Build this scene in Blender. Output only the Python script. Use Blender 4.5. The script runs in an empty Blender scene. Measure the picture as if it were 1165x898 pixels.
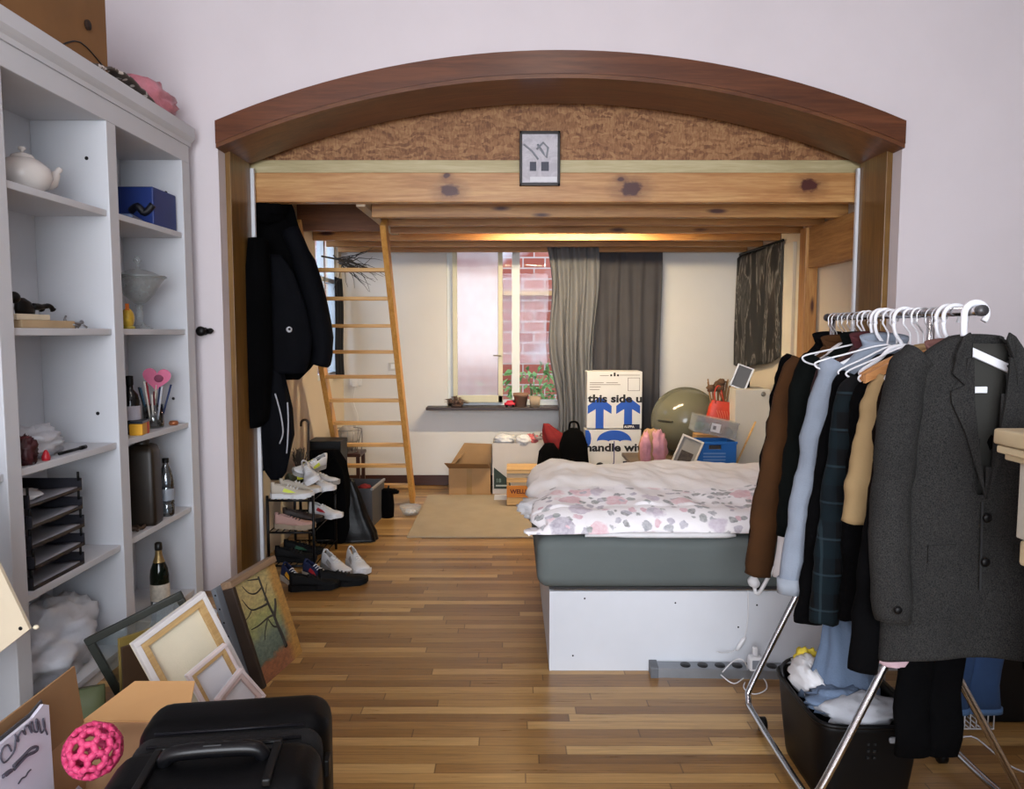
P_STRIP, P_DAY, P_CEIL, W_STR, EXPO = 66, 310, 14, 7.0, -0.47
import bpy, bmesh, math, random
from mathutils import Vector, Matrix, noise, Euler
random.seed(11)
C = bpy.context.scene.collection
PI = math.pi
FPX, CH = 870.0, 1.5
TILT = math.atan(71 / FPX)

# ---------- measuring: a sight line of the photo met with a known plane ----------
def _ray(px, py):
    a = (px - 582.5) / FPX; b = (449 - py) / FPX
    return Vector((a, math.cos(TILT) + b * math.sin(TILT), -math.sin(TILT) + b * math.cos(TILT)))
def fl(px, py, z=0.0):
    d = _ray(px, py); s = (z - CH) / d.z
    return Vector((d.x * s, d.y * s, z))
def at(px, py, Y):
    d = _ray(px, py); s = Y / d.y
    return Vector((d.x * s, Y, CH + d.z * s))
def atx(px, py, X):
    d = _ray(px, py); s = X / d.x
    return Vector((X, d.y * s, CH + d.z * s))

# ---------- materials ----------
def lin(h):
    h = h.lstrip('#'); o = []
    for i in (0, 2, 4):
        c = int(h[i:i+2], 16) / 255
        o.append(c / 12.92 if c <= 0.04045 else ((c + 0.055) / 1.055) ** 2.4)
    return (o[0], o[1], o[2], 1)
_mats = {}
class NT:
    def __init__(s, name):
        s.m = bpy.data.materials.new(name); s.m.use_nodes = True
        s.t = s.m.node_tree; s.b = s.t.nodes['Principled BSDF']
        s.tc = None
    def n(s, kind, **kw):
        nd = s.t.nodes.new(kind)
        for k, v in kw.items():
            if k.startswith('i_'):
                key = k[2:]
                key = int(key) if key.isdigit() else key
                nd.inputs[key].default_value = v
            else: setattr(nd, k, v)
        return nd
    def l(s, a, b): s.t.links.new(a, b)
    def co(s, kind='Object', scale=(1,1,1), loc=(0,0,0), rot=(0,0,0)):
        if s.tc is None: s.tc = s.n('ShaderNodeTexCoord')
        mp = s.n('ShaderNodeMapping'); mp.inputs['Scale'].default_value = scale
        mp.inputs['Location'].default_value = loc; mp.inputs['Rotation'].default_value = rot
        s.l(s.tc.outputs[kind], mp.inputs['Vector']); return mp.outputs[0]
    def noise(s, vec, scale, detail=4, rough=0.55, dist=0):
        nd = s.n('ShaderNodeTexNoise'); nd.inputs['Scale'].default_value = scale
        nd.inputs['Detail'].default_value = detail; nd.inputs['Roughness'].default_value = rough
        nd.inputs['Distortion'].default_value = dist
        s.l(vec, nd.inputs['Vector']); return nd
    def ramp(s, fac, stops, interp='LINEAR'):
        r = s.n('ShaderNodeValToRGB'); r.color_ramp.interpolation = interp
        e = r.color_ramp.elements
        while len(e) < len(stops): e.new(0.5)
        for el, (p, c) in zip(e, stops):
            el.position = p; el.color = lin(c) if isinstance(c, str) else c
        s.l(fac, r.inputs[0]); return r.outputs[0]
    def mix(s, fac, a, b, mode='MIX'):
        m = s.n('ShaderNodeMix', data_type='RGBA', blend_type=mode)
        for v, i in ((fac, 0), (a, 6), (b, 7)):
            if hasattr(v, 'is_linked') or hasattr(v, 'links'): s.l(v, m.inputs[i])
            elif isinstance(v, str): m.inputs[i].default_value = lin(v)
            else: m.inputs[i].default_value = v
        return m.outputs[2]
    def math(s, op, a, b=None, c=None):
        m = s.n('ShaderNodeMath', operation=op)
        for i, v in enumerate((a, b, c)):
            if v is None: continue
            if hasattr(v, 'links'): s.l(v, m.inputs[i])
            else: m.inputs[i].default_value = v
        return m.outputs[0]
    def bump(s, h, strength=0.3, dist=0.01):
        b = s.n('ShaderNodeBump'); b.inputs['Strength'].default_value = strength
        b.inputs['Distance'].default_value = dist
        s.l(h, b.inputs['Height']); s.l(b.outputs[0], s.b.inputs['Normal'])

def M(name, col, rough=0.6, metal=0.0, var=0.12, vs=6.0, bump=0.0, bs=60.0, stretch=(1,1,1), trans=0.0,
      ior=1.45, alpha=1.0, sheen=0.0, spec=0.5, emit=None, es=0.0):
    if name in _mats: return _mats[name]
    t = NT(name); b = t.b
    b.inputs['Roughness'].default_value = rough; b.inputs['Metallic'].default_value = metal
    b.inputs['IOR'].default_value = ior
    b.inputs['Specular IOR Level'].default_value = spec
    if trans: b.inputs['Transmission Weight'].default_value = trans
    if alpha < 1: b.inputs['Alpha'].default_value = alpha
    if sheen: b.inputs['Sheen Weight'].default_value = sheen
    v = t.co(scale=stretch)
    n = t.noise(v, vs)
    c = lin(col)
    d = tuple(max(0, x * (1 - var)) for x in c[:3]) + (1,)
    e = tuple(min(1, x * (1 + var)) for x in c[:3]) + (1,)
    t.l(t.ramp(n.outputs[0], [(0.3, d), (0.7, e)]), b.inputs['Base Color'])
    if bump:
        n2 = t.noise(v, bs, 3); t.bump(n2.outputs[0], bump)
    if emit: b.inputs['Emission Color'].default_value = lin(emit); b.inputs['Emission Strength'].default_value = es
    _mats[name] = t.m
    return t.m

def glass_mat(name, tint='#eef4f4', mixf=0.8, rough=0.02, k=0.9):
    t = NT(name); t.t.nodes.remove(t.b)
    out = t.t.nodes['Material Output']
    tr = t.n('ShaderNodeBsdfTransparent'); tr.inputs[0].default_value = lin(tint)
    gl = t.n('ShaderNodeBsdfGlossy'); gl.inputs['Roughness'].default_value = rough
    lw = t.n('ShaderNodeLayerWeight'); lw.inputs[0].default_value = 0.35
    f = t.math('MULTIPLY_ADD', lw.outputs['Fresnel'], k, max(0.0, 0.9 - mixf) * .4)
    mx = t.n('ShaderNodeMixShader'); t.l(f, mx.inputs[0]); t.l(tr.outputs[0], mx.inputs[1]); t.l(gl.outputs[0], mx.inputs[2])
    t.l(mx.outputs[0], out.inputs[0]); return t.m

def wood(name, cols, axis='X', rough=0.45, grain=1.0, knots=(), vknots=True, bump=0.08):
    """pale or dark timber, grain along axis; knots: (x, y, z, r) in object space"""
    t = NT(name); t.b.inputs['Roughness'].default_value = rough
    st = {'X': (0.5, 7, 7), 'Y': (7, 0.5, 7), 'Z': (7, 7, 0.5)}[axis]
    v = t.co(scale=st)
    n = t.noise(v, 2.2 * grain, 5, 0.6, 1.2)
    w = t.noise(t.co(scale=tuple(x * 3 for x in st)), 5.0 * grain, 4, 0.6)
    f = t.math('MULTIPLY_ADD', w.outputs[0], 0.45, t.math('MULTIPLY', n.outputs[0], 0.75))
    col = t.ramp(f, [(0.35, cols[0]), (0.55, cols[1]), (0.75, cols[2])])
    kc = cols[3] if len(cols) > 3 else None
    if kc and vknots:
        st2 = {'X': (1.0, 4, 4), 'Y': (4, 1.0, 4), 'Z': (4, 4, 1.0)}[axis]
        vo = t.n('ShaderNodeTexVoronoi'); vo.inputs['Scale'].default_value = 1.9
        t.l(t.co(scale=st2), vo.inputs['Vector'])
        col = t.mix(t.ramp(vo.outputs['Distance'], [(0.07, '#ffffff'), (0.16, '#000000')]), col, kc)
    for (kx, ky, kz, kr) in knots:
        sc = {'X': (1 / (kr * 1.5), 0.01, 1 / kr)}[axis]
        vv = t.co(scale=sc, loc=(-kx * sc[0], 0, -kz * sc[2]))
        ln = t.n('ShaderNodeVectorMath', operation='LENGTH'); t.l(vv, ln.inputs[0])
        wob = t.math('MULTIPLY_ADD', t.noise(t.co(scale=(1, 1, 1.6)), 24, 3).outputs[0], .44, t.math('MULTIPLY_ADD', ln.outputs['Value'], .4, -.22))
        col = t.mix(t.math('MULTIPLY', t.ramp(wob, [(.4, '#ffffff'), (.95, '#000000')]), .4), col, kc)
        col = t.mix(t.ramp(wob, [(0.28, '#ffffff'), (.42, '#000000')]), col, kc)
    t.l(col, t.b.inputs['Base Color'])
    if bump: t.bump(w.outputs[0], bump)
    return t.m

# ---------- mesh builder ----------
class MB:
    def __init__(s): s.bm = bmesh.new(); s.mi = 0
    def _fin(s, faces, smooth=False):
        for f in faces: f.material_index = s.mi; f.smooth = smooth
        return s
    def box(s, x0, x1, y0, y1, z0, z1, bev=0.0, mat=None, seg=2):
        r = bmesh.ops.create_cube(s.bm, size=1)
        vs = r['verts']
        for v in vs:
            v.co = Vector((x0 + (v.co.x + .5) * (x1 - x0), y0 + (v.co.y + .5) * (y1 - y0), z0 + (v.co.z + .5) * (z1 - z0)))
        fs = list({f for v in vs for f in v.link_faces})
        if bev:
            es = list({e for v in vs for e in v.link_edges})
            g = bmesh.ops.bevel(s.bm, geom=es, offset=bev, segments=seg, affect='EDGES', profile=0.5)
            fs = list({f for v in g['verts'] for f in v.link_faces} | {f for f in g['faces']})
            vs = list({v for f in fs for v in f.verts})
        if mat is not None:
            for v in vs: v.co = mat @ v.co
        return s._fin(fs, bool(bev) and seg > 2)
    def bar(s, p0, p1, w, h, up=(0,0,1), bev=0.0):
        p0, p1 = Vector(p0), Vector(p1); d = p1 - p0; L = d.length; d.normalize()
        u = Vector(up); x = d.cross(u)
        if x.length < 1e-4: x = d.cross(Vector((1,0,0)))
        x.normalize(); z = x.cross(d).normalized()
        m = Matrix((x, d, z)).transposed().to_4x4(); m.translation = p0
        return s.box(-w/2, w/2, 0, L, -h/2, h/2, bev, m)
    def tube(s, pts, r, n=8, closed=False, smooth=True, cap=True, rz=None):
        pts = [Vector(p) for p in pts]; N = len(pts)
        rr = r if isinstance(r, (list, tuple)) else [r] * N
        rings = []; prev = None
        for i, p in enumerate(pts):
            a = pts[(i - 1) % N] if (closed or i > 0) else p
            b = pts[(i + 1) % N] if (closed or i < N - 1) else p
            d = (b - a)
            if d.length < 1e-9: d = Vector((0,0,1))
            d.normalize()
            if prev is None:
                x = d.orthogonal().normalized()
            else:
                x = prev - d * prev.dot(d)
                x = x.normalized() if x.length > 1e-6 else d.orthogonal().normalized()
            prev = x; y = d.cross(x)
            rings.append([s.bm.verts.new(p + (x * math.cos(2*PI*k/n) + y * math.sin(2*PI*k/n)) * rr[i]) for k in range(n)])
        fs = []
        for i in range(N if closed else N - 1):
            A, B = rings[i], rings[(i + 1) % N]
            for k in range(n):
                fs.append(s.bm.faces.new((A[k], A[(k+1) % n], B[(k+1) % n], B[k])))
        if cap and not closed:
            fs.append(s.bm.faces.new(rings[0][::-1])); fs.append(s.bm.faces.new(rings[-1]))
        return s._fin(fs, smooth)
    def cyl(s, p0, p1, r0, r1=None, n=16, smooth=True):
        return s.tube([p0, p1], [r0, r0 if r1 is None else r1], n, smooth=smooth)
    def lathe(s, prof, n=24, c=(0,0,0), sx=1, sy=1, smooth=True):
        c = Vector(c); rings = []
        for (r, z) in prof:
            if r < 1e-5: rings.append([s.bm.verts.new(c + Vector((0, 0, z)))])
            else: rings.append([s.bm.verts.new(c + Vector((r*sx*math.cos(2*PI*k/n), r*sy*math.sin(2*PI*k/n), z))) for k in range(n)])
        fs = []
        for A, B in zip(rings, rings[1:]):
            for k in range(n):
                a, b = A[k % len(A)], A[(k+1) % len(A)]; d, e = B[k % len(B)], B[(k+1) % len(B)]
                q = [a, b, e, d]; u = []
                for v in q:
                    if v not in u: u.append(v)
                if len(u) >= 3:
                    try: fs.append(s.bm.faces.new(u))
                    except ValueError: pass
        return s._fin(fs, smooth)
    def prism(s, poly, d0, d1, plane='XZ', mat=None):
        def P(u, v, d): return {'XZ': Vector((u, d, v)), 'XY': Vector((u, v, d)), 'YZ': Vector((d, u, v))}[plane]
        A = [s.bm.verts.new(P(u, v, d0)) for u, v in poly]; B = [s.bm.verts.new(P(u, v, d1)) for u, v in poly]
        if mat is not None:
            for v in A + B: v.co = mat @ v.co
        fs = [s.bm.faces.new(A), s.bm.faces.new(B[::-1])]; n = len(poly)
        for i in range(n): fs.append(s.bm.faces.new((A[i], B[i], B[(i+1) % n], A[(i+1) % n])))
        return s._fin(fs)
    def grid(s, fn, nu, nv, wrap=False, skip=None, smooth=True):
        cols = nu if wrap else nu + 1
        V = [[s.bm.verts.new(Vector(fn(i / nu, j / nv))) for i in range(cols)] for j in range(nv + 1)]
        fs = []
        for j in range(nv):
            for i in range(nu):
                if skip and skip((i + .5) / nu, (j + .5) / nv): continue
                fs.append(s.bm.faces.new((V[j][i], V[j][(i+1) % cols], V[j+1][(i+1) % cols], V[j+1][i])))
        return s._fin(fs, smooth)
    def ball(s, c, r, n=16, sq=None, mat=None):
        r3 = r if isinstance(r, (tuple, list)) else (r, r, r)
        g = bmesh.ops.create_uvsphere(s.bm, u_segments=n, v_segments=max(6, n * 2 // 3), radius=1)
        for v in g['verts']:
            p = Vector((v.co.x * r3[0], v.co.y * r3[1], v.co.z * r3[2]))
            if mat is not None: p = mat @ p
            v.co = p + Vector(c)
        return s._fin(list({f for v in g['verts'] for f in v.link_faces}), True)
    def blob(s, c, r, amp=0.15, freq=6.0, n=32, seed=0.0, flat=None):
        """soft crumpled lump"""
        r3 = r if isinstance(r, (tuple, list)) else (r, r, r)
        g = bmesh.ops.create_uvsphere(s.bm, u_segments=n, v_segments=n * 2 // 3, radius=1)
        for v in g['verts']:
            u = v.co.copy()
            k = 1 + amp * noise.turbulence(u * freq * 0.35 + Vector((seed, seed * .7, 0)), 3, False)
            p = Vector((u.x * r3[0] * k, u.y * r3[1] * k, u.z * r3[2] * k))
            p = p + Vector(c)
            if flat is not None: p.z = max(p.z, flat)
            v.co = p
        return s._fin(list({f for v in g['verts'] for f in v.link_faces}), True)
    def loft(s, rings, n=24, smooth=True, cap=True, power=2.0, wob=0.0, seed=0.0, wf=5.0):
        """rings: (centre xyz, rx, ry) stacked; superellipse sections with folds"""
        R = []
        for (c, rx, ry) in rings:
            c = Vector(c); ring = []
            for k in range(n):
                a = 2 * PI * k / n
                ca, sa = math.cos(a), math.sin(a)
                x = math.copysign(abs(ca) ** (2 / power), ca); y = math.copysign(abs(sa) ** (2 / power), sa)
                f = 1.0
                if wob: f += wob * noise.noise(Vector((ca * wf * .5 + seed, sa * wf * .5, c.z * 2.2 + seed))) + wob * .5 * math.sin(a * wf + seed * 3 + c.z * 4)
                ring.append(s.bm.verts.new(c + Vector((x * rx * f, y * ry * f, 0))))
            R.append(ring)
        fs = []
        for A, B in zip(R, R[1:]):
            for k in range(n): fs.append(s.bm.faces.new((A[k], A[(k+1) % n], B[(k+1) % n], B[k])))
        if cap: fs.append(s.bm.faces.new(R[0])); fs.append(s.bm.faces.new(R[-1][::-1]))
        return s._fin(fs, smooth)
    def xf(s, m):
        for v in s.bm.verts: v.co = m @ v.co
        return s
    def build(s, name, mats, parent=None, loc=None, rot=None, origin=None, label=None, clip=None):
        bm = s.bm
        if origin is not None: bmesh.ops.translate(bm, verts=bm.verts, vec=-Vector(origin))
        bmesh.ops.recalc_face_normals(bm, faces=bm.faces)
        me = bpy.data.meshes.new(name); bm.to_mesh(me); bm.free()
        for m in (mats if isinstance(mats, (list, tuple)) else [mats]): me.materials.append(m)
        o = bpy.data.objects.new(name, me); C.objects.link(o)
        if parent is not None: o.parent = parent
        if loc is not None: o.location = loc
        elif origin is not None and parent is None: o.location = origin
        if rot is not None: o.rotation_euler = rot
        if label: o['label'] = label
        return o

def tag(o, label, cat, group=None, kind=None):
    o['label'] = label; o['category'] = cat
    if group: o['group'] = group
    if kind: o['kind'] = kind
    return o
def thing(name, label, cat, loc=(0,0,0), rz=0.0, group=None, rot=None):
    o = bpy.data.objects.new(name, None); C.objects.link(o)
    o.empty_display_size = 0.05
    o.location = loc; o.rotation_euler = rot if rot else (0, 0, rz)
    return tag(o, label, cat, group)
def struct(o):
    o['kind'] = 'structure'; return o
def copy_tree(o, loc=None, rz=None, rot=None, label=None, group=None, parent=None, mat=None):
    c = o.copy(); C.objects.link(c)
    if parent is not None: c.parent = parent
    if loc is not None: c.location = loc
    if rz is not None: c.rotation_euler = (0, 0, rz)
    if rot is not None: c.rotation_euler = rot
    if label: c['label'] = label
    if group: c['group'] = group
    for ch in list(o.children): copy_tree(ch, parent=c)
    return c
def recolor(o, old, new):
    """give a copied part its own mesh with another material"""
    for ch in [o] + list(o.children):
        if ch.type == 'MESH' and any(m == old for m in ch.data.materials):
            ch.data = ch.data.copy()
            for i, m in enumerate(ch.data.materials):
                if m == old: ch.data.materials[i] = new
def text_mb(txt, size, depth=0.001, bold=0.0, clipx=None, sx=1.0):
    """lettering as a mesh in XZ, facing -Y"""
    cu = bpy.data.curves.new('t', 'FONT'); cu.body = txt; cu.size = size; cu.extrude = depth; cu.offset = bold; cu.resolution_u = 3
    o = bpy.data.objects.new('t', cu); C.objects.link(o)
    dg = bpy.context.evaluated_depsgraph_get()
    me = bpy.data.meshes.new_from_object(o.evaluated_get(dg))
    mb = MB(); mb.bm.from_mesh(me)
    C.objects.unlink(o); bpy.data.objects.remove(o); bpy.data.curves.remove(cu); bpy.data.meshes.remove(me)
    mb.xf(Matrix.Rotation(PI/2, 4, 'X') @ Matrix.Diagonal((sx, 1, 1, 1)))
    if clipx is not None:
        bm = mb.bm
        bmesh.ops.bisect_plane(bm, geom=list(bm.verts)+list(bm.edges)+list(bm.faces), plane_co=(clipx,0,0), plane_no=(1,0,0), clear_outer=True)
    for f in mb.bm.faces: f.material_index = 0
    return mb
def arc(c, r, a0, a1, n=10, plane='XZ'):
    out = []
    for i in range(n + 1):
        a = math.radians(a0 + (a1 - a0) * i / n); u, v = r * math.cos(a), r * math.sin(a)
        out.append({'XZ': Vector((c[0]+u, c[1], c[2]+v)), 'XY': Vector((c[0]+u, c[1]+v, c[2])), 'YZ': Vector((c[0], c[1]+u, c[2]+v))}[plane])
    return out
def smooth_path(pts, k=4):
    pts = [Vector(p) for p in pts]; out = []
    for i in range(len(pts) - 1):
        p0 = pts[max(0, i-1)]; p1 = pts[i]; p2 = pts[i+1]; p3 = pts[min(len(pts)-1, i+2)]
        for j in range(k):
            t = j / k
            out.append(0.5 * ((2*p1) + (p2-p0)*t + (2*p0-5*p1+4*p2-p3)*t*t + (3*p1-p0-3*p2+p3)*t**3))
    out.append(pts[-1]); return out
def rotm(rx=0, ry=0, rz=0, loc=(0,0,0)):
    return Matrix.Translation(loc) @ Euler((rx, ry, rz)).to_matrix().to_4x4()
# ================= shared materials =================
WHITE = M('white_paint', '#d9dbe0', 0.5, var=0.03, vs=3)
SHELFW = M('shelf_white', '#c6c8cd', 0.5, var=0.04, vs=2)
BLACKF = M('black_fabric', '#060607', 0.95, var=0.3, bump=0.2, bs=90, spec=0.06)
BLACKP = M('black_plastic', '#060607', 0.45, var=0.15, spec=.25)
NAVYF = M('navy_fabric', '#0a0c14', 0.9, var=0.3, bump=0.2, bs=80, spec=0.08)
CHROME = M('chrome', '#c9c9cc', 0.22, 1.0, var=0.05)
DARKMET = M('black_metal', '#141416', 0.4, 0.6, var=0.1)
CARD = M('cardboard', '#a5825a', 0.85, var=0.1, vs=5, bump=0.05, bs=30)
CARDL = M('cardboard_light', '#c79a66', 0.8, var=0.06, vs=4)
WHITEP = M('white_plastic', '#dcdcde', 0.4, var=0.03)
WCLOTH = M('white_cloth', '#d8d8da', 0.85, var=0.06, bump=0.15, bs=40)
BAGPL = M('thin_white_bag', '#d5d8e0', 0.3, var=0.08, vs=12, trans=0.25, bump=0.3, bs=25)
GLASS = glass_mat('clear_glass', '#e8eeee', 0.72)
WGLASS = glass_mat('window_glass', '#f4f8ff', 0.9, k=.25)
CREAM = M('cream_canvas', '#d8cfb6', 0.85, var=0.06, bump=0.1, bs=150)
PAPER = M('paper', '#d6d6da', 0.7, var=0.05)
INK = M('black_ink', '#17171c', 0.7, var=0.1)
BLUEINK = M('blue_ink', '#1d4fae', 0.6, var=0.05)
TANW = wood('pale_ply', ['#a9824f', '#c29a62', '#d3b07c'], 'X', 0.5)

def wall_mat(name, col, sc=1.5, var=0.035):
    return M(name, col, 0.75, var=var, vs=sc, bump=0.04, bs=35)
WALLF = wall_mat('wall_lilac_white', '#d2cacd')
WALLA = wall_mat('wall_alcove', '#d0cfce')
WALLW = wall_mat('wall_warm', '#d8cab4')

def floor_mat():
    t = NT('parquet'); b = t.b
    ROW, LEN = 0.058, 0.85
    sp = t.n('ShaderNodeSeparateXYZ'); t.l(t.co(), sp.inputs[0])
    row = t.math('FLOOR', t.math('DIVIDE', sp.outputs[1], ROW))
    w1 = t.n('ShaderNodeTexWhiteNoise', noise_dimensions='1D'); t.l(row, w1.inputs['W'])
    xs = t.math('ADD', t.math('DIVIDE', sp.outputs[0], LEN), t.math('MULTIPLY', w1.outputs['Value'], 7.0))
    colm = t.math('FLOOR', xs)
    cv = t.n('ShaderNodeCombineXYZ'); t.l(row, cv.inputs[0]); t.l(colm, cv.inputs[1])
    w2 = t.n('ShaderNodeTexWhiteNoise', noise_dimensions='2D'); t.l(cv.outputs[0], w2.inputs['Vector'])
    base = t.ramp(w2.outputs['Value'], [(0.0, '#845e33'), (0.3, '#9a713f'), (0.6, '#ab824b'), (0.85, '#ba9158'), (1.0, '#caa368')])
    g = t.noise(t.co(scale=(1.3, 30, 1)), 3.5, 5, 0.65, 0.6)
    c = t.mix(0.5, base, t.ramp(g.outputs[0], [(0.3, '#7a7a7a'), (0.7, '#ffffff')]), 'MULTIPLY')
    # joints
    fy = t.math('FRACT', t.math('DIVIDE', sp.outputs[1], ROW)); fx = t.math('FRACT', xs)
    jy = t.math('GREATER_THAN', t.math('ABSOLUTE', t.math('SUBTRACT', fy, 0.5)), 0.475)
    jx = t.math('GREATER_THAN', t.math('ABSOLUTE', t.math('SUBTRACT', fx, 0.5)), 0.497)
    j = t.math('MAXIMUM', jy, jx)
    c = t.mix(t.math('MULTIPLY', j, 0.55), c, '#3a2412')
    t.l(c, b.inputs['Base Color'])
    b.inputs['Specular IOR Level'].default_value = 0.45
    r = t.math('MULTIPLY_ADD', g.outputs[0], 0.16, 0.22); t.l(r, b.inputs['Roughness'])
    t.bump(t.math('MULTIPLY_ADD', j, -1.0, t.math('MULTIPLY', g.outputs[0], 0.3)), 0.12, 0.004)
    return t.m
def osb_mat():
    t = NT('osb_board'); t.b.inputs['Roughness'].default_value = 0.6
    vo = t.n('ShaderNodeTexVoronoi'); vo.inputs['Scale'].default_value = 34
    nn = t.noise(t.co(), 5, 3)
    add = t.n('ShaderNodeVectorMath', operation='MULTIPLY_ADD'); t.l(nn.outputs['Color'], add.inputs[0])
    add.inputs[1].default_value = (0.22, 0.22, 0.22); t.l(t.co(scale=(0.6, 1, 1.6), rot=(0, 0.5, 0)), add.inputs[2])
    t.l(add.outputs[0], vo.inputs['Vector'])
    vo2 = t.n('ShaderNodeTexVoronoi'); vo2.inputs['Scale'].default_value = 64
    t.l(t.co(scale=(1.8, 1, 0.6), rot=(0, 0.8, 0)), vo2.inputs['Vector'])
    s1 = t.n('ShaderNodeSeparateColor'); t.l(vo.outputs['Color'], s1.inputs[0])
    s2 = t.n('ShaderNodeSeparateColor'); t.l(vo2.outputs['Color'], s2.inputs[0])
    f = t.math('MULTIPLY_ADD', s1.outputs[0], 0.6, t.math('MULTIPLY', s2.outputs[1], 0.4))
    c = t.ramp(f, [(0.1, '#704728'), (0.35, '#8a5c37'), (0.6, '#9c6d45'), (0.9, '#b08356')])
    t.l(c, t.b.inputs['Base Color']); t.bump(f, 0.3, 0.004); return t.m
def brick_mat():
    t = NT('painted_brick'); t.b.inputs['Roughness'].default_value = 0.9
    b = t.n('ShaderNodeTexBrick'); t.l(t.co(rot=(-PI/2, 0, 0)), b.inputs['Vector'])
    b.inputs['Color1'].default_value = lin('#a0503e'); b.inputs['Color2'].default_value = lin('#bd7560')
    b.inputs['Mortar'].default_value = lin('#c9bcb2'); b.inputs['Scale'].default_value = 1
    b.inputs['Brick Width'].default_value = 0.26; b.inputs['Row Height'].default_value = 0.125; b.inputs['Mortar Size'].default_value = 0.008
    n = t.noise(t.co(scale=(0.55, 1, 0.8)), 1.6, 4)
    t.l(t.mix(t.ramp(n.outputs[0], [(0.52, '#000000'), (0.66, '#ffffff')]), b.outputs[0], '#d9d6d6'), t.b.inputs['Base Color'])
    return t.m
CASING = wood('mahogany_casing', ['#432210', '#552e18', '#683b21'], 'X', 0.32, 0.8, bump=0.03)
JAMBW = wood('jamb_wood', ['#523819', '#6a4a22', '#80602f'], 'Z', 0.3, 0.8, bump=0.03)
PINEC = ['#7d5026', '#9c6a35', '#b7874c', '#421708']
PINE = wood('pine_joist', PINEC, 'X', 0.45)
PINEY = wood('pine_joist_lengthwise', PINEC, 'Y', 0.45)
PINEZ = wood('pine_post', PINEC, 'Z', 0.45)
DARKW = M('dark_brown_wood', '#3a1c12', 0.45, var=0.2, stretch=(1, 8, 8))
WALNUT = M('window_ledge_wood', '#2a1a16', 0.4, var=0.2)

# ================= the room =================
YW, YI, YB = 4.34, 4.78, 7.43          # arch wall face, its back, far wall
XL, XR, AL, AR = -2.28, 3.3, -1.64, 2.21
ox0, ox1 = -1.632, 2.165                # opening
struct(MB().box(XL - .2, XR + .2, -2.6, YB + .2, -0.1, 0).build('floor', floor_mat()))
# arch wall with a cut opening: curve through both springs and the crown
def arch_z(x, zs=2.54, za=2.915):
    c = (ox0 + ox1) / 2; h = (ox1 - ox0) / 2; s = za - zs; R = (h*h + s*s) / (2*s)
    return za - R + math.sqrt(max(0, R*R - (x - c) ** 2))
H = 3.9
mb = MB()
mb.box(XL, ox0, YW, YI, 0, H); mb.box(ox1, XR, YW, YI, 0, H)
N = 28
top = [(ox0 + (ox1 - ox0) * i / N) for i in range(N + 1)]
mb.prism([(x, arch_z(x)) for x in top] + [(ox1, H), (ox0, H)], YW, YI)
struct(mb.build('wall_middle', WALLF))
struct(MB().box(XL - .15, XL, -2.5, YW, 0, H).build('wall_left', WALLF))
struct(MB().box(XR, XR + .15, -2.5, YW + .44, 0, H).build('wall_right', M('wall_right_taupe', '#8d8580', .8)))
mb = MB()
mb.box(XL, -1.6, -2.65, -2.5, 0, H); mb.box(2.4, XR, -2.65, -2.5, 0, H); mb.box(-1.6, 2.4, -2.65, -2.5, 0, 0.7); mb.box(-1.6, 2.4, -2.65, -2.5, 3.2, H)
struct(mb.build('wall_rear', M('wall_rear_taupe', '#7f7872', .8)))
mb = MB()
for x in (-1.6, -0.3, 1.05, 2.34): mb.box(x, x + .06, -2.6, -2.52, .7, 3.2)
mb.box(-1.6, 2.4, -2.6, -2.52, .7, .77); mb.box(-1.6, 2.4, -2.6, -2.52, 3.13, 3.2)
struct(mb.build('window_3', WHITE))
struct(MB().box(XL - .15, XR + .15, -2.6, YI, H, H + .1).build('ceiling', WALLF))
# alcove shell
wx0, wx1, wz0, wz1 = -0.63, 1.0, 0.785, 2.45
mb = MB()
mb.box(AL - .1, wx0, YB, YB + .25, 0, 3.6); mb.box(wx1, AR + .1, YB, YB + .25, 0, 3.6)
mb.box(wx0, wx1, YB, YB + .25, 0, wz0); mb.box(wx0, wx1, YB, YB + .25, wz1, 3.6)
struct(mb.build('wall_far', WALLA))
# alcove left wall with narrow window
lz0, lz1, ly0, ly1 = 1.08, 2.45, 6.45, 7.3
mb = MB()
mb.box(AL - .12, AL, YI, ly0, 0, 3.6); mb.box(AL - .12, AL, ly1, YB, 0, 3.6)
mb.box(AL - .12, AL, ly0, ly1, 0, lz0); mb.box(AL - .12, AL, ly0, ly1, lz1, 3.6)
struct(mb.build('wall_alcove_left', WALLW))
struct(MB().box(AR, AR + .12, YI, YB, 0, 3.6).build('wall_alcove_right', WALLW))
struct(MB().box(AL - .1, AR + .1, YI, YB + .2, 3.6, 3.7).build('ceiling_alcove', WALLA))
mb = MB(); mb.box(AL, AR, YB - .018, YB, 0, 0.1, 0.004)
struct(mb.build('baseboard_far', DARKW))
# arch casing and jamb linings (timber)
cz = [(ox0 + (ox1 - ox0) * i / 32) for i in range(33)]
def cas(x, dz): 
    return arch_z(min(max(x, ox0), ox1)) + dz
mb = MB()
poly = [(x, cas(x, -0.005)) for x in cz] + [(x, cas(x, 0.118)) for x in reversed(cz)]
mb.prism(poly, YW - .035, YW + .02)
struct(mb.build('trim_1', CASING, label='mahogany brown arch board on the wall over the opening'))
mb = MB()
mb.prism([(x, arch_z(x) - .028) for x in top] + [(x, arch_z(x)) for x in reversed(top)], YW - .03, YI)
struct(mb.build('trim_2', wood('mahogany_soffit', ['#46240f', '#5b3218', '#6f4423'], 'X', 0.35, 0.8, bump=0.03)))
struct(MB().box(ox0, ox0 + .03, YW + .10, YI - .005, 0, 2.53, .003).build('trim_3', JAMBW))
struct(MB().box(ox1 - .035, ox1, YW + .10, YI - .005, 0, 2.53, .003).build('trim_4', JAMBW))
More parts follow.
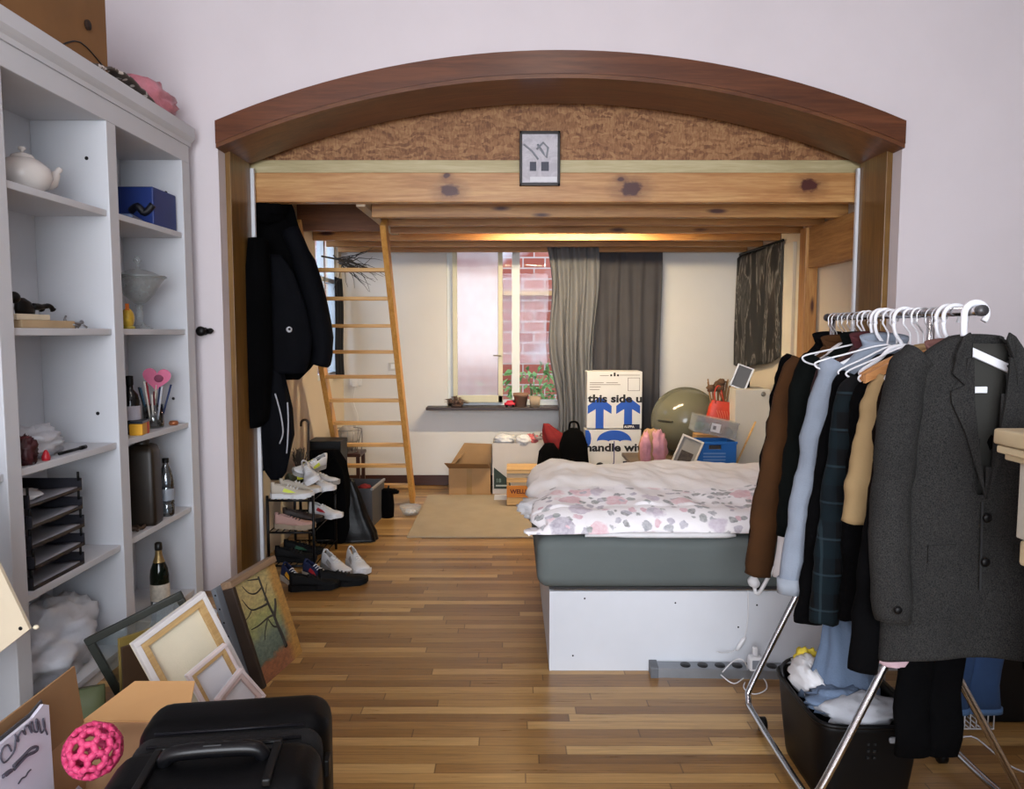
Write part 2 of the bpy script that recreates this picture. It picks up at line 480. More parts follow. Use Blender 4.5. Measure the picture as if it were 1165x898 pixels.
struct(MB().box(ox0 - .03, ox0 + .05, YI - .004, YI + .02, 0, 2.5).build('trim_5', WHITE))
struct(MB().box(ox1 - .05, ox1 + .03, YI - .004, YI + .02, 0, 2.5).build('trim_6', WHITE))
# white door-casing strips on the alcove right wall
mb = MB()
mb.box(AR - .02, AR, 5.85, 5.95, 0, 2.2, .004); mb.box(AR - .03, AR, 6.0, 6.2, 0, 2.2, .004)
struct(mb.build('trim_7', M('casing_cream', '#d9d0bd', 0.5, var=0.04)))

# ---- far window ----
def painted_reflection_glass():  # bluish white reflection put into the pane as pale diffuse colour
    t = NT('painted_reflection_glass'); t.t.nodes.remove(t.b); out = t.t.nodes['Material Output']
    tr = t.n('ShaderNodeBsdfTransparent'); df = t.n('ShaderNodeBsdfTranslucent'); df.inputs[0].default_value = lin('#e6e8f4')
    d2 = t.n('ShaderNodeBsdfDiffuse'); d2.inputs[0].default_value = lin('#d2d8f0')
    gl = t.n('ShaderNodeBsdfGlossy'); gl.inputs['Roughness'].default_value = .12
    n = t.noise(t.co(scale=(1, 1, .6)), 2.0, 3)
    f = t.ramp(n.outputs[0], [(.3, (.35, .35, .35, 1)), (.7, (.6, .6, .6, 1))])
    a = t.n('ShaderNodeMixShader'); a.inputs[0].default_value = .5; t.l(df.outputs[0], a.inputs[1]); t.l(d2.outputs[0], a.inputs[2])
    m = t.n('ShaderNodeMixShader'); t.l(f, m.inputs[0]); t.l(tr.outputs[0], m.inputs[1]); t.l(a.outputs[0], m.inputs[2])
    m2 = t.n('ShaderNodeMixShader'); m2.inputs[0].default_value = .035; t.l(m.outputs[0], m2.inputs[1]); t.l(gl.outputs[0], m2.inputs[2])
    t.l(m2.outputs[0], out.inputs[0]); return t.m
REFLPANE = painted_reflection_glass()
FR = M('window_frame_cream', '#c4c0a8', 0.45, var=0.06)
FRW = M('window_frame_white', '#cfd4d6', 0.4, var=0.04)
win = bpy.data.objects.new('window_1', None); C.objects.link(win); win.location = (0, YB, wz0); win['kind'] = 'structure'
o = (0, YB, wz0)
mb = MB()
mb.box(wx0, wx0 + .05, YB + .05, YB + .12, wz0, wz1); mb.box(wx1 - .05, wx1, YB + .05, YB + .12, wz0, wz1)
mb.box(wx0, wx1, YB + .05, YB + .12, wz0, wz0 + .05); mb.box(wx0, wx1, YB + .05, YB + .12, wz1 - .05, wz1)
mb.box(.0, .075, YB + .05, YB + .12, wz0, wz1)
mb.build('window_frame', FRW, win, origin=o)
mb = MB()   # casement ajar, cream
cx0, cx1 = -0.575, -.09
for a, b in ((cx0, cx0 + .045), (cx1 - .045, cx1)): mb.box(a, b, YB + .0, YB + .045, wz0 + .03, wz1 - .04, .004)
mb.box(cx0, cx1, YB, YB + .045, wz0 + .03, wz0 + .1, .004); mb.box(cx0, cx1, YB, YB + .045, wz1 - .1, wz1 - .04, .004)
mb.build('casement', FR, win, origin=o)
MB().box(cx0 + .04, cx1 - .04, YB + .02, YB + .026, wz0 + .09, wz1 - .1).build('casement_pane', 
    REFLPANE, win, origin=o)
MB().box(.07, wx1 - .04, YB + .08, YB + .086, wz0 + .05, wz1 - .05).build('pane', WGLASS, win, origin=o)
MB().box(-.1, .01, YB + .08, YB + .086, wz0 + .05, wz1 - .05).build('pane', WGLASS, win, origin=o)
mb = MB(); mb.cyl((cx1 - .022, YB, 1.27), (cx1 - .022, YB - .03, 1.27), .008); mb.tube([(cx1 - .022, YB - .03, 1.27), (cx1 - .09, YB - .032, 1.275)], .006)
mb.build('handle', M('brass_dull', '#8d8672', 0.4, 0.7), win, origin=o)
mb = MB(); mb.box(-.82, 1.05, YB - .19, YB + .05, wz0 - .028, wz0, .004)
mb.build('sill', WALNUT, win, origin=o)

# outside: painted brick yard wall, ground
struct(MB().box(-4, 4, 9.1, 9.3, -0.4, 5.5).build('wall_yard', brick_mat()))
struct(MB().box(-6, 4, YB + .25, 9.1, -0.5, -0.4).build('ground_yard', M('yard_paving', '#8d8a86', 0.9)))
mb = MB()
for i, (x, z) in enumerate(((.25, 1.5), )): mb.box(-.1, 1.6, 9.03, 9.1, 1.93, 1.98)
tag(mb.build('yard_pipe', M('yard_pipe_yellow', '#cda36a', 0.6)), 'thin yellow horizontal batten on the brick yard wall', 'batten')

# ---- left window ----
win2 = bpy.data.objects.new('window_2', None); C.objects.link(win2); win2.location = (AL, (ly0+ly1)/2, lz0); win2['kind'] = 'structure'
o = win2.location
mb = MB()
for a, b in ((ly0, ly0 + .05), (ly1 - .05, ly1), (6.85, 6.9)): mb.box(AL - .09, AL - .03, a, b, lz0, lz1)
for a, b in ((lz0, lz0 + .05), (lz1 - .05, lz1), (1.95, 1.99)): mb.box(AL - .09, AL - .03, ly0, ly1, a, b)
mb.build('window_frame', FRW, win2, origin=o)
MB().box(AL - .064, AL - .058, ly0 + .04, ly1 - .04, lz0 + .04, lz1 - .04).build('pane', WGLASS, win2, origin=o)

struct(MB().box(-3.3, -3.2, 5, 13, -.4, 2.35).build('added_light_screen', M('dark_light_screen', '#3a342e', .9, var=.3)))  # added dark slab, blocks the bright sky behind the side window
# ---- loft ----
loft = thing('loft_platform', 'pine loft platform on joists filling the top of the arched opening', 'loft', (0, YI, 2.25))
o = loft.location
kn = [at(512, 217, 4.83), at(718, 215, 4.83), at(921, 211, 4.83), at(508, 200, 4.83), at(706, 204, 4.83)]
BEAMM = wood('pine_beam', ['#925f30', '#b27e49', '#cc9f66', '#451409'], 'X', 0.4, 0.7,
    [(k.x - o.x, 0, k.z - o.z, r) for k, r in zip(kn, (.042, .05, .042, .016, .016))], vknots=False)
MB().box(AL + .006, AR - .006, YI + .05, YI + .13, 2.305, 2.485, .004).build('front_beam', BEAMM, loft, origin=o)
MB().box(AL + .006, AR - .006, YI + .07, YI + .13, 2.487, 2.565, .003).build('edge_board', wood('pale_green_board', ['#a3936a', '#b5a67c', '#c5b890'], 'X', 0.5, vknots=False), loft, origin=o)
MB().box(AL + .006, AR - .006, YI + .1, YI + .118, 2.56, 3.2).build('osb_panel', osb_mat(), loft, origin=o)
for i, (y, xa) in enumerate(((5.09, -.92), (5.47, -.92), (5.87, -.92), (6.35, AL), (6.8, AL), (7.25, AL))):
    MB().box(max(xa, AL + .006), AR - .006, y, y + .05, 2.25, 2.40, .003).build('joist', PINE, loft, origin=o)
MB().box(-.985, -.925, YI + .13, 6.35, 2.29, 2.40, .003).build('trimmer', M('pale_trimmer', '#b9a58c', .6, var=.1, stretch=(8,1,8)), loft, origin=o)
MB().box(AL + .006, -.985, 5.9, 5.95, 2.27, 2.5, .003).build('hatch_board', wood('brown_hatch_board', ['#4d2a12', '#6a3d1b', '#7b4a24'], 'X', .5), loft, origin=o)
MB().box(-.985, AR - .006, YI + .13, YB - .06, 2.402, 2.425).build('deck', wood('deck_board', ['#7a4d26', '#936236', '#a87a4a', '#5f2414'], 'X', .55), loft, origin=o)
MB().box(AL + .006, -.985, 5.96, YB - .06, 2.402, 2.425).build('deck', wood('deck_board_side', ['#7a4d26', '#936236', '#a87a4a', '#5f2414'], 'X', .55), loft, origin=o)
MB().box(AR - .1, AR - .008, 5.56, 5.68, 0.0, 2.25, .004).build('post', PINEZ, loft, origin=o)
MB().box(AR - .08, AR - .008, YI + .02, 5.56, 1.96, 2.249, .004).build('side_beam', PINEY, loft, origin=o)
# strip lamp on the back of a joist
lamp = thing('strip_lamp', 'slim warm strip light fixed behind a loft joist', 'lamp', (.5, 5.935, 2.272))
MB().box(-.62, .62, -.01, .02, 0, .05, .004).build('lamp_body', WHITEP, lamp)
mb = MB(); mb.cyl((-.6, .035, .018), (.6, .035, .018), .012)
mb.build('lamp_tube', M('lamp_tube_glow', '#ffe2a8', .4, emit='#ffc766', es=60), lamp)
def area(name, loc, rot, sx, sy, power, col):
    l = bpy.data.lights.new(name, 'AREA'); l.shape = 'RECTANGLE'; l.size = sx; l.size_y = sy; l.energy = power; l.color = col
    ob = bpy.data.objects.new(name, l); C.objects.link(ob); ob.location = loc; ob.rotation_euler = rot; return ob
area('strip_lamp_light', (.5, 6.0, 2.285), (math.radians(24), 0, 0), 1.2, .04, P_STRIP, (1, .82, .54))
area('ceiling_lamp_light', (.3, 2.0, 3.85), (0, 0, 0), .5, .5, P_CEIL, (1, .93, .85))
area('daylight_rear_window', (-.5, -2.45, 1.95), (math.radians(90), 0, 0), 3.0, 2.3, P_DAY, (.93, .95, 1.0))
for nm, loc, rot, sx, sy in (('far_window_portal', (.19, YB + .28, 1.6), (-PI/2, 0, 0), 1.62, 1.66), ('side_window_portal', (AL - .14, 6.87, 1.75), (0, -PI/2, 0), 1.36, .85)):
    pl = area(nm, loc, rot, sx, sy, 1, (1, 1, 1)); pl.data.cycles.is_portal = True
# framed picture on the beam
pf = thing('picture_frame', 'small dark framed print hung on the loft beam', 'picture', at(614, 212, YI + .045))
c = pf.location; w = .125; hh = .33
mb = MB()
for a in ((-w, -w + .016, 0, hh), (w - .016, w, 0, hh), (-w, w, 0, .018), (-w, w, hh - .018, hh)): mb.box(a[0], a[1], -.024, .0, a[2], a[3], .003)
mb.build('frame', M('dark_frame', '#1c1210', .4), pf)
def print_mat():
    t = NT('grey_print'); t.b.inputs['Roughness'].default_value = .5
    n = t.noise(t.co(scale=(5, 1, 5)), 2.2, 4, .6, 1.5)
    t.l(t.ramp(n.outputs[0], [(.4, '#b2adb4'), (.6, '#c9c4ca'), (.72, '#8b8890')]), t.b.inputs['Base Color']); return t.m
MB().box(-w + .01, w - .01, -.014, -.004, .01, hh - .01).build('print', print_mat(), pf)
mb = MB(); mb.box(-.062, -.022, -.0155, -.014, .09, .145); mb.box(.008, .056, -.0155, -.014, .09, .145)
mb.build('printed_blocks', M('slate_print', '#4a4c58', .6), pf)
mb = MB(); mb.box(-.06, .105, -.0155, -.014, .025, .055); mb.build('printed_band', M('print_white', '#e0dfe2', .6), pf)
mb = MB(); mb.tube(smooth_path([(-.1, -.016, .25), (-.05, -.016, .21), (-.01, -.016, .16)]), .006, 6); mb.tube([(x, -.016, z) for x, z in ((-.015,.25),(.02,.2),(.04,.17),(.05,.23),(.02,.26),(-.02,.22))], .007, 6)
mb.build('printed_figure', M('print_grey', '#8f9299', .6), pf)
# ================= bookcase and what stands in it =================
BX, BB = -1.75, -2.08
SH = (2.03, 1.515, 1.01, .545, .08)
bc = thing('bookcase', 'tall white built-in bookcase with open bays along the left wall', 'bookcase', (-1.9, 3.05, 0))
o = bc.location
UP = ((1.87, 1.95), (2.62, 2.70), (3.38, 3.46), (4.14, 4.235))
for a, b in UP: MB().box(BB, BX, a, b, 0, 2.41, .003).build('upright', SHELFW, bc, origin=o)
MB().box(BB - .02, BB, 1.87, 4.235, 0, 2.5).build('back_panel', SHELFW, bc, origin=o)
MB().box(BB, BX, 1.87, 4.235, 2.41, 2.5, .003).build('header', SHELFW, bc, origin=o)
mb = MB(); mb.prism([(BB - .02, 2.5), (BX + .006, 2.5), (BX + .008, 2.52), (BX + .018, 2.53), (BX + .03, 2.545), (BX + .03, 2.6), (BB - .02, 2.6)], 1.85, 4.25, 'XZ')
mb.build('cornice', SHELFW, bc, origin=o)
for (a, b) in ((1.95, 2.62), (2.70, 3.38), (3.46, 4.14)):
    for z in SH: MB().box(BB, BX - .012, a, b, z - .028, z, .003).build('shelf', SHELFW, bc, origin=o)
    MB().box(BX - .05, BX - .025, a, b, 0, .052).build('plinth', SHELFW, bc, origin=o)
for (y, z) in ((3.379, 2.25), (3.379, 1.14), (4.139, 2.24), (4.139, 1.14)):
    MB().cyl((BX - .09, y - .001, z), (BX - .09, y + .004, z), .008).build('bolt', DARKMET, bc, origin=o)

# -- on top of it
p = thing('cardboard_box', 'brown cardboard box on top of the bookcase at the ceiling corner', 'box', (-1.95, 3.0, 2.6))
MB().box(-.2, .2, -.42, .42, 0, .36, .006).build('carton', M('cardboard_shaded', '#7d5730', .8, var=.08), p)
mb = MB(); mb.cyl((-.0, 0, 0), (0, .0, .01), .02); mb.xf(rotm(0, PI/2, 0, (.2, .26, .16)))
mb.build('hand_hole', M('hole_dark', '#2c1a0e', .9), p)
MB().tube(smooth_path([(.201, .05, .0), (.203, .2, .07), (.203, .38, .03)]), .003, 6).build('strap', DARKMET, p)
mb = MB(); 
mb.blob((0, 0, .07), (.13, .21, .1), .22, 7, seed=3, flat=0)
tag(mb.build('plastic_bag', M('pink_bag', '#b9747f', .35, var=.35, vs=9, bump=.3, bs=25), loc=(-1.86, 3.98, 2.6)), 'crumpled pink plastic bag on top of the bookcase near the arch wall', 'bag')
mb = MB()
mb.grid(lambda u, v: (-.1 + .2*u, -.28 + .56*v, .012 + .05*math.sin(v*PI)*(0.5+u*.5) + .016*noise.noise(Vector((u*4, v*9, 2)))), 12, 30)
def pat(name, a, b, sc):
    t = NT(name); t.b.inputs['Roughness'].default_value = .7
    vo = t.n('ShaderNodeTexVoronoi'); vo.inputs['Scale'].default_value = sc; t.l(t.co(), vo.inputs['Vector'])
    t.l(t.ramp(vo.outputs['Distance'], [(.3, a), (.42, b)]), t.b.inputs['Base Color']); return t.m
pb = tag(mb.build('scarf', pat('spotted_cloth', '#d8d0c8', '#4c443e', 30), loc=(-1.84, 3.56, 2.6)), 'black and white spotted scarf folded on top of the bookcase', 'scarf')
pb.modifiers.new('s', 'SOLIDIFY').thickness = .012; pb.modifiers['s'].offset = 1

# -- teapot, second bay top shelf
pos = fl(42, 222, 2.03); pos.x = -1.90
tp = thing('teapot', 'round white ceramic teapot on the top shelf of the bookcase', 'teapot', (-1.88, 3.0, 2.03), math.radians(70))
CER = M('white_ceramic', '#cfc9c4', .25, var=.04)
MB().lathe([(0, 0), (.05, 0), (.055, .006), (.085, .03), (.1, .065), (.092, .1), (.06, .128), (.04, .136), (0, .138)], 28).build('pot', CER, tp)
MB().lathe([(.042, .134), (.038, .146), (.02, .154), (.006, .157), (.006, .164), (.014, .17), (.012, .178), (0, .18)], 20).build('lid', CER, tp)
MB().tube(smooth_path([(.09, 0, .05), (.125, 0, .065), (.14, 0, .1), (.16, 0, .125)]), [.022]*5 + [.018]*4 + [.012]*4, 10).build('spout', CER, tp)
MB().tube(smooth_path([(-.085, 0, .11), (-.125, 0, .125), (-.15, 0, .09), (-.13, 0, .055), (-.09, 0, .045)]), .009, 8).build('handle', CER, tp)

# -- shelf 2 of the second bay: boxes, black gadget, lizard
mb = MB(); mb.box(-.09, .09, -.17, .17, 0, .03, .003); tag(mb.build('flat_box', M('tan_card', '#b39a78', .7), loc=(-1.87, 2.96, 1.515)), 'flat tan cardboard box under a cream box on the second shelf', 'box')
mb = MB(); mb.box(-.07, .07, -.1, .1, 0, .022, .003); tag(mb.build('flat_box', M('cream_card', '#d3c6ad', .7), loc=(-1.86, 2.88, 1.545)), 'thin cream box lying on top of the flat tan box', 'box')
g = thing('toy_figure', 'black toy figure lying on the flat boxes of the second shelf', 'toy', (-1.83, 2.89, 1.567), math.radians(90))
mb = MB(); mb.loft([((0, 0, 0), .05, .02), ((0, 0, .02), .055, .022), ((-.01, 0, .045), .04, .02), ((-.03, 0, .06), .022, .014)], 14); mb.build('body', BLACKP, g)
mb = MB(); mb.ball((-.06, 0, .06), (.024, .02, .022)); mb.build('head', BLACKP, g)
for k in (-1, 1): MB().tube(smooth_path([(.03, k*.012, .03), (.08, k*.014, .03), (.12, k*.02, .035), (.14, k*.022, .02)]), [.013]*4+[.01]*4+[.009]*4+[.012], 8).build('leg', BLACKP, g)
lz = thing('lizard_ornament', 'small grey metal lizard ornament on the second shelf', 'ornament', (-1.79, 3.14, 1.515), math.radians(90))
GREYM = M('grey_metal', '#8b8b8e', .35, .8)
mb = MB(); mb.tube(smooth_path([(-.055, 0, .05), (-.065, 0, .035), (-.045, 0, .02), (0, 0, .016), (.04, 0, .018), (.06, 0, .03)]), [.004]*4+[.006]*4+[.009]*4+[.011]*4+[.009]*4+[.006], 8); mb.build('body', GREYM, lz)
for a, b in ((-.03, 1), (-.03, -1), (.03, 1), (.03, -1)): MB().tube([(a, 0, .018), (a + .01, b*.016, .014), (a + .02, b*.024, .003)], .004, 6).build('leg', GREYM, lz)

# -- third shelf: bag, trinket, pen, glasses
mb = MB(); mb.blob((0, 0, .05), (.1, .15, .07), .35, 9, seed=8, flat=0)
tag(mb.build('plastic_bag', BAGPL, loc=(-1.9, 2.98, 1.01)), 'crumpled translucent white bag on the third shelf of the second bay', 'bag')
g = thing('ornament_jar', 'dark red knobbly candle jar on the third shelf front', 'jar', (-1.80, 2.80, 1.01))
mb = MB(); mb.blob((0, 0, .05), (.04, .04, .055), .4, 12, seed=5, flat=0); mb.build('jar_body', M('dark_red', '#3a1418', .5, var=.4), g)
MB().lathe([(.022, .09), (.024, .105), (0, .108)], 14).build('lid', M('dark_red_lid', '#54161c', .4), g)
mb = MB(); mb.tube([(0, -.09, .008), (0, .06, .008)], .006, 8); g = mb.build('marker_pen', BLACKP, loc=(-1.8, 3.1, 1.01)); tag(g, 'black marker pen on the third shelf', 'pen')
MB().tube([(0, .06, .008), (0, .1, .008)], .0085, 8).build('cap', BLACKP, g)
mb = MB(); mb.lathe([(0, 0), (.014, 0), (.016, .012), (.01, .03), (.004, .04), (0, .04)], 14); tag(mb.build('red_stopper', M('red_plastic', '#b3202c', .4), loc=(-1.785, 2.9, 1.01)), 'small bright red stopper on the third shelf', 'stopper')
g = thing('spectacles', 'pair of dark spectacles at the front edge of the third shelf', 'glasses', (-1.79, 2.78, 1.01), math.radians(75))
for k in (-1, 1): MB().tube(arc((k*.033, 0, .018), .02, 0, 360, 14), .002, 6, True).build('rim', DARKMET, g)
MB().tube(arc((0, 0, .024), .013, 20, 160, 6), .002, 6).build('bridge', DARKMET, g)
for k in (-1, 1): MB().tube([(k*.053, 0, .022), (k*.055, .06, .02), (k*.05, .12, .004)], .002, 6).build('temple', DARKMET, g)

# -- letter trays, five
LTY = 2.93
def tray():
    t = thing('letter_tray', '', 'letter tray', (-1.9, LTY, .545), 0, 'stacked letter trays')
    mb = MB(); mb.box(-.13, .13, -.17, .17, .0, .004); mb.box(-.13, -.126, -.17, .17, 0, .045); mb.box(-.13, .13, -.17, -.166, 0, .05); mb.box(-.13, .13, .166, .17, 0, .05); mb.box(.126, .13, -.17, .17, 0, .014)
    mb.build('tray_shell', M('smoked_plastic', '#2b2b31', .25, alpha=.93), t)
    for sx in (-1, 1):
        for sy in (-1, 1): MB().cyl((sx*.12, sy*.162, .04), (sx*.12, sy*.162, .0765), .005, n=8).build('peg', BLACKP, t)
    mb = MB(); mb.grid(lambda u, v: (-.115 + .24*u, -.155 + .3*v, .012 + .006*math.sin(u*5 + v*3)), 8, 8)
    pp = mb.build('paper_stack', M('paper_grey', '#8f9098', .6, var=.1), t)
    pp.modifiers.new('s', 'SOLIDIFY').thickness = .007
    return t
tr = tray()
names = ['lowest of five black letter trays on the fourth shelf, paper inside', 'second letter tray from the bottom of the black stack, paper inside', 'middle letter tray of the black stack of five, paper inside', 'second letter tray from the top, sheets of pale paper inside', 'top letter tray of the black stack on the fourth shelf']
tr['label'] = names[0]
for i in range(1, 5):
    q = copy_tree(tr, loc=(-1.9 + .004*(i % 2), LTY + .005*(i % 3), .545 + i*.077), rz=math.radians((0, .8, -1, .6, -.5)[i]), label=names[i])
    if i == 4:
        for ch in list(q.children):
            if ch.name.startswith('paper_stack'):
                mb = MB(); mb.blob((0, -.05, .022), (.08, .1, .02), .3, 8, n=20, seed=4, flat=.006)
                mb.build('paper_ball', PAPER, q)
# -- bottom of second bay: clear bag
mb = MB(); mb.blob((0, 0, .14), (.14, .27, .17), .35, 8, n=40, seed=12, flat=0)
tag(mb.build('plastic_bag', BAGPL, loc=(-1.92, 3.05, .08)), 'large clear plastic bag in the bottom of the bookcase', 'bag')
g = thing('paper_bag', 'olive green bag with white lettering behind the cardboard carton', 'bag', (-1.56, 2.62, 0), math.radians(30))
mb = MB(); mb.loft([((0, 0, 0), .1, .05), ((0, 0, .08), .11, .05), ((0, 0, .17), .1, .035), ((0, 0, .23), .1, .015)], 20, power=4, wob=.05); mb.build('sack', M('olive_bag', '#4b5236', .6), g)
mb = text_mb('MIL', .06, bold=.001); mb.xf(rotm(0, -PI/2, 0, (.05, -.055, .05))); mb.build('printed_lettering', PAPER, g)

# -- right bay
g = thing('storage_case', 'blue box with a black handle band on the top shelf of the right bay', 'box', (-1.87, 3.99, 2.03))
BLU = M('royal_blue', '#172f70', .5, var=.1)
MB().box(-.09, .09, -.13, .13, 0, .19, .006).build('case', BLU, g)
MB().tube(smooth_path([(-.02, -.133, .07), (.02, -.15, .09), (.05, -.14, .06), (.09, -.135, .1)]), .018, 8).build('ribbon', M('black_ribbon', '#0b0d18', .5), g)
mb = MB(); mb.box(-.08, .08, -.12, .12, 0, .012, .003); mb.box(-.06, .07, -.1, .09, .012, .02, .003)
tag(mb.build('notebook', M('grey_blue_cover', '#4b5a78', .6), loc=(-1.86, 3.7, 2.03), rot=(0, 0, .2)), 'flat grey blue notebook lying left of the blue box', 'notebook')
CUT = M('cut_glass', '#aab0b2', .12, alpha=.42, var=.25, vs=60)
g = thing('glass_bowl', 'footed crystal fruit bowl with lid knob on the right bay shelf', 'bowl', (-1.87, 3.86, 1.515))
MB().lathe([(0, 0), (.06, 0), (.062, .006), (.03, .018), (.014, .04), (.02, .07), (.012, .1), (.02, .12), (0, .122)], 20).build('stem', CUT, g)
MB().lathe([(.005, .12), (.03, .13), (.07, .17), (.105, .23), (.125, .255), (.128, .26), (.12, .258), (.1, .234), (.065, .178), (.02, .136), (.0, .134)], 24).build('dish', CUT, g)
mb = MB(); mb.tube(arc((0, 0, .26), .128, 0, 360, 30, 'XY'), .006, 8, True); mb.build('rim', M('grey_glass_rim', '#8e9395', .15, .3), g)
mb = MB(); mb.lathe([(.11, .262), (.08, .28), (.04, .295), (.012, .3), (.008, .32), (.02, .34), (.012, .36), (0, .365)], 22); mb.build('lid', CUT, g)
g = thing('glass_ornament', 'orange and yellow glass fish ornament left of the crystal bowl', 'ornament', (-1.83, 3.66, 1.515), .4)
mb = MB(); mb.ball((0, 0, .05), (.03, .05, .05)); mb.build('body', M('amber_glass', '#c9a53a', .2, var=.3, vs=20), g)
mb = MB(); mb.prism([(-.04, .06), (-.02, .12), (.0, .1), (.025, .07), (.01, .04)], -.008, .008, 'YZ'); mb.build('fin', M('orange_glass', '#c9691f', .2), g)
mb = MB(); mb.lathe([(0, 0), (.03, 0), (.032, .01), (.012, .02), (0, .02)], 16); mb.build('foot', M('amber_foot', '#a8973c', .2), g)

def bottle(name, label, loc, prof, mat, group=None, cat='bottle', n=24):
    g = thing(name, label, cat, loc, 0, group); MB().lathe(prof, n).build('bottle_body', mat, g); return g
DKG = M('black_glass', '#07090a', .12, var=.1)
g = bottle('ink_bottle', 'black bottle with a pale label on the right bay third shelf', (-1.84, 3.67, 1.01), [(0,0),(.042,0),(.045,.01),(.045,.16),(.036,.19),(.016,.215),(.015,.25),(0,.25)], DKG)
MB().lathe([(.0455, .07), (.0457, .072), (.0457, .135), (.0455, .137)], 24).build('paper_label', M('grey_label', '#a9a6b0', .6), g)
MB().lathe([(.017, .235), (.018, .24), (.018, .28), (0, .282)], 16).build('cap', BLACKP, g)
g = bottle('glass_bottle', 'clear slim bottle behind the black bottle on the third shelf', (-1.94, 3.74, 1.01), [(0,0),(.036,0),(.038,.01),(.038,.2),(.016,.25),(.014,.32),(0,.32)], GLASS)
MB().lathe([(.016, .3), (.016, .33), (0, .332)], 14).build('cap', WHITEP, g)
g = thing('tin_box', 'yellow and red tin standing in front of the black bottle', 'tin', (-1.795, 3.66, 1.01), math.radians(10))
MB().box(-.03, .03, -.06, .06, 0, .055, .004).build('tin', M('yellow_tin', '#d39a1e', .45), g)
MB().box(.0301, .031, .015, .045, .0, .055).build('red_band', M('red_band', '#bf3020', .5), g)
MB().box(-.031, .031, -.061, .061, .055, .068, .003).build('lid', M('tin_lid', '#26303c', .3, .4), g)
# jar of brushes and pens
g = thing('pen_jar', 'glass jar crammed with pens and brushes on the third shelf', 'jar', (-1.84, 3.9, 1.01))
MB().lathe([(0, 0), (.045, 0), (.05, .01), (.05, .12), (.046, .12), (.044, .012), (0, .01)], 20).build('jar_glass', GLASS, g)
pc = ['#1d2f57', '#a8283a', '#cfcac2', '#243a2c', '#17171a', '#b1b5bf', '#7a2430', '#2e5c7a']
for i in range(11):
    a = i * 2.4; r = .02 + .012 * (i % 3); x, y = r*math.cos(a), r*math.sin(a)
    hgt = .17 + .08*random.random()
    q = MB().tube([(x*.7, y*.7, .012), (x*2.0, y*2.2, hgt)], .005, 7).build('pen', M('pen_%d' % (i % 8), pc[i % 8], .45), g)
g = thing('hand_fan', 'pink heart shaped paddle fan standing in the pen jar', 'fan', (-1.86, 3.945, 1.03), .0, rot=(.08, .1, .35))
mb = MB(); hp = []
for i in range(28):
    a = 2*PI*i/28
    hp.append((.0042*16*math.sin(a)**3, .235 + .0042*(13*math.cos(a) - 5*math.cos(2*a) - 2*math.cos(3*a) - math.cos(4*a))))
mb.prism(hp, -.004, .004); mb.build('blade', M('pink_paddle', '#cf5f86', .45, var=.15), g)
MB().tube([(0, 0, .0), (0, 0, .2)], .005, 7).build('handle', M('pale_stick', '#cbbfae', .6), g)
mb = MB(); mb.ball((.01, -.006, .235), (.022, .004, .02)); mb.build('printed_motif', M('fan_motif', '#7d3350', .6), g)
mb = MB(); mb.lathe([(0, 0), (.02, 0), (.024, .01), (.02, .022), (0, .024)], 14); tag(mb.build('trinket', M('copper_trinket', '#a0603c', .35, .4), loc=(-1.79, 4.02, 1.01)), 'small copper trinket right of the pen jar', 'trinket')

# fourth shelf right bay
BRN = M('brown_glaze', '#20170e', .45, var=.25, vs=8)
pos = fl(176, 592, .545)
g = thing('stoneware_bottle', 'tall square brown stoneware bottle on the fourth shelf of the right bay', 'bottle', (-1.84, 3.77, .545), .15)
mb = MB(); mb.loft([((0,0,0), .07, .07), ((0,0,.02), .074, .074), ((0,0,.36), .07, .07), ((0,0,.39), .06, .06), ((0,0,.402), .035, .035)], 32, power=7); mb.build('bottle_body', BRN, g)
MB().lathe([(.035, .4), (.035, .42), (.028, .425), (.028, .44), (0, .442)], 18).build('stopper', BRN, g)
PET = glass_mat('pet_plastic', '#cdd6dc', .6, .12)
g = bottle('water_bottle', 'clear plastic water bottle with a black cap beside the stoneware bottle', (-1.80, 3.93, .545), [(0,.004),(.03,0),(.036,.01),(.038,.06),(.035,.065),(.038,.07),(.038,.15),(.035,.155),(.038,.16),(.037,.19),(.028,.235),(.014,.27),(.013,.29),(0,.29)], PET)
MB().lathe([(.016, .28), (.016, .302), (0, .304)], 16).build('cap', BLACKP, g)
MB().lathe([(.0385, .085), (.0387, .145)], 24).build('paper_label', M('bottle_label', '#a7aeb8', .5, alpha=.7), g)
mb = MB(); mb.tube(smooth_path([(-.04, -.05, .008), (0, -.03, .014), (.03, .02, .01), (.02, .06, .012)]), .009, 7); mb.tube(smooth_path([(-.03, .0, .008), (.01, .01, .02), (.03, -.03, .01)]), .008, 7)
tag(mb.build('leather_strap', M('brown_leather', '#3a2a20', .6), loc=(-1.82, 3.62, .545)), 'small coil of dark leather strap left of the stoneware bottle', 'strap')
# champagne
g = bottle('champagne_bottle', 'dark green champagne bottle with gold foil neck in the bottom bay', (-1.83, 3.88, .08), [(0,.01),(.03,0),(.046,.006),(.047,.16),(.043,.195),(.028,.235),(.017,.265),(.015,.3),(0,.3)], M('bottle_green', '#0b140d', .1, var=.1))
MB().lathe([(.0475, .035), (.0478, .037), (.0478, .12), (.0475, .122)], 28).build('paper_label', M('cream_label', '#c9c2b4', .55, var=.2, vs=40), g)
MB().lathe([(.03, .234), (.022, .256), (.018, .27), (.0165, .295), (.017, .3), (0, .3)], 20).build('foil', M('gold_foil', '#9c8357', .35, .7, bump=.3, bs=80), g)
MB().lathe([(.018, .297), (.019, .305), (.018, .332), (.012, .336), (0, .337)], 18).build('cap', M('black_foil', '#101010', .4), g)

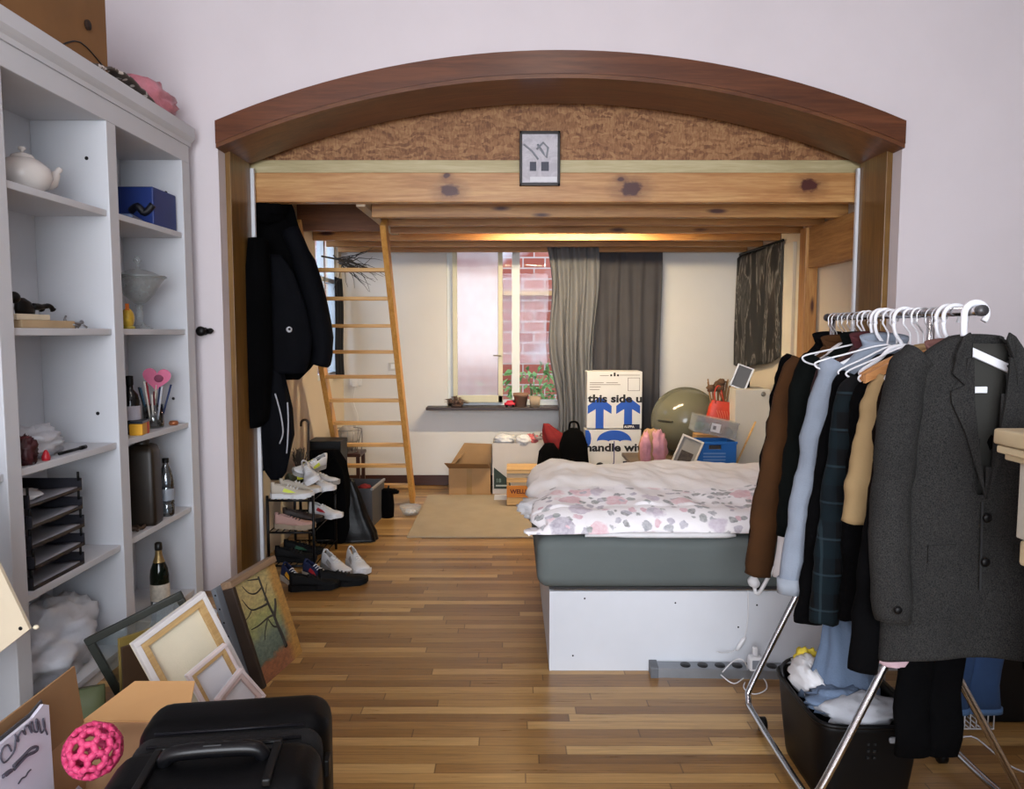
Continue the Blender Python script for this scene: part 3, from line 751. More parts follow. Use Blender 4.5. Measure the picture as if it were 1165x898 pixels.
# wall hook by the bookcase
g = thing('coat_hook', 'black round coat knob screwed to the wall right of the bookcase', 'hook', at(233, 377, YW))
mb = MB(); mb.xf(Matrix()); mb.lathe([(0, 0), (.022, 0), (.022, .006), (.012, .01), (.012, .03), (.026, .045), (.028, .06), (.02, .072), (0, .074)], 18); mb.xf(rotm(PI/2, 0, 0)); mb.build('knob', BLACKP, g)
MB().tube([(0, -.03, 0), (.045, -.035, 0), (.05, -.04, .006)], .016, 8).build('peg', BLACKP, g)
# ================= frames, carton and suitcase at the lower left =================
def pm(TL, u, d):
    """matrix of a leaning panel: x along the top edge, -z down the left edge"""
    u = Vector(u).normalized(); d = Vector(d); d = (d - u * d.dot(u)).normalized(); z = -d; y = z.cross(u)
    m = Matrix((u, y, z)).transposed().to_4x4(); m.translation = Vector(TL); return m
def place(o, m): o.location = m.to_translation(); o.rotation_euler = m.to_euler()
def framebars(w, h, b, y0, y1, bev=.002):
    mb = MB(); mb.box(0, w, y0, y1, -b, 0, bev); mb.box(0, w, y0, y1, -h, -h + b, bev); mb.box(0, b, y0, y1, -h + b, -b, bev); mb.box(w - b, w, y0, y1, -h + b, -b, bev); return mb
STRETCH = wood('stretcher_wood', ['#9b7a4c', '#b4925f', '#c7a874'], 'X', .6, vknots=False)
STRW = M('white_primed_edge', '#cfcbc9', .7, var=.05)
def canvas_back(name, label, m, w, h, b=.035, cloth=CREAM, edge=STRW, inner=STRETCH, group=None, bt=.02):
    t = thing(name, label, 'canvas', (0, 0, 0), group=group); place(t, m)
    mb = MB(); mb.box(0, w, -.001 + bt, bt + .004, -h, 0); mb.build('canvas_cloth', cloth, t)
    framebars(w, h, b * .55, -.004, bt).build('folded_edge', edge, t)
    for (x0, x1, z0, z1) in ((b*.55, b*1.2, -h + b*.55, -b*.55), (w - b*1.2, w - b*.55, -h + b*.55, -b*.55), (b*1.2, w - b*1.2, -b*1.2, -b*.55), (b*1.2, w - b*1.2, -h + b*.55, -h + b*1.2)):
        MB().box(x0, x1, 0, bt - .001, z0, z1, .001).build('stretcher_bar', inner, t)
    return t
TLc, TRc, dc = Vector((-1.278, 2.5, .452)), Vector((-1.132, 2.741, .55)), (.33, .177, -.927)
mc = pm(TLc, TRc - TLc, dc)
cv = canvas_back('stretched_canvas', 'largest cream canvas turned to show its wooden stretcher bars', mc, .30, .485)
for (sx, sz) in ((.03, -.03), (.27, -.03)):
    mb = MB(); mb.prism([(sx - .018, sz + .004), (sx + .018, sz + .004), (sx, sz - .022)], -.002, .002); mb.build('corner_wedge', STRETCH, cv)
# small canvases leaning on it
n = (mc.to_3x3() @ Vector((0, 1, 0))).normalized()
def onplane(px, py, off):
    p0 = TLc - n * off; d = _ray(px, py); s = (p0 - Vector((0, 0, CH))).dot(n) / d.dot(n)
    return Vector((0, 0, CH)) + d * s
for nm, lb, a, b, e, off, inner in (
    ('stretched_canvas', 'small white primed canvas leaning on the largest cream canvas', (213, 769), (257, 732), (232, 797), .045, STRETCH),
    ('stretched_canvas', 'smallest pinkish edged canvas in front of the small white canvas', (246, 797), (275, 760), (266, 830), .075, M('pink_bar', '#c9b3ae', .7))):
    A, B, E = onplane(*a, off), onplane(*b, off), onplane(*e, off)
    m_ = pm(A, B - A, E - A); wd = (B - A).length
    canvas_back(nm, lb, m_, wd, wd * (1.25 if off < .05 else 1.15), .022, PAPER, M('white_pinkish', '#d6c9c8', .7, var=.04), inner, bt=.016)
# black frame behind
TL, TR, d = Vector((-1.674, 2.9, .302)), Vector((-1.339, 3.028, .455)), (.376, .114, -.919)
fr = thing('picture_frame', 'empty dark green black picture frame with glass leaning against the bookcase', 'picture frame'); place(fr, pm(TL, TR - TL, d))
framebars(.385, .34, .03, -.01, .012, .003).build('frame', M('green_black_frame', '#23261f', .45), fr)
MB().box(.02, .365, .0, .003, -.32, -.02).build('glass', GLASS, fr)
# brown panels standing between
for nm, lb, px, col, Y in (('wooden_plank', 'narrow dark brown wooden panel behind the largest canvas', (150, 735), '#3b2a1c', 2.78), ('wooden_plank', 'olive edged board between the black frame and the largest canvas', (146, 725), '#7d6a36', 2.86)):
    p = at(*px, Y)
    t = MB(); t.box(-.006, .006, -.02, .2, 0, p.z, .002)
    o_ = t.build(nm, wood(nm + col[1:], [col, col, col], 'Z', .5, vknots=False), loc=(p.x - .02, Y, 0), rot=(0, 0, -.6)); tag(o_, lb, 'panel')
mb = MB(); mb.grid(lambda u, v: (-.17 + .34*u, .05*v + .02*noise.noise(Vector((u*5, v*5, 1))), -.03 + .27*v + .012*noise.noise(Vector((u*7, v*6, 5)))), 24, 20)
q = mb.build('plastic_wrap', BAGPL, loc=(-1.45, 3.22, .06), rot=(0, 0, -.3)); tag(q, 'crumpled clear wrapping between the black frame and the bookcase', 'wrapping')
# landscape painting
BLp, BRp = Vector((-1.066, 3.08, 0)), Vector((-.994, 3.457, 0)); up = Vector((-.134, .055, .453))
TLp = BLp + up; mp = pm(TLp, BRp - BLp, -up); wp, hp_ = (BRp - BLp).length, up.length
def autumn_mat(w, h):
    t = NT('autumn_paint'); t.b.inputs['Roughness'].default_value = .55
    sp = t.n('ShaderNodeSeparateXYZ'); t.l(t.co(), sp.inputs[0])
    n = t.noise(t.co(), 9, 5, .65, .8); n2 = t.noise(t.co(scale=(1, 1, 2)), 34, 4, .7)
    hgt = t.math('MULTIPLY_ADD', n.outputs[0], .3, t.math('DIVIDE', sp.outputs[2], -h))
    base = t.ramp(hgt, [(.1, '#bcae7c'), (.4, '#c4b27c'), (.62, '#a6ac70'), (.8, '#76877a'), (.95, '#62756c'), (1.08, '#96694a'), (1.2, '#a06a4c')])
    right = t.math('MULTIPLY_ADD', n.outputs[0], .25, t.math('DIVIDE', sp.outputs[0], w))
    base = t.mix(t.ramp(right, [(.86, '#000000'), (1.0, '#ffffff')]), base, '#bd8f4d')
    c = t.mix(.45, base, t.ramp(n2.outputs[0], [(.35, '#5a5a4a'), (.65, '#fff6e0')]), 'MULTIPLY')
    t.l(c, t.b.inputs['Base Color']); t.bump(n2.outputs[0], .3, .003); return t.m
lp = thing('landscape_painting', 'autumn tree painting in a brown frame leaning at the arch', 'painting'); place(lp, mp)
MB().box(.03, wp, -.004, .012, -hp_, -.03).build('painted_canvas', autumn_mat(wp, hp_), lp)
mb = MB(); mb.box(0, wp, -.02, .03, -.03, 0, .003)
mb.build('frame_rail', wood('frame_rail_wood', ['#6d5642', '#836a52', '#957a60'], 'X', .5, vknots=False), lp)
MB().box(0, .024, -.02, .03, -hp_, -.03, .003).build('frame_stile', M('frame_stile_dark', '#352a22', .5, var=.15), lp)
mb = MB()
def tr(pts, r0, r1):
    pp = smooth_path([(x, -.006, z) for x, z in pts], 4); k = len(pp); mb.tube(pp, [r0 + (r1 - r0)*i/(k-1) for i in range(k)], 6)
tr([(.27, -.40), (.265, -.34), (.255, -.29), (.25, -.24), (.235, -.17), (.225, -.05)], .013, .006)
tr([(.25, -.25), (.285, -.21), (.3, -.18)], .011, .006); tr([(.25, -.24), (.2, -.235), (.12, -.24), (.06, -.235)], .006, .002)
tr([(.24, -.18), (.17, -.175), (.1, -.16), (.06, -.10)], .006, .002); tr([(.235, -.15), (.22, -.16), (.27, -.1)], .005, .002)
tr([(.23, -.1), (.17, -.11), (.12, -.09), (.09, -.05)], .005, .002); tr([(.1, -.165), (.07, -.18), (.04, -.185)], .003, .002); tr([(.2, -.235), (.15, -.28), (.13, -.31)], .004, .002); tr([(.255, -.3), (.22, -.28), (.2, -.24)], .005, .003); tr([(.22, -.06), (.18, -.05), (.14, -.04)], .004, .002)
mb.xf(Matrix.Translation((0, -.003, 0)) @ Matrix.Diagonal((1, .35, 1, 1)))
mb.build('painted_tree', M('painted_bark', '#35322c', .6, var=.3, vs=30), lp)
# grey-edged canvas right behind the painting
m2 = mp.copy(); m2.translation = mp.to_translation() + (mp.to_3x3() @ Vector((-.035, .045, -.01)))
t = thing('stretched_canvas', 'grey canvas with stapled edge directly behind the autumn painting', 'canvas'); place(t, m2)
MB().box(0, wp - .02, -.012, .012, -hp_ + .02, 0, .003).build('canvas_cloth', M('grey_canvas', '#6f757c', .75, var=.12), t)
for k in range(7): MB().box(-.0015, .001, -.006, .0, -.03 - k*.06, -.022 - k*.06).build('staple', DARKMET, t)

# cream board leaning at the far left
t = thing('leaning_board', 'cream board corner poking in at the left edge by the bookcase', 'board', (-1.6, 2.3, 0))
mb = MB(); mb.prism([(.11, .585), (-.145, 1.2), (-.145, 0), (-.1, 0), (-.09, .43)], -.006, .006); mb.build('panel', M('cream_board', '#cdbfa6', .6, var=.04), t)
MB().cyl((.083, -.0075, .588), (.083, -.004, .588), .006).build('screw_hole', DARKMET, t)
MB().ball((.125, .004, .588), (.009, .008, .007)).build('knob', CREAM, t)

# open carton
bx0, bx1, by0, by1, bz = -1.16, -.875, 1.2, 1.985, .45
t = thing('cardboard_carton', 'open cardboard carton on the floor holding a pink ball', 'box', ((bx0+bx1)/2, (by0+by1)/2, 0)); o = t.location
mb = MB(); th = .005
mb.box(bx0, bx1, by0, by1, 0, th); mb.box(bx0, bx0 + th, by0, by1, th, bz); mb.box(bx1 - th, bx1, by0, by1, th, bz); mb.box(bx0 + th, bx1 - th, by1 - th, by1, th, bz); mb.box(bx0 + th, bx1 - th, by0, by0 + th, th, bz)
mb.build('carton_body', M('carton_kraft', '#b08863', .8, var=.06), t, origin=o)
mb = MB(); mb.prism([(bx0, by1), (bx1, by1), (bx1 - .05, by1 + .17), (bx0 + .06, by1 + .17)], 0, .005, 'XY')
for v in mb.bm.verts: v.co.z += bz + (v.co.y - by1) * .18
mb.build('flap', CARDL, t, origin=o)
mb = MB(); mb.prism([(1.45, bz), (by1, bz), (by1 - .03, bz + .17), (1.5, bz + .17)], bx0, bx0 + .005, 'YZ'); mb.build('flap', M('kraft_inside', '#94704c', .85, var=.05), t, origin=o)
# padding + ball
mb = MB(); mb.blob((0, .04, .24), (.108, .26, .2), .25, 9, n=40, seed=21, flat=0)
tag(mb.build('packing_bag', BAGPL, loc=(-1.0, 1.52, .006)), 'crumpled white plastic packing at the bottom of the carton', 'bag')
bp = at(106, 854, 1.74)
t = tag(MB().build('lattice_ball', M('pink_rubber', '#c23a66', .55, var=.08), loc=bp), 'pink rubber lattice ball lying in the open carton', 'ball')
src = bmesh.new(); bmesh.ops.create_icosphere(src, subdivisions=2, radius=1)
mb = MB(); R_ = .058
for e in src.edges:
    a, b = [f.calc_center_median().normalized() * R_ for f in e.link_faces]
    mid = ((a + b) / 2).normalized() * R_
    mb.tube([a, mid, b], .0082, 6)
for f in src.faces: mb.ball(f.calc_center_median().normalized() * R_, .0088, 6)
src.free(); me = t.data; mb.bm.to_mesh(me); mb.bm.free()
# white board with marker writing
t = thing('marker_board', 'white paper board with dark handwriting standing in the carton', 'board', (-1.11, 1.5, .012))
mb = MB(); mb.prism([(-.28, .0), (.25, .0), (.265, .33), (.26, .6), (.24, .612), (.2, .6), (-.28, .595)], -.004, .004, 'YZ'); mb.build('sheet', M('white_sheet', '#cdcad6', .6, var=.04), t)
mb = MB(); mb.bar((-.007, -.28, .598), (-.007, .2, .602), .004, .012); mb.bar((-.007, .2, .602), (-.007, .25, .614), .004, .01)
mb.build('binding', M('binding_dark', '#3c3a3c', .6), t)
YY = lambda px, py: (lambda p: (.006, p.y - 1.5, p.z - .012))(atx(px, py, -1.106))
def scr(pts, r=.0022):
    MB().tube(smooth_path([YY(*p) for p in pts], 4), r, 6).build('handwriting', M('graphite_ink', '#4b4853', .7), t)
scr([(53, 836), (49, 826), (48, 818), (50, 828), (46, 834), (43, 822), (40, 819), (42, 832), (38, 832), (36, 822), (33, 824), (35, 834), (31, 826), (27, 829), (28, 836), (24, 832), (20, 838), (20, 844), (16, 836)], .002)
scr([(17, 838), (16, 852), (12, 860), (4, 868), (0, 862), (2, 852), (8, 848), (12, 855)], .002)
scr([(14, 872), (24, 862), (34, 852), (41, 850), (40, 855), (30, 860), (22, 868), (15, 876)], .0035)
scr([(2, 884), (8, 879), (12, 877), (6, 882)], .0045); scr([(20, 892), (24, 886), (28, 884), (31, 879), (34, 876)], .0018)

# suitcase
t = thing('suitcase', 'black hard shell suitcase standing upright in the foreground', 'suitcase', (-.628, 1.60, 0), math.radians(8))
SC = M('black_shell', '#050506', .45, var=.1, bump=.05, bs=160, spec=.12)
W2, zt = .213, .612
MB().box(-W2, W2, .065, .235, .045, zt, .055, seg=5).build('back_shell', SC, t)
MB().box(-W2, W2, -.2, .005, .045, zt + .004, .055, seg=5).build('front_shell', SC, t)
MB().box(-W2 + .008, W2 - .008, -.02, .09, .052, zt - .012, .045, seg=5).build('zip_band', M('black_zip_cloth', '#050507', .85, bump=.2, bs=120), t)
for y in (.008, .062): MB().tube([(-W2 + .05, y, zt - .008), (W2 - .05, y, zt - .008)], .004, 8).build('zip', M('zip_teeth', '#17171c', .35, .5), t)
mb = MB(); zz = zt + .004
mb.box(-.13, .13, -.045, -.03, zz - .004, zz + .012, .004); mb.box(-.13, -.112, -.19, -.045, zz - .004, zz + .012, .004); mb.box(.112, .13, -.19, -.045, zz - .004, zz + .012, .004)
mb.build('handle_surround', BLACKP, t)
MB().box(-.112, .112, -.062, -.046, zz - .002, zz + .006, .002).build('handle_slot', M('slot_black', '#040405', .6), t)
mb = MB(); mb.tube(smooth_path([(-.1, -.085, zz), (-.085, -.088, zz + .02), (-.04, -.09, zz + .026), (.04, -.09, zz + .026), (.085, -.088, zz + .02), (.1, -.085, zz)]), .016, 12); mb.build('grip_handle', M('grip_black', '#08080a', .3, spec=.3), t)
MB().box(-.02, .02, -.1, -.078, zz + .036, zz + .042, .003).build('grip_button', BLACKP, t)
MB().box(W2 - .002, W2 + .012, .0, .05, .3, .42, .005).build('side_handle', BLACKP, t)
MB().box(W2 - .004, W2 + .008, .015, .055, .50, .54, .003).build('latch', BLACKP, t)
for sx in (-1, 1):
    for y in (-.13, .15):
        MB().cyl((sx*.16 - .012, y, .026), (sx*.16 + .012, y, .026), .026, n=18).build('wheel', BLACKP, t)
for x in (-.15, -.1, .1, .15): MB().box(x - .006, x + .006, -.206, -.198, .1, .52, .003).build('rib', SC, t)
# ================= bed =================
bd = thing('bed_base', 'white painted bed base box under the grey mattress', 'bed', (1.2, 3.9, 0)); o = bd.location
BASEW = M('scuffed_white_board', '#c9ccd2', .45, var=.05, vs=2.5)
MB().box(.165, 2.075, 3.285, 3.305, 0, .362, .002).build('front_board', BASEW, bd, origin=o)
MB().box(.165, .185, 3.306, 4.52, 0, .362, .002).build('end_board', BASEW, bd, origin=o)
MB().box(2.055, 2.075, 3.306, 4.30, 0, .362, .002).build('end_board', BASEW, bd, origin=o)
MB().box(.165, 2.075, 3.306, 4.3, .362, .374, .002).build('top_board', M('bed_board_dark', '#2c2a2a', .7), bd, origin=o)
for (x, z) in ((.32, .33), (.72, .31), (1.08, .3), (.27, .07), (1.0, .2)):
    MB().cyl((x, 3.286, z), (x, 3.2835, z), .004, n=8).build('screw', DARKMET, bd, origin=o)
mt = thing('mattress', 'thick mattress in a grey green fitted sheet on the white base', 'mattress', (1.2, 3.9, .374)); o = mt.location
SHEET = M('grey_sheet', '#5d6463', .85, var=.08, vs=3, bump=.08, bs=40, stretch=(.4, 1, 1))
mb = MB(); mb.box(.11, 2.095, 3.265, 4.55, .374, .605, .055, seg=5)
bmesh.ops.subdivide_edges(mb.bm, edges=[e for e in mb.bm.edges if e.calc_length() > .3], cuts=24, use_grid_fill=True)
for v in mb.bm.verts:
    p = v.co; k = noise.noise(Vector((p.x * 2.0, p.y * 2, p.z * 9)))
    if p.y < 3.4: p.y += .012 * k
    p.z += .008 * noise.noise(p * 3) * (1 if p.z > .45 else 0)
mb.build('sheet', SHEET, mt, origin=o)
# duvet: rumpled, folded back over itself
def duvet_mat():
    t = NT('floral_duvet'); b = t.b; b.inputs['Roughness'].default_value = .85
    co = t.co('Object')
    sp = t.n('ShaderNodeSeparateXYZ'); t.l(co, sp.inputs[0])
    base = '#efecee'
    # roses and leaves: cells with random colours, wobbly outline
    nz = t.noise(co, 14, 3, .6)
    ad = t.n('ShaderNodeVectorMath', operation='MULTIPLY_ADD'); t.l(nz.outputs['Color'], ad.inputs[0]); ad.inputs[1].default_value = (.06,)*3; t.l(co, ad.inputs[2])
    col = base
    def layer(col, sc, thr, stops, seed, dens):
        vo = t.n('ShaderNodeTexVoronoi'); vo.inputs['Scale'].default_value = sc; vo.inputs['Randomness'].default_value = .9
        mp = t.n('ShaderNodeMapping'); mp.inputs['Location'].default_value = (seed, seed * .7, seed * .3); t.l(ad.outputs[0], mp.inputs[0]); t.l(mp.outputs[0], vo.inputs['Vector'])
        s = t.n('ShaderNodeSeparateColor'); t.l(vo.outputs['Color'], s.inputs[0])
        c = t.ramp(s.outputs[0], stops, 'CONSTANT')
        inner = t.noise(co, 60, 2)
        c = t.mix(t.math('MULTIPLY', inner.outputs[0], .8), c, base)
        m = t.ramp(vo.outputs['Distance'], [(thr * .8, '#ffffff'), (thr, '#000000')])
        m = t.math('MULTIPLY', m, t.math('LESS_THAN', s.outputs[1], dens))
        return t.mix(m, col, c)
    col = layer(col, 20, .44, [(0, '#4f5a55'), (.3, '#7a7f86'), (.55, '#39423e'), (.8, '#8e8b9c')], 3.1, .55)
    col = layer(col, 8.5, .5, [(0, '#d8a3ad'), (.35, '#b9aabd'), (.6, '#e0b4ba'), (.85, '#8d8398')], 0, .62)
    col = layer(col, 17, .36, [(0, '#50605a'), (.4, '#9a93a6'), (.7, '#cf98a6')], 7.7, .4)
    # printed face shows on the lower fold only
    w = t.noise(t.co(scale=(1, .4, .4)), 2.6, 2)
    fy = t.math('MULTIPLY_ADD', w.outputs[0], -.22, t.math('ADD', sp.outputs[1], .11))
    m = t.ramp(fy, [(.18, '#ffffff'), (.2, '#000000')])
    t.l(t.mix(m, '#f6f4f3', col), b.inputs['Base Color'])
    n2 = t.noise(co, 9, 4, .6, 1.0); t.bump(n2.outputs[0], .2, .02); return t.m
dx0, dx1, dy0, dy1 = .085, 2.05, 3.27, 4.56
def duv(u, v):
    """u along x, v around: front bottom lip -> over the top -> back"""
    x = dx0 + (dx1 - dx0) * u
    n1 = noise.noise(Vector((x * 3.2, v * 4.0, .3))); n2 = noise.noise(Vector((x * 9, v * 9, 4.2))); n3 = noise.noise(Vector((x * 16 + v*6, v * 14, 9.2)))
    d = .035 * n1 + .02 * n2 + .01 * n3
    edge = min(1, u / .07) ** .5 if u < .07 else 1.0
    front = dy0 + .012 + .05 * noise.noise(Vector((x * 2.1, 3, 7)))
    if v < .12:
        t = v / .12; y = front + .10 * (1 - t) + .0; z = .617 + .004 * t + .006 * n2
    elif v < .34:
        t = (v - .12) / .22; a = t * PI * .5
        hgt = .088 + .035 * noise.noise(Vector((x * 2.6, 8, 1)))
        y = front + .14 * (1 - math.cos(a)) + d * .7; z = .622 + hgt * math.sin(a) + d * .4 * t
    else:
        t = (v - .34) / .66
        y = front + .14 + t * (dy1 - front - .14); z = .622 + .088 + .04 * math.sin(min(1, t * 3) * PI / 2) * (1 - .15 * t) + d * .9 
        if t > .9: z -= (t - .9) * .9
    z = .617 + (z - .617) * (.35 + .65 * edge) + 0
    x += .03 * noise.noise(Vector((u * 3, v * 7, 2))) * (1 if u > .02 else 2.2)
    if u < .07: x -= .0
    return (x, y, max(z, .612))
mb = MB(); mb.grid(duv, 150, 90)
dv = mb.build('duvet', duvet_mat(), origin=(1.1, 3.5, .61)); tag(dv, 'rumpled white duvet with pink and grey roses on the bed', 'duvet')
sm = dv.modifiers.new('s', 'SOLIDIFY'); sm.thickness = .01; sm.offset = -1
mb = MB(); mb.blob((0, 0, .045), (.14, .16, .05), .3, 8, n=30, seed=31, flat=0); mb.xf(rotm(0, 0, .2))
q = mb.build('white_towel', WCLOTH, loc=(.17, 3.62, .607)); tag(q, 'bunched white cloth hanging off the left corner of the bed', 'cloth')
mb = MB(); mb.tube(smooth_path([(.32, 3.29, .612), (.5, 3.27, .618), (.75, 3.275, .616), (.98, 3.29, .612)]), [.008]*4 + [.012]*4 + [.012]*4 + [.007], 10)
q = mb.build('white_underlay', WCLOTH, origin=(.65, 3.28, .605)); tag(q, 'white sheet edge peeping out under the duvet front', 'sheet')

# power strip, plugs, cable
ps = thing('power_strip', 'long grey power strip with round black sockets along the bed base', 'power strip', (.99, 3.235, 0), math.radians(-2)); 
ALU = M('brushed_aluminium', '#8d9196', .35, .7)
mb = MB(); mb.prism([(-.03, .0), (.034, 0), (.034, .044), (.03, .048), (-.026, .042), (-.03, .038)], -.36, .62, 'YZ'); mb.build('housing', ALU, ps)
mb = MB(); mb.prism([(-.034, 0), (.036, 0), (.036, .052), (-.03, .046), (-.034, .04)], -.385, -.352, 'YZ'); mb.build('end_cap', M('end_cap_grey', '#5b5e63', .5), ps)
tl = math.atan2(.028, .02)
for k in range(11):
    x = -.23 + k * .075
    if k in (4,): pass
    mb = MB(); mb.lathe([(0, .0015), (.0225, .0015), (.0235, -.003), (0, -.003)], 20); mb.xf(rotm(math.radians(6), 0, 0, (x, .003, .0455)))
    mb.build('socket', M('socket_black', '#0c0c0e', .4), ps)
pl = thing('power_adapter', 'white square plug adapter in the middle of the power strip', 'plug', (.99 + .055, 3.19, .05))
MB().box(-.027, .027, -.025, .02, -.0, .062, .008).build('adapter_body', WHITEP, pl)
MB().box(-.017, .017, -.0262, -.025, .012, .05, .002).build('socket_face', M('grey_face', '#7f848c', .5), pl)
MB().box(-.01, .012, -.01, .01, .062, .10, .005).build('plug_top', WHITEP, pl)
cb = thing('lamp_cable', 'thin white cable with an inline switch on the bed base front', 'cable', (1.15, 3.27, .1))
o = cb.location
Yc = 3.276
pts = [at(816, 742, 3.2), at(826, 743, 3.24), at(836, 740, Yc), at(842, 734, Yc), at(848, 722, Yc), at(851, 700, Yc), at(851, 672, Yc)]
MB().tube(smooth_path(pts), .0025, 6).build('cord', WHITEP, cb, origin=o)
a, b = at(838, 740, Yc - .004), at(848, 725, Yc - .004); mb = MB(); mb.tube([a, (a*3+b)/4, (a+b*3)/4, b], [.006, .01, .01, .006], 10); mb.build('inline_switch', WHITEP, cb, origin=o)
cl = thing('clip_lamp', 'white clip on lamp arm at the mattress edge', 'lamp', at(860, 668, 3.25)); o = cl.location
p0, p1, p2 = at(857, 662, 3.25), at(862, 676, 3.24), at(876, 654, 3.22)
mb = MB(); mb.lathe([(0, -.02), (.02, -.02), (.024, 0), (.02, .03), (0, .03)], 18); mb.xf(rotm(PI/2, 0, 0, p0)); mb.build('lamp_head', WHITEP, cl, origin=o)
MB().tube(smooth_path([p0, p1, p2, at(886, 640, 3.2)]), .0085, 8).build('arm', WHITEP, cl, origin=o)
mb = MB(); mb.box(p0.x - .012, p0.x + .012, 3.25, 3.283, p0.z - .012, p0.z + .012, .003); mb.build('clamp', WHITEP, cl, origin=o)
wc = thing('extension_cable', 'loose white cable looping on the floor beside the power strip', 'cable', (1.2, 3.18, 0)); o = wc.location
pts = [at(822, 765, 3.2), at(835, 752, 3.16), at(846, 752, 3.13), fl(852, 768, .003), fl(846, 782, .003), fl(858, 790, .003), fl(872, 784, .003), fl(868, 772, .003), fl(850, 770, .003), fl(835, 778, .004), fl(820, 768, .02)]
MB().tube(smooth_path(pts, 5), .0028, 6).build('cord', WHITEP, wc, origin=o)

# ================= far end of the alcove =================
mb = MB(); mb.box(-.77, .95, 5.48, 6.92, 0, .012, .004)
tag(mb.build('floor_mat', M('tan_mat', '#a0917a', .8, var=.06, bump=.1, bs=80), origin=(.09, 6.2, 0)), 'plain tan floor mat in the middle of the alcove', 'rug')
mb = MB(); mb.box(-.16, .14, 6.70, 6.91, .0125, .016); tag(mb.build('paper_sheet', PAPER, origin=(0, 6.8, .0125)), 'pale sheet of paper on the mat before the white box', 'paper')

# ladder
ld = thing('loft_ladder', 'pine ladder leaning on the loft joists at the left', 'ladder', (-1.17, 6.65, 0))
LADW = wood('ladder_pine', ['#b07a34', '#c48d45', '#d6a35a'], 'Z', .45, vknots=False)
LADR = wood('rung_pine', ['#b3803c', '#c8944e', '#d9aa66'], 'X', .45, vknots=False)
def lY(z): return -1.37 * z / 2.25
for x in (-.295, .295):
    MB().bar((x, 0, 0.02), (x, lY(2.245), 2.245), .04, .105, up=(0, 1, .6), bev=.004).build('stile', LADW, ld)
for k in range(-1, 9):
    z = .37 + .196 * k
    MB().box(-.278, .278, lY(z) - .04, lY(z) + .04, z - .013, z + .013, .003).build('rung', LADR, ld)
MB().box(-.02, .05, -.02, .02, -.0, .0).bm.free()

# cardboard box, open
t = thing('cardboard_carton', 'small open brown cardboard box with raised flaps by the far wall', 'box', (-.4, 7.1, 0)); o = t.location
x0, x1, y0, y1, zt_ = -.585, -.2, 6.985, 7.24, .245
mb = MB(); mb.box(x0, x1, y0, y1, 0, .005); mb.box(x0, x0+.005, y0, y1, .005, zt_); mb.box(x1-.005, x1, y0, y1, .005, zt_); mb.box(x0+.005, x1-.005, y0, y0+.005, .005, zt_); mb.box(x0+.005, x1-.005, y1-.005, y1, .005, zt_)
mb.build('carton_body', CARD, t, origin=o)
mb = MB(); mb.prism([(x0, zt_), (x1, zt_), (x1 + .01, zt_ + .19), (x0 + .13, zt_ + .2)], y1, y1 + .005); mb.build('flap', CARD, t, origin=o)
mb = MB(); mb.prism([(x0, y0), (x1, y0), (x1 - .02, y0 - .1), (x0 - .03, y0 - .12)], 0, .005, 'XY')
for v in mb.bm.verts: v.co.z += zt_ + (y0 - v.co.y) * .55
mb.build('flap', M('cardboard_dark_inside', '#8d6c47', .85), t, origin=o)
mb = MB(); mb.prism([(y0, zt_), (y1, zt_), (y1 - .03, zt_ + .12), (y0 + .02, zt_ + .02)], 0, .005, 'YZ')
for v in mb.bm.verts: v.co.x += x0 + (v.co.z - zt_) * 1.2
mb.build('flap', CARD, t, origin=o)
MB().box(-.42, -.37, y0 - .002, y0, 0, zt_).build('tape', M('brown_tape', '#94713f', .4), t, origin=o)

# white box full of clothes
t = thing('storage_box', 'large white box heaped with clothes under the window', 'box', (.08, 7.2, 0)); o = t.location
x0, x1, y0, y1, zt_ = -.18, .352, 7.01, 7.38, .475
WB = M('white_card', '#c3bdba', .75, var=.04)
mb = MB(); mb.box(x0, x1, y0, y1, 0, .006); mb.box(x0, x0+.006, y0, y1, .006, zt_); mb.box(x1-.006, x1, y0, y1, .006, zt_); mb.box(x0+.006, x1-.006, y0, y0+.006, .006, zt_); mb.box(x0+.006, x1-.006, y1-.006, y1, .006, zt_)
mb.build('carton_body', WB, t, origin=o)
mb = MB(); mb.prism([(x0 + .012, .05), (x0 + .17, .05), (x0 + .16, .13), (x0 + .012, .25)], y0 - .0025, y0); mb.build('printed_panel', M('green_black_print', '#27352f', .6), t, origin=o)
mb = text_mb('18', .05, bold=.001); mb.xf(Matrix.Translation((x0 + .03, y0 - .0035, .11))); mb.build('printed_number', M('print_pale', '#6f7f78', .6), t, origin=o)
mb = MB(); mb.box(x0 + .03, x0 + .15, y0 - .0035, y0 - .0025, .072, .086); mb.build('printed_line', M('print_line', '#aab0ac', .6), t, origin=o)
def cloth(name, label, cat, loc, r, mat, seed, amp=.3, fr=8, group=None, flat=0, n=28, rz=0):
    mb = MB(); mb.blob((0, 0, r[2] if flat == 0 else 0), r, amp, fr, n=n, seed=seed, flat=flat)
    q = mb.build(name, mat, loc=loc, rot=(0, 0, rz)); return tag(q, label, cat, group)
SKIN = M('pale_red_cloth', '#b85f62', .8); GREYC = M('grey_knit', '#8d8583', .9, bump=.3, bs=60)
MB_ = MB(); MB_.blob((0, 0, .2), (.24, .165, .21), .1, 6, n=24, seed=2, flat=0)
q = MB_.build('clothes_pile', BLACKF, loc=(.086, 7.195, .008)); tag(q, 'dark clothes filling the large white box', 'clothes')
cloth('white_shirt', 'white garment folded over the front rim of the white box', 'shirt', (.11, 7.05, .445), (.07, .06, .05), WCLOTH, 4, .3)
cloth('white_shirt', 'white crumpled garment at the left corner of the white box', 'shirt', (-.07, 7.12, .45), (.1, .07, .045), WCLOTH, 9, .35)
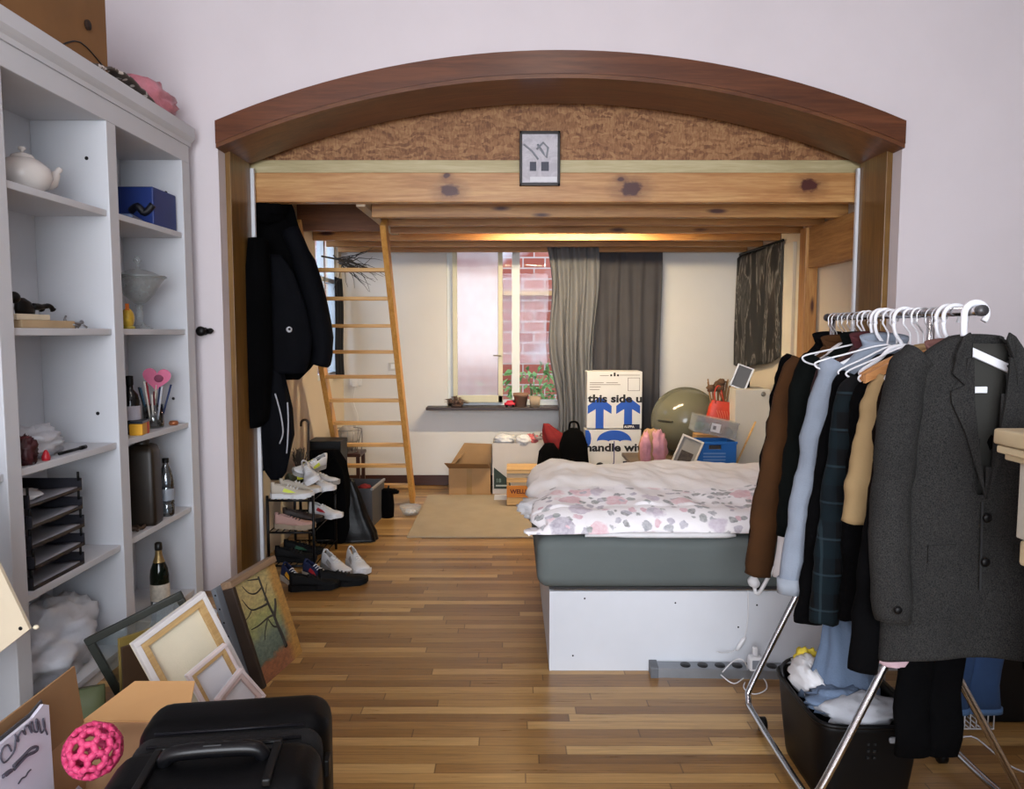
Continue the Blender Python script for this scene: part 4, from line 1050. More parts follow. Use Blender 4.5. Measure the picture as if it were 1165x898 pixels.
cloth('red_cloth', 'strip of red cloth between white garments in the white box', 'clothes', (.18, 7.10, .45), (.06, .07, .05), SKIN, 6, .3)
t = thing('sandal', 'grey strappy sandal lying on the clothes in the white box', 'shoe', (.25, 7.1, .50), .3)
MB().loft([((0, 0, 0), .1, .04), ((0, 0, .02), .1, .04), ((0, 0, .026), .095, .037)], 20).build('sole', GREYC, t)
for x in (-.05, .03): MB().tube(arc((x, 0, .015), .042, 0, 180, 8, 'YZ'), .007, 6).build('strap', GREYC, t)
# wooden crate
t = thing('wooden_crate', 'slatted wooden crate with an orange printed board beside the bed', 'crate', (.18, 6.58, .0125)); o = t.location
x0, x1, y0, y1 = -.045, .42, 6.45, 6.75
CR = wood('crate_wood', ['#b38c55', '#c79f68', '#d8b47f'], 'X', .6, vknots=False)
for z0, z1, col in ((.012, .075, CR), (.205, .245, CR), (.285, .315, CR)): MB().box(x0, x1, y0, y0 + .014, z0 + .0125, z1 + .0125, .002).build('slat', col, t, origin=o)
MB().box(x0 + .002, x1, y0 + .004, y0 + .014, .235 + .02, .2975).build('slat', M('grey_slat', '#a39684', .7), t, origin=o)
MB().box(x0, x1, y0 - .002, y0 + .012, .0895, .19, .002).build('printed_board', M('orange_board', '#c47a2c', .6), t, origin=o)
mb = text_mb('WELLUC', .05, bold=.0015); mb.xf(Matrix.Translation((x0 + .03, y0 - .0035, .125))); mb.build('printed_lettering', M('dark_red_ink', '#5c1d10', .6), t, origin=o)
mb = MB(); mb.prism([(.2 + .03*math.cos(a*PI/8), .14 + .022*math.sin(a*PI/8)) for a in range(16)], y0 - .0035, y0 - .0022); mb.build('printed_spot', M('bright_orange', '#e08a1e', .6), t, origin=o)
for x in (x0, x1 - .02): MB().box(x, x + .02, y0 + .016, y1, .0125, .32, .002).build('end_panel', CR, t, origin=o)
MB().box(x0 + .02, x1 - .02, y0 + .016, y1, .012 + .001, .025).build('bottom', CR, t, origin=o)
MB().box(x0, x1, y0, y1, .3205, .331, .002).build('lid', CR, t, origin=o)

# curtains
def curtain(name, label, x0, x1, zt_, zb, y, mat, amp, nf, squeeze=0.0, seed=0):
    mb = MB()
    def f(u, v):
        z = zt_ + (zb - zt_) * v
        g = squeeze * math.sin(min(1, v * 1.15) * PI / 2) ** 2
        w = x1 - x0; c = x0 + w * (.5 + .12 * squeeze * v)
        x = c + (u - .5) * w * (1 - .5 * g) + .008 * math.sin(v*7 + u*20)
        if squeeze: x += .03 * math.sin(v * 9) * (1 if u < .2 else .3)
        ph = u * nf * 2 * PI + 1.2 * noise.noise(Vector((u * 3, v * 1.2, seed)))
        return (x, y - amp * (.6 + .5 * v) * (math.sin(ph) * .5 + .5) + .01 * noise.noise(Vector((u * 9, v * 5, seed))), z)
    mb.grid(f, nf * 14, 40)
    q = mb.build(name, mat, origin=((x0+x1)/2, y, zb)); tag(q, label, 'curtain'); q.modifiers.new('s', 'SOLIDIFY').thickness = .004; return q
curtain('curtain', 'light grey curtain gathered in folds beside the window', .325, .80, 2.31, .50, 7.22, M('grey_curtain', '#67686c', .9, var=.05, bump=.1, bs=200), .06, 6, .55, 1)
curtain('curtain', 'dark grey flat curtain panel behind the stacked moving boxes', .72, 1.42, 2.31, .15, 7.34, M('dark_grey_curtain', '#403f44', .9, var=.06, bump=.1, bs=200), .035, 6, 0, 5)
rod = MB(); rod.cyl((-.7, 7.215, 2.318), (1.5, 7.215, 2.318), .009); q = rod.build('curtain_rod', DARKMET, origin=(.4, 7.215, 2.318)); tag(q, 'thin dark curtain rod under the last joist', 'curtain rod')

# window ledge things
t = thing('flower_pot', 'larger brown clay flower pot on the window ledge', 'pot', (.085, 7.33, .7855)); TERR = M('clay_brown', '#8b6a58', .85, var=.15)
MB().lathe([(0, 0), (.05, 0), (.068, .1), (.075, .1), (.076, .13), (.066, .13), (.06, .1), (0, .09)], 24).build('pot', TERR, t)
MB().lathe([(0, .112), (.062, .112)], 16).build('soil', M('soil', '#3c2c22', .95, var=.4, vs=60), t)
t = thing('flower_pot', 'smaller square tan pot beside the larger clay pot', 'pot', (.22, 7.33, .7855))
mb = MB(); mb.loft([((0, 0, 0), .045, .045), ((0, 0, .1), .056, .056), ((0, 0, .1), .046, .046), ((0, 0, .085), .044, .044)], 24, power=6); mb.build('pot', M('tan_pot', '#9c8a76', .8), t)
t = thing('toy_car', 'small red plastic toy on the window ledge', 'toy', (-.02, 7.3, .7855))
mb = MB(); mb.loft([((0, 0, .012), .05, .03), ((0, 0, .035), .055, .032), ((0, 0, .04), .04, .028), ((0, 0, .06), .026, .022)], 16, power=4); mb.build('body', M('red_toy', '#bb2038', .4), t)
for sx in (-1, 1):
    for sy in (-1, 1): MB().cyl((sx*.03, sy*.026, .012), (sx*.03, sy*.034, .012), .012, n=12).build('wheel', BLACKP, t)
t = thing('dried_plant', 'brown dried plant tuft at the left end of the window ledge', 'plant', (-.53, 7.33, .7855))
MB().lathe([(0, 0), (.05, 0), (.055, .02), (.0, .022)], 14).build('clod', M('dry_clod', '#4a3830', .95, var=.3), t)
mb = MB()
for i in range(70):
    a = random.uniform(0, 2*PI); l = random.uniform(.04, .14); e = random.uniform(.3, 1.2)
    mb.tube([(0.02*math.cos(a), .02*math.sin(a), .015), (l*.6*math.cos(a)*math.cos(e), .4*l*math.sin(a), l*.6*math.sin(e)+.02), (l*math.cos(a)*math.cos(e)*1.2, .4*l*math.sin(a), l*.75*math.sin(e))], [.004, .006, .001], 4)
mb.build('dry_leaves', M('dry_leaf', '#6d5548', .9, var=.4), t)
# yard plants
LEAF = M('yard_leaf', '#7fae66', .6, var=.35, vs=8)
def plant(label, x, y, h, n, name='yard_plant', z0=-.4, sp=.3):
    t = thing(name, label, 'plant', (x, y, z0))
    MB().tube(smooth_path([(0, 0, 0), (.02, 0, h*.5), (-.02, .02, h*.9)]), .012, 6).build('stem', M('stem_green', '#5f7046', .7), t)
    mb = MB()
    for i in range(n):
        a = random.uniform(0, 2*PI); hh = h * (.25 + .75*random.random()); r = sp * random.uniform(.3, 1)
        c = Vector((r*math.cos(a), r*.6*math.sin(a), hh)); L = random.uniform(.06, .13); w_ = L*.22
        m = Euler((random.uniform(-1, 1), random.uniform(-1.2, 1.2), a)).to_matrix()
        vs_ = [mb.bm.verts.new(c + m @ Vector(q)) for q in ((0, 0, 0), (L*.5, w_, .01), (L, 0, -.02), (L*.5, -w_, .01))]
        f = mb.bm.faces.new(vs_); f.smooth = True
    mb.build('leaves', LEAF, t)
plant('leafy green plant in the yard right behind the clay pots', .22, 8.2, 1.5, 320)
plant('low green plant in the yard behind the open casement', -.2, 8.3, 1.3, 220)
plant('pale leafy plant in the yard near the curtain edge', .55, 8.25, 1.6, 220)
# yard: bare bush seen through the side window
t = thing('bare_bush', 'bare dark shrub outside the narrow side window', 'shrub', (-2.5, 8.6, -.4))
mb = MB()
for i in range(60):
    p = Vector((random.uniform(-.4, .4), random.uniform(-.6, .6), random.uniform(.6, 1.6))); pts = [p.copy()]
    dr = Vector((random.uniform(-1, 1), random.uniform(-1, 1), random.uniform(.3, 1.2)))
    for k in range(5): p = p + dr.normalized() * .16; dr += Vector((random.uniform(-.7, .7), random.uniform(-.7, .7), random.uniform(-.3, .5))); pts.append(p.copy())
    mb.tube(pts, [.016, .012, .01, .007, .005, .003], 5)
mb.build('twigs', M('dark_bark', '#2a2622', .9), t)
MB().tube(smooth_path([(0, 0, 0), (.03, .05, .6), (0, 0, 1.2)]), .05, 8).build('trunk', M('dark_bark2', '#2c2824', .9), t)
# dried branch hanging inside
t = thing('dry_branch', 'twiggy dry branch fixed above the side window', 'branch', (-1.55, 6.95, 2.12))
mb = MB(); random.seed(5)
for i in range(26):
    p = Vector((random.uniform(-.03, .1), random.uniform(-.2, .2), random.uniform(-.02, .06))); dr = Vector((random.uniform(.2, 1), random.uniform(-.5, .3), random.uniform(-.6, .3))); pts = [p.copy()]
    for k in range(5): p = p + dr.normalized() * .07; dr += Vector((random.uniform(-.3, .5), random.uniform(-.4, .4), random.uniform(-.5, .4))); pts.append(p.copy())
    mb.tube(pts, [.006, .005, .004, .003, .002, .0015], 5)
mb.build('twigs', M('twig_brown', '#3a342e', .9), t)
MB().tube([(-.085, -.3, .03), (0, 0, .03), (.05, .3, .05)], .009, 6).build('branch_stem', M('twig_brown', '#3a342e', .9), t)
# wall socket and switch
t = thing('wall_socket', 'white wall socket with a hanging cable behind the ladder', 'socket', at(405, 434, YB - .0)); 
MB().box(-.06, .06, -.016, 0, -.04, .04, .004).build('plate', WHITEP, t)
MB().box(-.03, .025, -.05, -.016, -.05, .01, .006).build('plug', WHITEP, t)
MB().tube(smooth_path([(0, -.04, -.05), (-.02, -.03, -.2), (.02, -.03, -.35), (-.01, -.025, -.5), (.02, -.03, -.62)]), .004, 6).build('cord', WHITEP, t)
t = thing('light_switch', 'grey wall switch right of the ladder', 'switch', at(447, 417, YB))
MB().box(-.04, .04, -.012, 0, -.04, .04, .003).build('plate', M('switch_grey', '#b9b6b2', .5), t)
MB().box(-.018, .018, -.018, -.012, -.022, .022, .002).build('rocker', WHITEP, t)
# ================= stacked moving boxes =================
MVW = M('moving_box_white', '#ccccce', .7, var=.03)
def moving_box(label, x0, x1, z0, z1, y):
    t = thing('moving_box', label, 'box', ((x0+x1)/2, y, z0))
    w = (x1 - x0) / 2
    MB().box(-w, w, 0, .29, 0, z1 - z0, .004).build('carton_body', MVW, t); return t, w, z1 - z0
y = 6.98
pA, pB, pC, pD = at(668, 423, y), at(730, 488, y), at(666, 489, y), at(729, 527, y)
LABELM = M('label_navy', '#1c2038', .6); LABT = M('label_text_white', '#d6d6da', .6)
t, w, h_ = moving_box('upper white moving box with two blue arrows and the words this side', pA.x, pB.x, pB.z + .002, pA.z, y)
f = -.0016
def arrow(cx, z0, z1, aw, sw, hd):
    m = MB(); m.prism([(cx - sw, z0), (cx + sw, z0), (cx + sw, z1 - hd - .03), (cx + aw, z1 - hd - .075), (cx + aw, z1 - hd + .0), (cx, z1), (cx - aw, z1 - hd + .0), (cx - aw, z1 - hd - .075), (cx - sw, z1 - hd - .03)], f, 0); return m
s_ = (2 * w) / 452.0       # print laid out in units of the box width
def bx(u): return -w + (u - 68) * s_
def bzv(v): return h_ - (v - 62) * s_
m = arrow(bx(173), bzv(530), bzv(268), 98*s_, 33*s_, 75*s_); m.build('printed_arrow', BLUEINK, t)
m = arrow(bx(407), bzv(520), bzv(268), 98*s_, 33*s_, 75*s_); m.build('printed_arrow', BLUEINK, t)
m = text_mb('this side up', .098, depth=.0003, bold=.0036, clipx=w - bx(78) - .002, sx=1.24); m.xf(Matrix.Translation((bx(78), -.0021, bzv(312)))); m.build('printed_lettering', INK, t)
m = MB(); m.box(bx(368), bx(503), -.003, -.0016, bzv(535), bzv(495)); m.build('small_label', LABELM, t)
m = text_mb('AUPPA', .03, depth=.0002, bold=.0008); m.xf(Matrix.Translation((bx(376), -.0034, bzv(524)))); m.build('label_lettering', LABT, t)
for (a, b, c, d_) in ((402, 500, 112, 115), (402, 500, 217, 220), (402, 405, 112, 220), (497, 500, 112, 220)):
    MB().box(bx(a), bx(b), f, 0, bzv(d_), bzv(c)).build('printed_square', INK, t)
m = text_mb('FRAGILE GOODS', .022, depth=.0002, bold=.0002) if False else None
for (a, b, c) in ((90, 205, 150), (225, 320, 150), (90, 340, 166), (90, 180, 185), (90, 170, 206), (172, 245, 92), (330, 500, 88)):
    MB().box(bx(a), bx(b), f, 0, bzv(c + 5), bzv(c)).build('small_print_line', M('small_print', '#77736f', .7), t)
for cx in (265, 293, 320): MB().box(bx(cx - 8), bx(cx + 8), f, 0, bzv(100), bzv(70) if cx == 293 else bzv(84)).build('handle_print', INK, t)
t, w, h_ = moving_box('lower white moving box with a blue umbrella under the arrow box', pC.x, pD.x, .0, pC.z, y)
s_ = (2 * w) / 450.0
def bx(u): return -w + (u - 50) * s_
def bzv(v): return h_ - (v - 548) * s_
c_ = (bx(283), bzv(645)); rx, rz = 140 * s_, 92 * s_
pts = [(c_[0] + rx * math.cos(PI*i/24), c_[1] + rz * math.sin(PI*i/24)) for i in range(25)]
for k in range(3):
    cc = c_[0] - rx + rx * 2 * (k + .5) / 3
    pts += [(cc + rx/3 * math.cos(a), c_[1] + .28 * rx/3 * math.sin(a)) for a in [PI - PI*i/6 for i in range(1, 6)]]
    pts += [(c_[0] - rx + rx*2*(k+1)/3, c_[1])] if k < 2 else []
m = MB(); m.prism(pts, f, 0); m.build('printed_umbrella', BLUEINK, t)
m = MB(); m.tube([(bx(u), -.001, bzv(v)) for u, v in ((283, 640), (283, 800), (281, 822), (270, 832), (256, 834), (247, 826))], .0045, 6); m.xf(Matrix.Diagonal((1, .6, 1, 1))); m.build('printed_umbrella_stick', M('violet_ink', '#4d4a7c', .6), t)
m = text_mb('handle with', .1, depth=.0003, bold=.0036, clipx=w - bx(50) - .001, sx=1.24); m.xf(Matrix.Translation((bx(50), -.0022, bzv(722)))); m.build('printed_lettering', INK, t)
m = MB(); m.box(bx(355), bx(492), -.003, -.0016, bzv(842), bzv(805)); m.build('small_label', LABELM, t)
m = text_mb('AUPPA', .03, depth=.0002, bold=.0008); m.xf(Matrix.Translation((bx(362), -.0034, bzv(834)))); m.build('label_lettering', LABT, t)
m = MB(); m.prism([(bx(50), bzv(550)), (bx(75), bzv(552)), (bx(92), bzv(580)), (bx(98), bzv(620)), (bx(92), bzv(660)), (bx(75), bzv(690)), (bx(50), bzv(700))], f, 0); m.build('printed_curve', BLUEINK, t)
m = MB(); m.prism([(bx(170) + 30*s_*math.cos(a*PI/8), bzv(835) + 20*s_*math.sin(a*PI/8)) for a in range(16)], f, 0); m.build('printed_blot', INK, t)

# ---- black bags and red jacket at the curtain foot ----
def hung(name, label, cat, prof, mat, Y, group=None, seed=0, wob=.12, thin=.6, n=36, power=2.2, yoff=0, base=None, th=None):
    """a hanging or slumped cloth thing from its left and right edges (photo px) at depth Y"""
    rings = []
    for (py, a, b) in prof:
        A, B = at(a, py, Y), at(b, py, Y)
        rx = (B.x - A.x) / 2
        rings.append((Vector(((A.x + B.x) / 2, Y + yoff, A.z)), rx, th if th else rx * thin))
    # refine
    R = []
    for i in range(len(rings) - 1):
        for k in range(4):
            f = k / 4; p, q = rings[i], rings[i + 1]
            R.append((p[0].lerp(q[0], f), p[1] + (q[1] - p[1]) * f, p[2] + (q[2] - p[2]) * f))
    R.append(rings[-1])
    R = [(Vector((p.x, p.y, max(p.z, .004 + .004 * (len(R) - i) / len(R)))), a, b) for i, (p, a, b) in enumerate(R)]
    lowest = R[-1][0]
    o = Vector((lowest.x, Y, lowest.z)) if base is None else Vector(base)
    t = thing(name, label, cat, o, 0, group)
    mb = MB(); mb.loft(R, n, power=power, wob=wob, seed=seed, wf=6)
    mb.build('body', mat, t, origin=o); return t
q = thing('backpack', 'tall black backpack left of the moving boxes', 'bag', (.555, 6.82, 0))
mb = MB(); mb.loft([((0,0,0), .13, .1), ((0,0,.1), .15, .12), ((0,0,.35), .14, .12), ((0,0,.5), .125, .1), ((0,0,.6), .09, .06), ((0,0,.64), .03, .03)], 28, power=2.6, wob=.06, seed=3); mb.build('bag_body', BLACKF, q)
MB().tube(smooth_path([(-.04, 0, .62), (-.03, 0, .69), (.03, 0, .69), (.05, 0, .62)]), .01, 6).build('grab_handle', BLACKF, q)
MB().loft([((0, -.12, .08), .09, .03), ((0, -.13, .2), .1, .04), ((0, -.12, .3), .08, .02)], 18, power=3).build('front_pocket', NAVYF, q)
q = thing('backpack', 'slumped black bag under the red jacket by the curtain', 'bag', (.33, 6.70, 0))
mb = MB(); mb.loft([((0,0,0), .12, .12), ((0,0,.1), .13, .13), ((0,0,.3), .11, .12), ((0,0,.45), .09, .08), ((.0,0,.52), .04, .04)], 28, wob=.08, seed=8); mb.build('bag_body', BLACKF, q)
REDC = M('red_jacket_cloth', '#70161a', .85, var=.25, vs=9)
q = hung('red_jacket', 'dark red jacket bundled against the curtain end', 'jacket', [(482, 618, 624), (490, 617, 634), (499, 618, 647), (508, 622, 653), (520, 632, 656), (532, 636, 655)], REDC, 6.94, seed=4, wob=.2, thin=.5)
mb = MB(); mb.tube(smooth_path([(-.08, -.1, .02), (.0, -.12, .0), (.09, -.11, .06)]), .02, 8); mb.build('white_cuff', WCLOTH, q, loc=(-.04, -.02, .09))

# ---- low platform with things ----
PX0, PX1, PY0, PY1, PZ = 1.0, 2.16, 5.84, 7.25, .405
t = thing('low_table', 'low brown table with boxes and a ball on it behind the bed', 'table', (1.68, 6.6, 0)); o = t.location
MB().prism([(PX0, PY0), (PX1, PY0), (PX1, PY1), (1.21, PY1), (1.21, 6.9), (PX0, 6.9)], PZ - .03, PZ, 'XY').build('table_top', wood('tan_table', ['#4d3f30', '#5d4c3a', '#6b5945'], 'X', .5, vknots=False), t, origin=o)
for x in (1.25, PX1 - .03):
    for yy in (PY0 + .03, PY1 - .03): MB().box(x - .025, x + .025, yy - .025, yy + .025, 0, PZ - .03, .003).build('leg', TANW, t, origin=o)
# exercise ball
bc_ = at(780, 468, 6.85); br = .303; bc_.z = PZ + br * .985
t = thing('exercise_ball', 'large shiny grey green exercise ball on the low table', 'ball', (bc_.x, bc_.y, PZ))
BALLM = M('grey_green_vinyl', '#6c6a59', .14, var=.05, vs=2)
mb = MB(); mb.ball((0, 0, br * .985), (br, br, br * .985), 40); mb.build('shell', BALLM, t)
mb = MB()
for k in range(-3, 4):
    r = math.sqrt(max(.01, 1 - (k * .09) ** 2)) * br * 1.001
    mb.tube(arc((0, k * .09 * br - .0, br * .985), r, 0, 360, 48), .0022, 5, True)
mb.xf(rotm(0, 0, 0)); mb.build('ridges', BALLM, t)
mb = MB(); mb.tube([Vector((0, 0, br*.985)) + Vector((math.cos(a) * br * 1.0, math.sin(a) * br * 1.0, .02)) for a in [math.radians(d) for d in range(205, 238, 4)]], .008, 6); mb.build('moulded_band', M('dark_band', '#3c3b33', .4), t)
# pink bundle
t = thing('pink_bundle', 'pink satin bundle over a tan pouch right of the moving boxes', 'bag', (1.105, 5.95, PZ))
mb = MB(); mb.blob((-.01, 0, .165), (.1, .08, .175), .14, 8, n=36, seed=17, flat=0); mb.build('pouch', M('tan_pouch', '#a5825c', .7, var=.15), t)
mb = MB(); mb.blob((.035, -.03, .185), (.07, .07, .15), .2, 9, n=36, seed=23, flat=0.02); mb.blob((-.058, -.03, .175), (.048, .06, .14), .2, 9, n=30, seed=27, flat=0.02); mb.build('satin', M('pink_satin', '#c98f9c', .4, var=.2, vs=14), t)
# leaning frame
t = thing('picture_frame', 'white framed picture leaning beside the blue crate', 'picture', (1.34, 5.99, PZ + .03), rot=(math.radians(-12), math.radians(20), math.radians(-25)))
mb = MB(); 
for a in ((-.09, -.075, 0, .25), (.075, .09, 0, .25), (-.075, .075, 0, .015), (-.075, .075, .235, .25)): mb.box(a[0], a[1], -.01, .012, a[2], a[3], .002)
mb.build('frame', M('frame_white', '#cfccc6', .5), t)
MB().box(-.075, .075, .0, .006, .015, .235).build('picture', M('grey_mount', '#8f8d8a', .6), t)
MB().box(-.05, .05, -.002, .0, .03, .13).build('photo', M('dark_photo', '#3c332c', .6, var=.6, vs=30), t)
# white flat thing in front
cloth('white_cloth', 'small white cloth lying between pink bundle and frame', 'cloth', (1.43, 6.06, PZ), (.09, .05, .03), WCLOTH, 3, .3)
# blue crate
pa, pb = at(789, 530, 6.08), at(838, 503, 6.08)
t = thing('blue_crate', 'bright blue folding plastic crate on the low table', 'crate', ((pa.x + pb.x)/2, 6.08, PZ)); w = (pb.x - pa.x)/2
CB = M('crate_blue', '#1f6ec4', .45, var=.05)
hc = pb.z - PZ
mb = MB(); mb.box(-w, -.05, 0, .012, hc*.72, hc*.9); mb.box(.05, w, 0, .012, hc*.72, hc*.9); mb.box(-w, w, 0, .012, hc*.9, hc); mb.box(-w, w, 0, .012, 0, hc*.72)
mb.build('front_wall', CB, t)
MB().box(-w, w, .24, .252, 0, hc).build('back_wall', CB, t)
for sx in (-1, 1): MB().box(min(sx*w, sx*(w-.012)), max(sx*w, sx*(w-.012)), .012, .24, 0, hc).build('side_wall', CB, t)
MB().box(-w + .012, w - .012, .012, .24, 0, .01).build('floor_panel', CB, t)
for j in range(4): MB().box(-w*.55, w*.5, -.0015, 0, hc*(.18 + .12*j), hc*(.235 + .12*j)).build('pale_print', M('pale_blue_print', '#6e9bd6', .5), t)
MB().box(-w - .008, w + .008, -.008, .0, hc - .018, hc + .002, .002).build('rim', CB, t)
MB_ = MB(); MB_.box(-w + .016, w - .016, .016, .235, .012, hc - .06, .01); q = MB_.build('folded_cloths', M('dull_cloth', '#5c5a58', .9, var=.3), loc=t.location); tag(q, 'folded grey cloths inside the blue crate', 'cloth')
# clear container tilted on the crate
CLR = M('clear_plastic', '#b4b8ba', .2, alpha=.4, var=.1)
t = thing('plastic_container', 'clear plastic box with a white label tilted on the blue crate', 'box', ((pa.x + pb.x)/2 - .0, 6.1, PZ + hc + .045), rot=(0, math.radians(12), 0))
w2 = .17
mb = MB()
mb.box(-w2, w2, 0, .2, 0, .005); mb.box(-w2, w2, 0, .004, .005, .13); mb.box(-w2, w2, .196, .2, .005, .13); mb.box(-w2, -w2 + .004, .004, .196, .005, .13); mb.box(w2 - .004, w2, .004, .196, .005, .13)
mb.build('container_body', CLR, t)
MB().box(-w2 - .006, w2 + .006, -.006, .206, .13, .14, .003).build('lid', CLR, t)
MB().box(-.045, .03, -.002, 0, .03, .1).build('paper_label', PAPER, t)
MB().box(-.03, -.005, -.003, -.002, .05, .08).build('label_print', M('label_grey', '#77777c', .6), t)
for i, (x, c) in enumerate(((-.11, '#4f7d4c'), (.08, '#a06a58'), (-.06, '#8e8e8e'), (.12, '#7a756c'))):
    mb = MB(); mb.blob((x, .1, .045), (.045, .06, .04), .2, 6, n=18, seed=i, flat=.006); mb.build('content_lump', M('lump_%d' % i, c, .7), t)
# support box + red bag with dried bunch
mb = MB(); mb.box(-.16, .16, -.1, .1, 0, .23, .004); q = mb.build('storage_box', CARD, loc=(1.72, 6.52, PZ)); tag(q, 'brown box under the red bag behind the blue crate', 'box')
t = thing('red_bag', 'bright red patterned shopping bag with dried stalks in it', 'bag', (1.76, 6.5, PZ + .23))
REDB = M('red_bag_vinyl', '#c23a22', .4, var=.2, vs=14)
mb = MB(); mb.loft([((0,0,0), .1, .05), ((0,0,.12), .118, .055), ((.0,0,.22), .105, .04), ((.01,0,.28), .1, .035)], 28, power=3.5, wob=.06, seed=5, cap=False); mb.xf(rotm(0, .12, 0)); mb.build('bag_body', REDB, t)
for s in (-1, 1): MB().tube(smooth_path([(-.03, s*.03, .26), (-.04, s*.03, .36), (.0, s*.03, .41), (.04, s*.03, .27)]), .006, 6).build('handle', REDB, t)
mb = MB()
for k in range(6): mb.tube(smooth_path([(-.06 + .025*k, -.046, .03), (-.02 + .02*k, -.055, .12), (-.05 + .022*k, -.046, .2)]), .003, 5)
mb.xf(rotm(0, .12, 0)); mb.build('printed_scroll', M('pale_red', '#d9755a', .5), t)
t2 = thing('dried_bunch', 'bunch of dried brown stalks standing in the red bag', 'plant', (1.76, 6.5, PZ + .25))
mb = MB(); random.seed(9)
for i in range(16):
    a = random.uniform(-.12, .12); mb.tube([(0 + a*.2, 0, .0), (a*.6, .0, .2), (a, random.uniform(-.03, .03), .34 + random.uniform(0, .12))], .006, 5)
mb.build('stalks', M('dry_stalk', '#7d5f42', .9, var=.3), t2)
mb = MB()
for i in range(5): mb.blob((random.uniform(-.12, .12), random.uniform(-.02, .02), .36 + random.uniform(0, .1)), (.035, .02, .03), .4, 9, n=14, seed=i)
mb.build('seed_heads', M('seed_brown', '#5a4230', .9, var=.3), t2)
# tall white cabinet + leaning frame + stick
pa, pb = at(834, 443, 6.3), at(866, 530, 6.3)
t = thing('white_cabinet', 'tall narrow white cabinet standing right of the red bag', 'cabinet', ((pa.x + pb.x)/2 + .04, 6.3, PZ)); hw = (pb.x - pa.x)/2 + .02; hh = pa.z - PZ
CABM = M('cabinet_white', '#c8c4ba', .5, var=.03)
MB().box(-hw, hw, .012, .3, 0, hh, .003).build('carcass', CABM, t); MB().box(-hw, hw, -.004, .011, 0, hh - .002, .003).build('door', CABM, t)
mb = MB(); mb.lathe([(0, 0), (.02, 0), (.02, .008), (.012, .01), (0, .01)], 16); mb.xf(rotm(PI/2, 0, 0, (hw - .06, -.004, hh - .04))); mb.build('lock', M('lock_steel', '#7d7c78', .3, .8), t)
t2 = thing('picture_frame', 'small black and silver frame tilted on top of the white cabinet', 'picture', (1.89, 6.4, PZ + hh), rot=(math.radians(-8), math.radians(20), math.radians(-20)))
mb = MB()
for a in ((-.07, -.055, 0, .2), (.055, .07, 0, .2), (-.055, .055, 0, .012), (-.055, .055, .188, .2)): mb.box(a[0], a[1], -.01, .012, a[2], a[3], .002)
mb.build('frame', M('frame_silver', '#9d9a97', .35, .6), t2); MB().box(-.055, .055, .0, .006, .012, .188).build('picture', M('dark_grey_print', '#3b3a3b', .4), t2)
t2 = thing('desk_speaker', 'small black speaker behind the tilted frame on the cabinet', 'speaker', (1.975, 6.45, PZ + hh))
MB().box(-.04, .04, 0, .1, 0, .15, .012, seg=3).build('speaker_body', BLACKP, t2); mb = MB(); mb.lathe([(0, 0), (.025, .0), (.03, .004), (.0, .004)], 16); mb.xf(rotm(PI/2, 0, 0, (0, -.001, .06))); mb.build('cone', DARKMET, t2)
t2 = thing('wooden_stick', 'thin wooden stick leaning on the white cabinet door', 'stick', at(836, 532, 6.12)); o = t2.location
o.z = PZ; mb = MB(); mb.cyl((0, 0, .006), Vector((.2, .13, .36)), .008, n=10); mb.build('shaft', TANW, t2)

# ---- dark painting on the right wall ----
def dark_paint():
    t = NT('dark_abstract'); t.b.inputs['Roughness'].default_value = .7
    n = t.noise(t.co(scale=(2.2, 2.2, .9)), 1.3, 4, .55, 2.2); n2 = t.noise(t.co(scale=(3, 3, .7)), 2, 3, .5, 1)
    f = t.math('MULTIPLY_ADD', n2.outputs[0], .4, t.math('MULTIPLY', n.outputs[0], .7))
    t.l(t.ramp(f, [(.40, '#070707'), (.50, '#0f0d0c'), (.545, '#2b221c'), (.565, '#7a7773'), (.60, '#151312'), (.66, '#4d4a47'), (.72, '#0c0b0b')]), t.b.inputs['Base Color']); return t.m
t = thing('wall_hanging', 'tall dark abstract painted cloth hanging on the alcove right wall', 'painting', (AR - .02, 6.95, 1.19)); o = t.location
p1, p2 = 7.38, 6.25
mb = MB()
def wh(u, v):
    y = p1 + (p2 - p1) * u; z = 2.235 - v * (1.05 - .12 * max(0, u - .55) * 2.2 + .02 * math.sin(u * 9)); 
    return (AR - .03 - .03 * (1 - u) * (v > .0) - .02 * (.5 + .5*math.sin(u*8 + v*3)) * v, y, z)
mb.grid(wh, 30, 30); q = mb.build('painted_cloth', dark_paint(), t, origin=o); q.modifiers.new('s', 'SOLIDIFY').thickness = .004
mb = MB(); mb.cyl((AR - .03, p1 + .02, 2.238), (AR - .03, p2 - .02, 2.238), .01); mb.build('hanging_rod', DARKMET, t, origin=o)

# ================= coats on the left =================
COATB = M('black_coat', '#050506', .95, var=.3, bump=.15, bs=70, spec=.06)
COATN = M('blue_black_coat', '#06070c', .8, var=.3, bump=.15, bs=70, spec=.12)
t = hung('winter_coat', 'long black winter coat hanging under the loft beam at the left', 'coat',
   [(222, 290, 326), (240, 287, 334), (262, 286, 340), (300, 286, 352), (340, 285, 362), (380, 285, 366), (405, 288, 364), (420, 296, 352), (432, 304, 340)], COATB, 5.02, seed=2, wob=.1, thin=.5)
o = t.location
A = [at(330, 262, 4.96), at(346, 300, 4.94), at(360, 350, 4.93), at(367, 395, 4.93), at(364, 416, 4.93)]
MB().tube(smooth_path(A), [.06]*4 + [.075]*4 + [.075]*4 + [.065]*4 + [.055], 14).build('sleeve', COATN, t, origin=o)
mb = MB(); mb.blob(at(306, 238, 4.95), (.11, .1, .1), .25, 6, seed=5); mb.build('hood', COATB, t, origin=o)
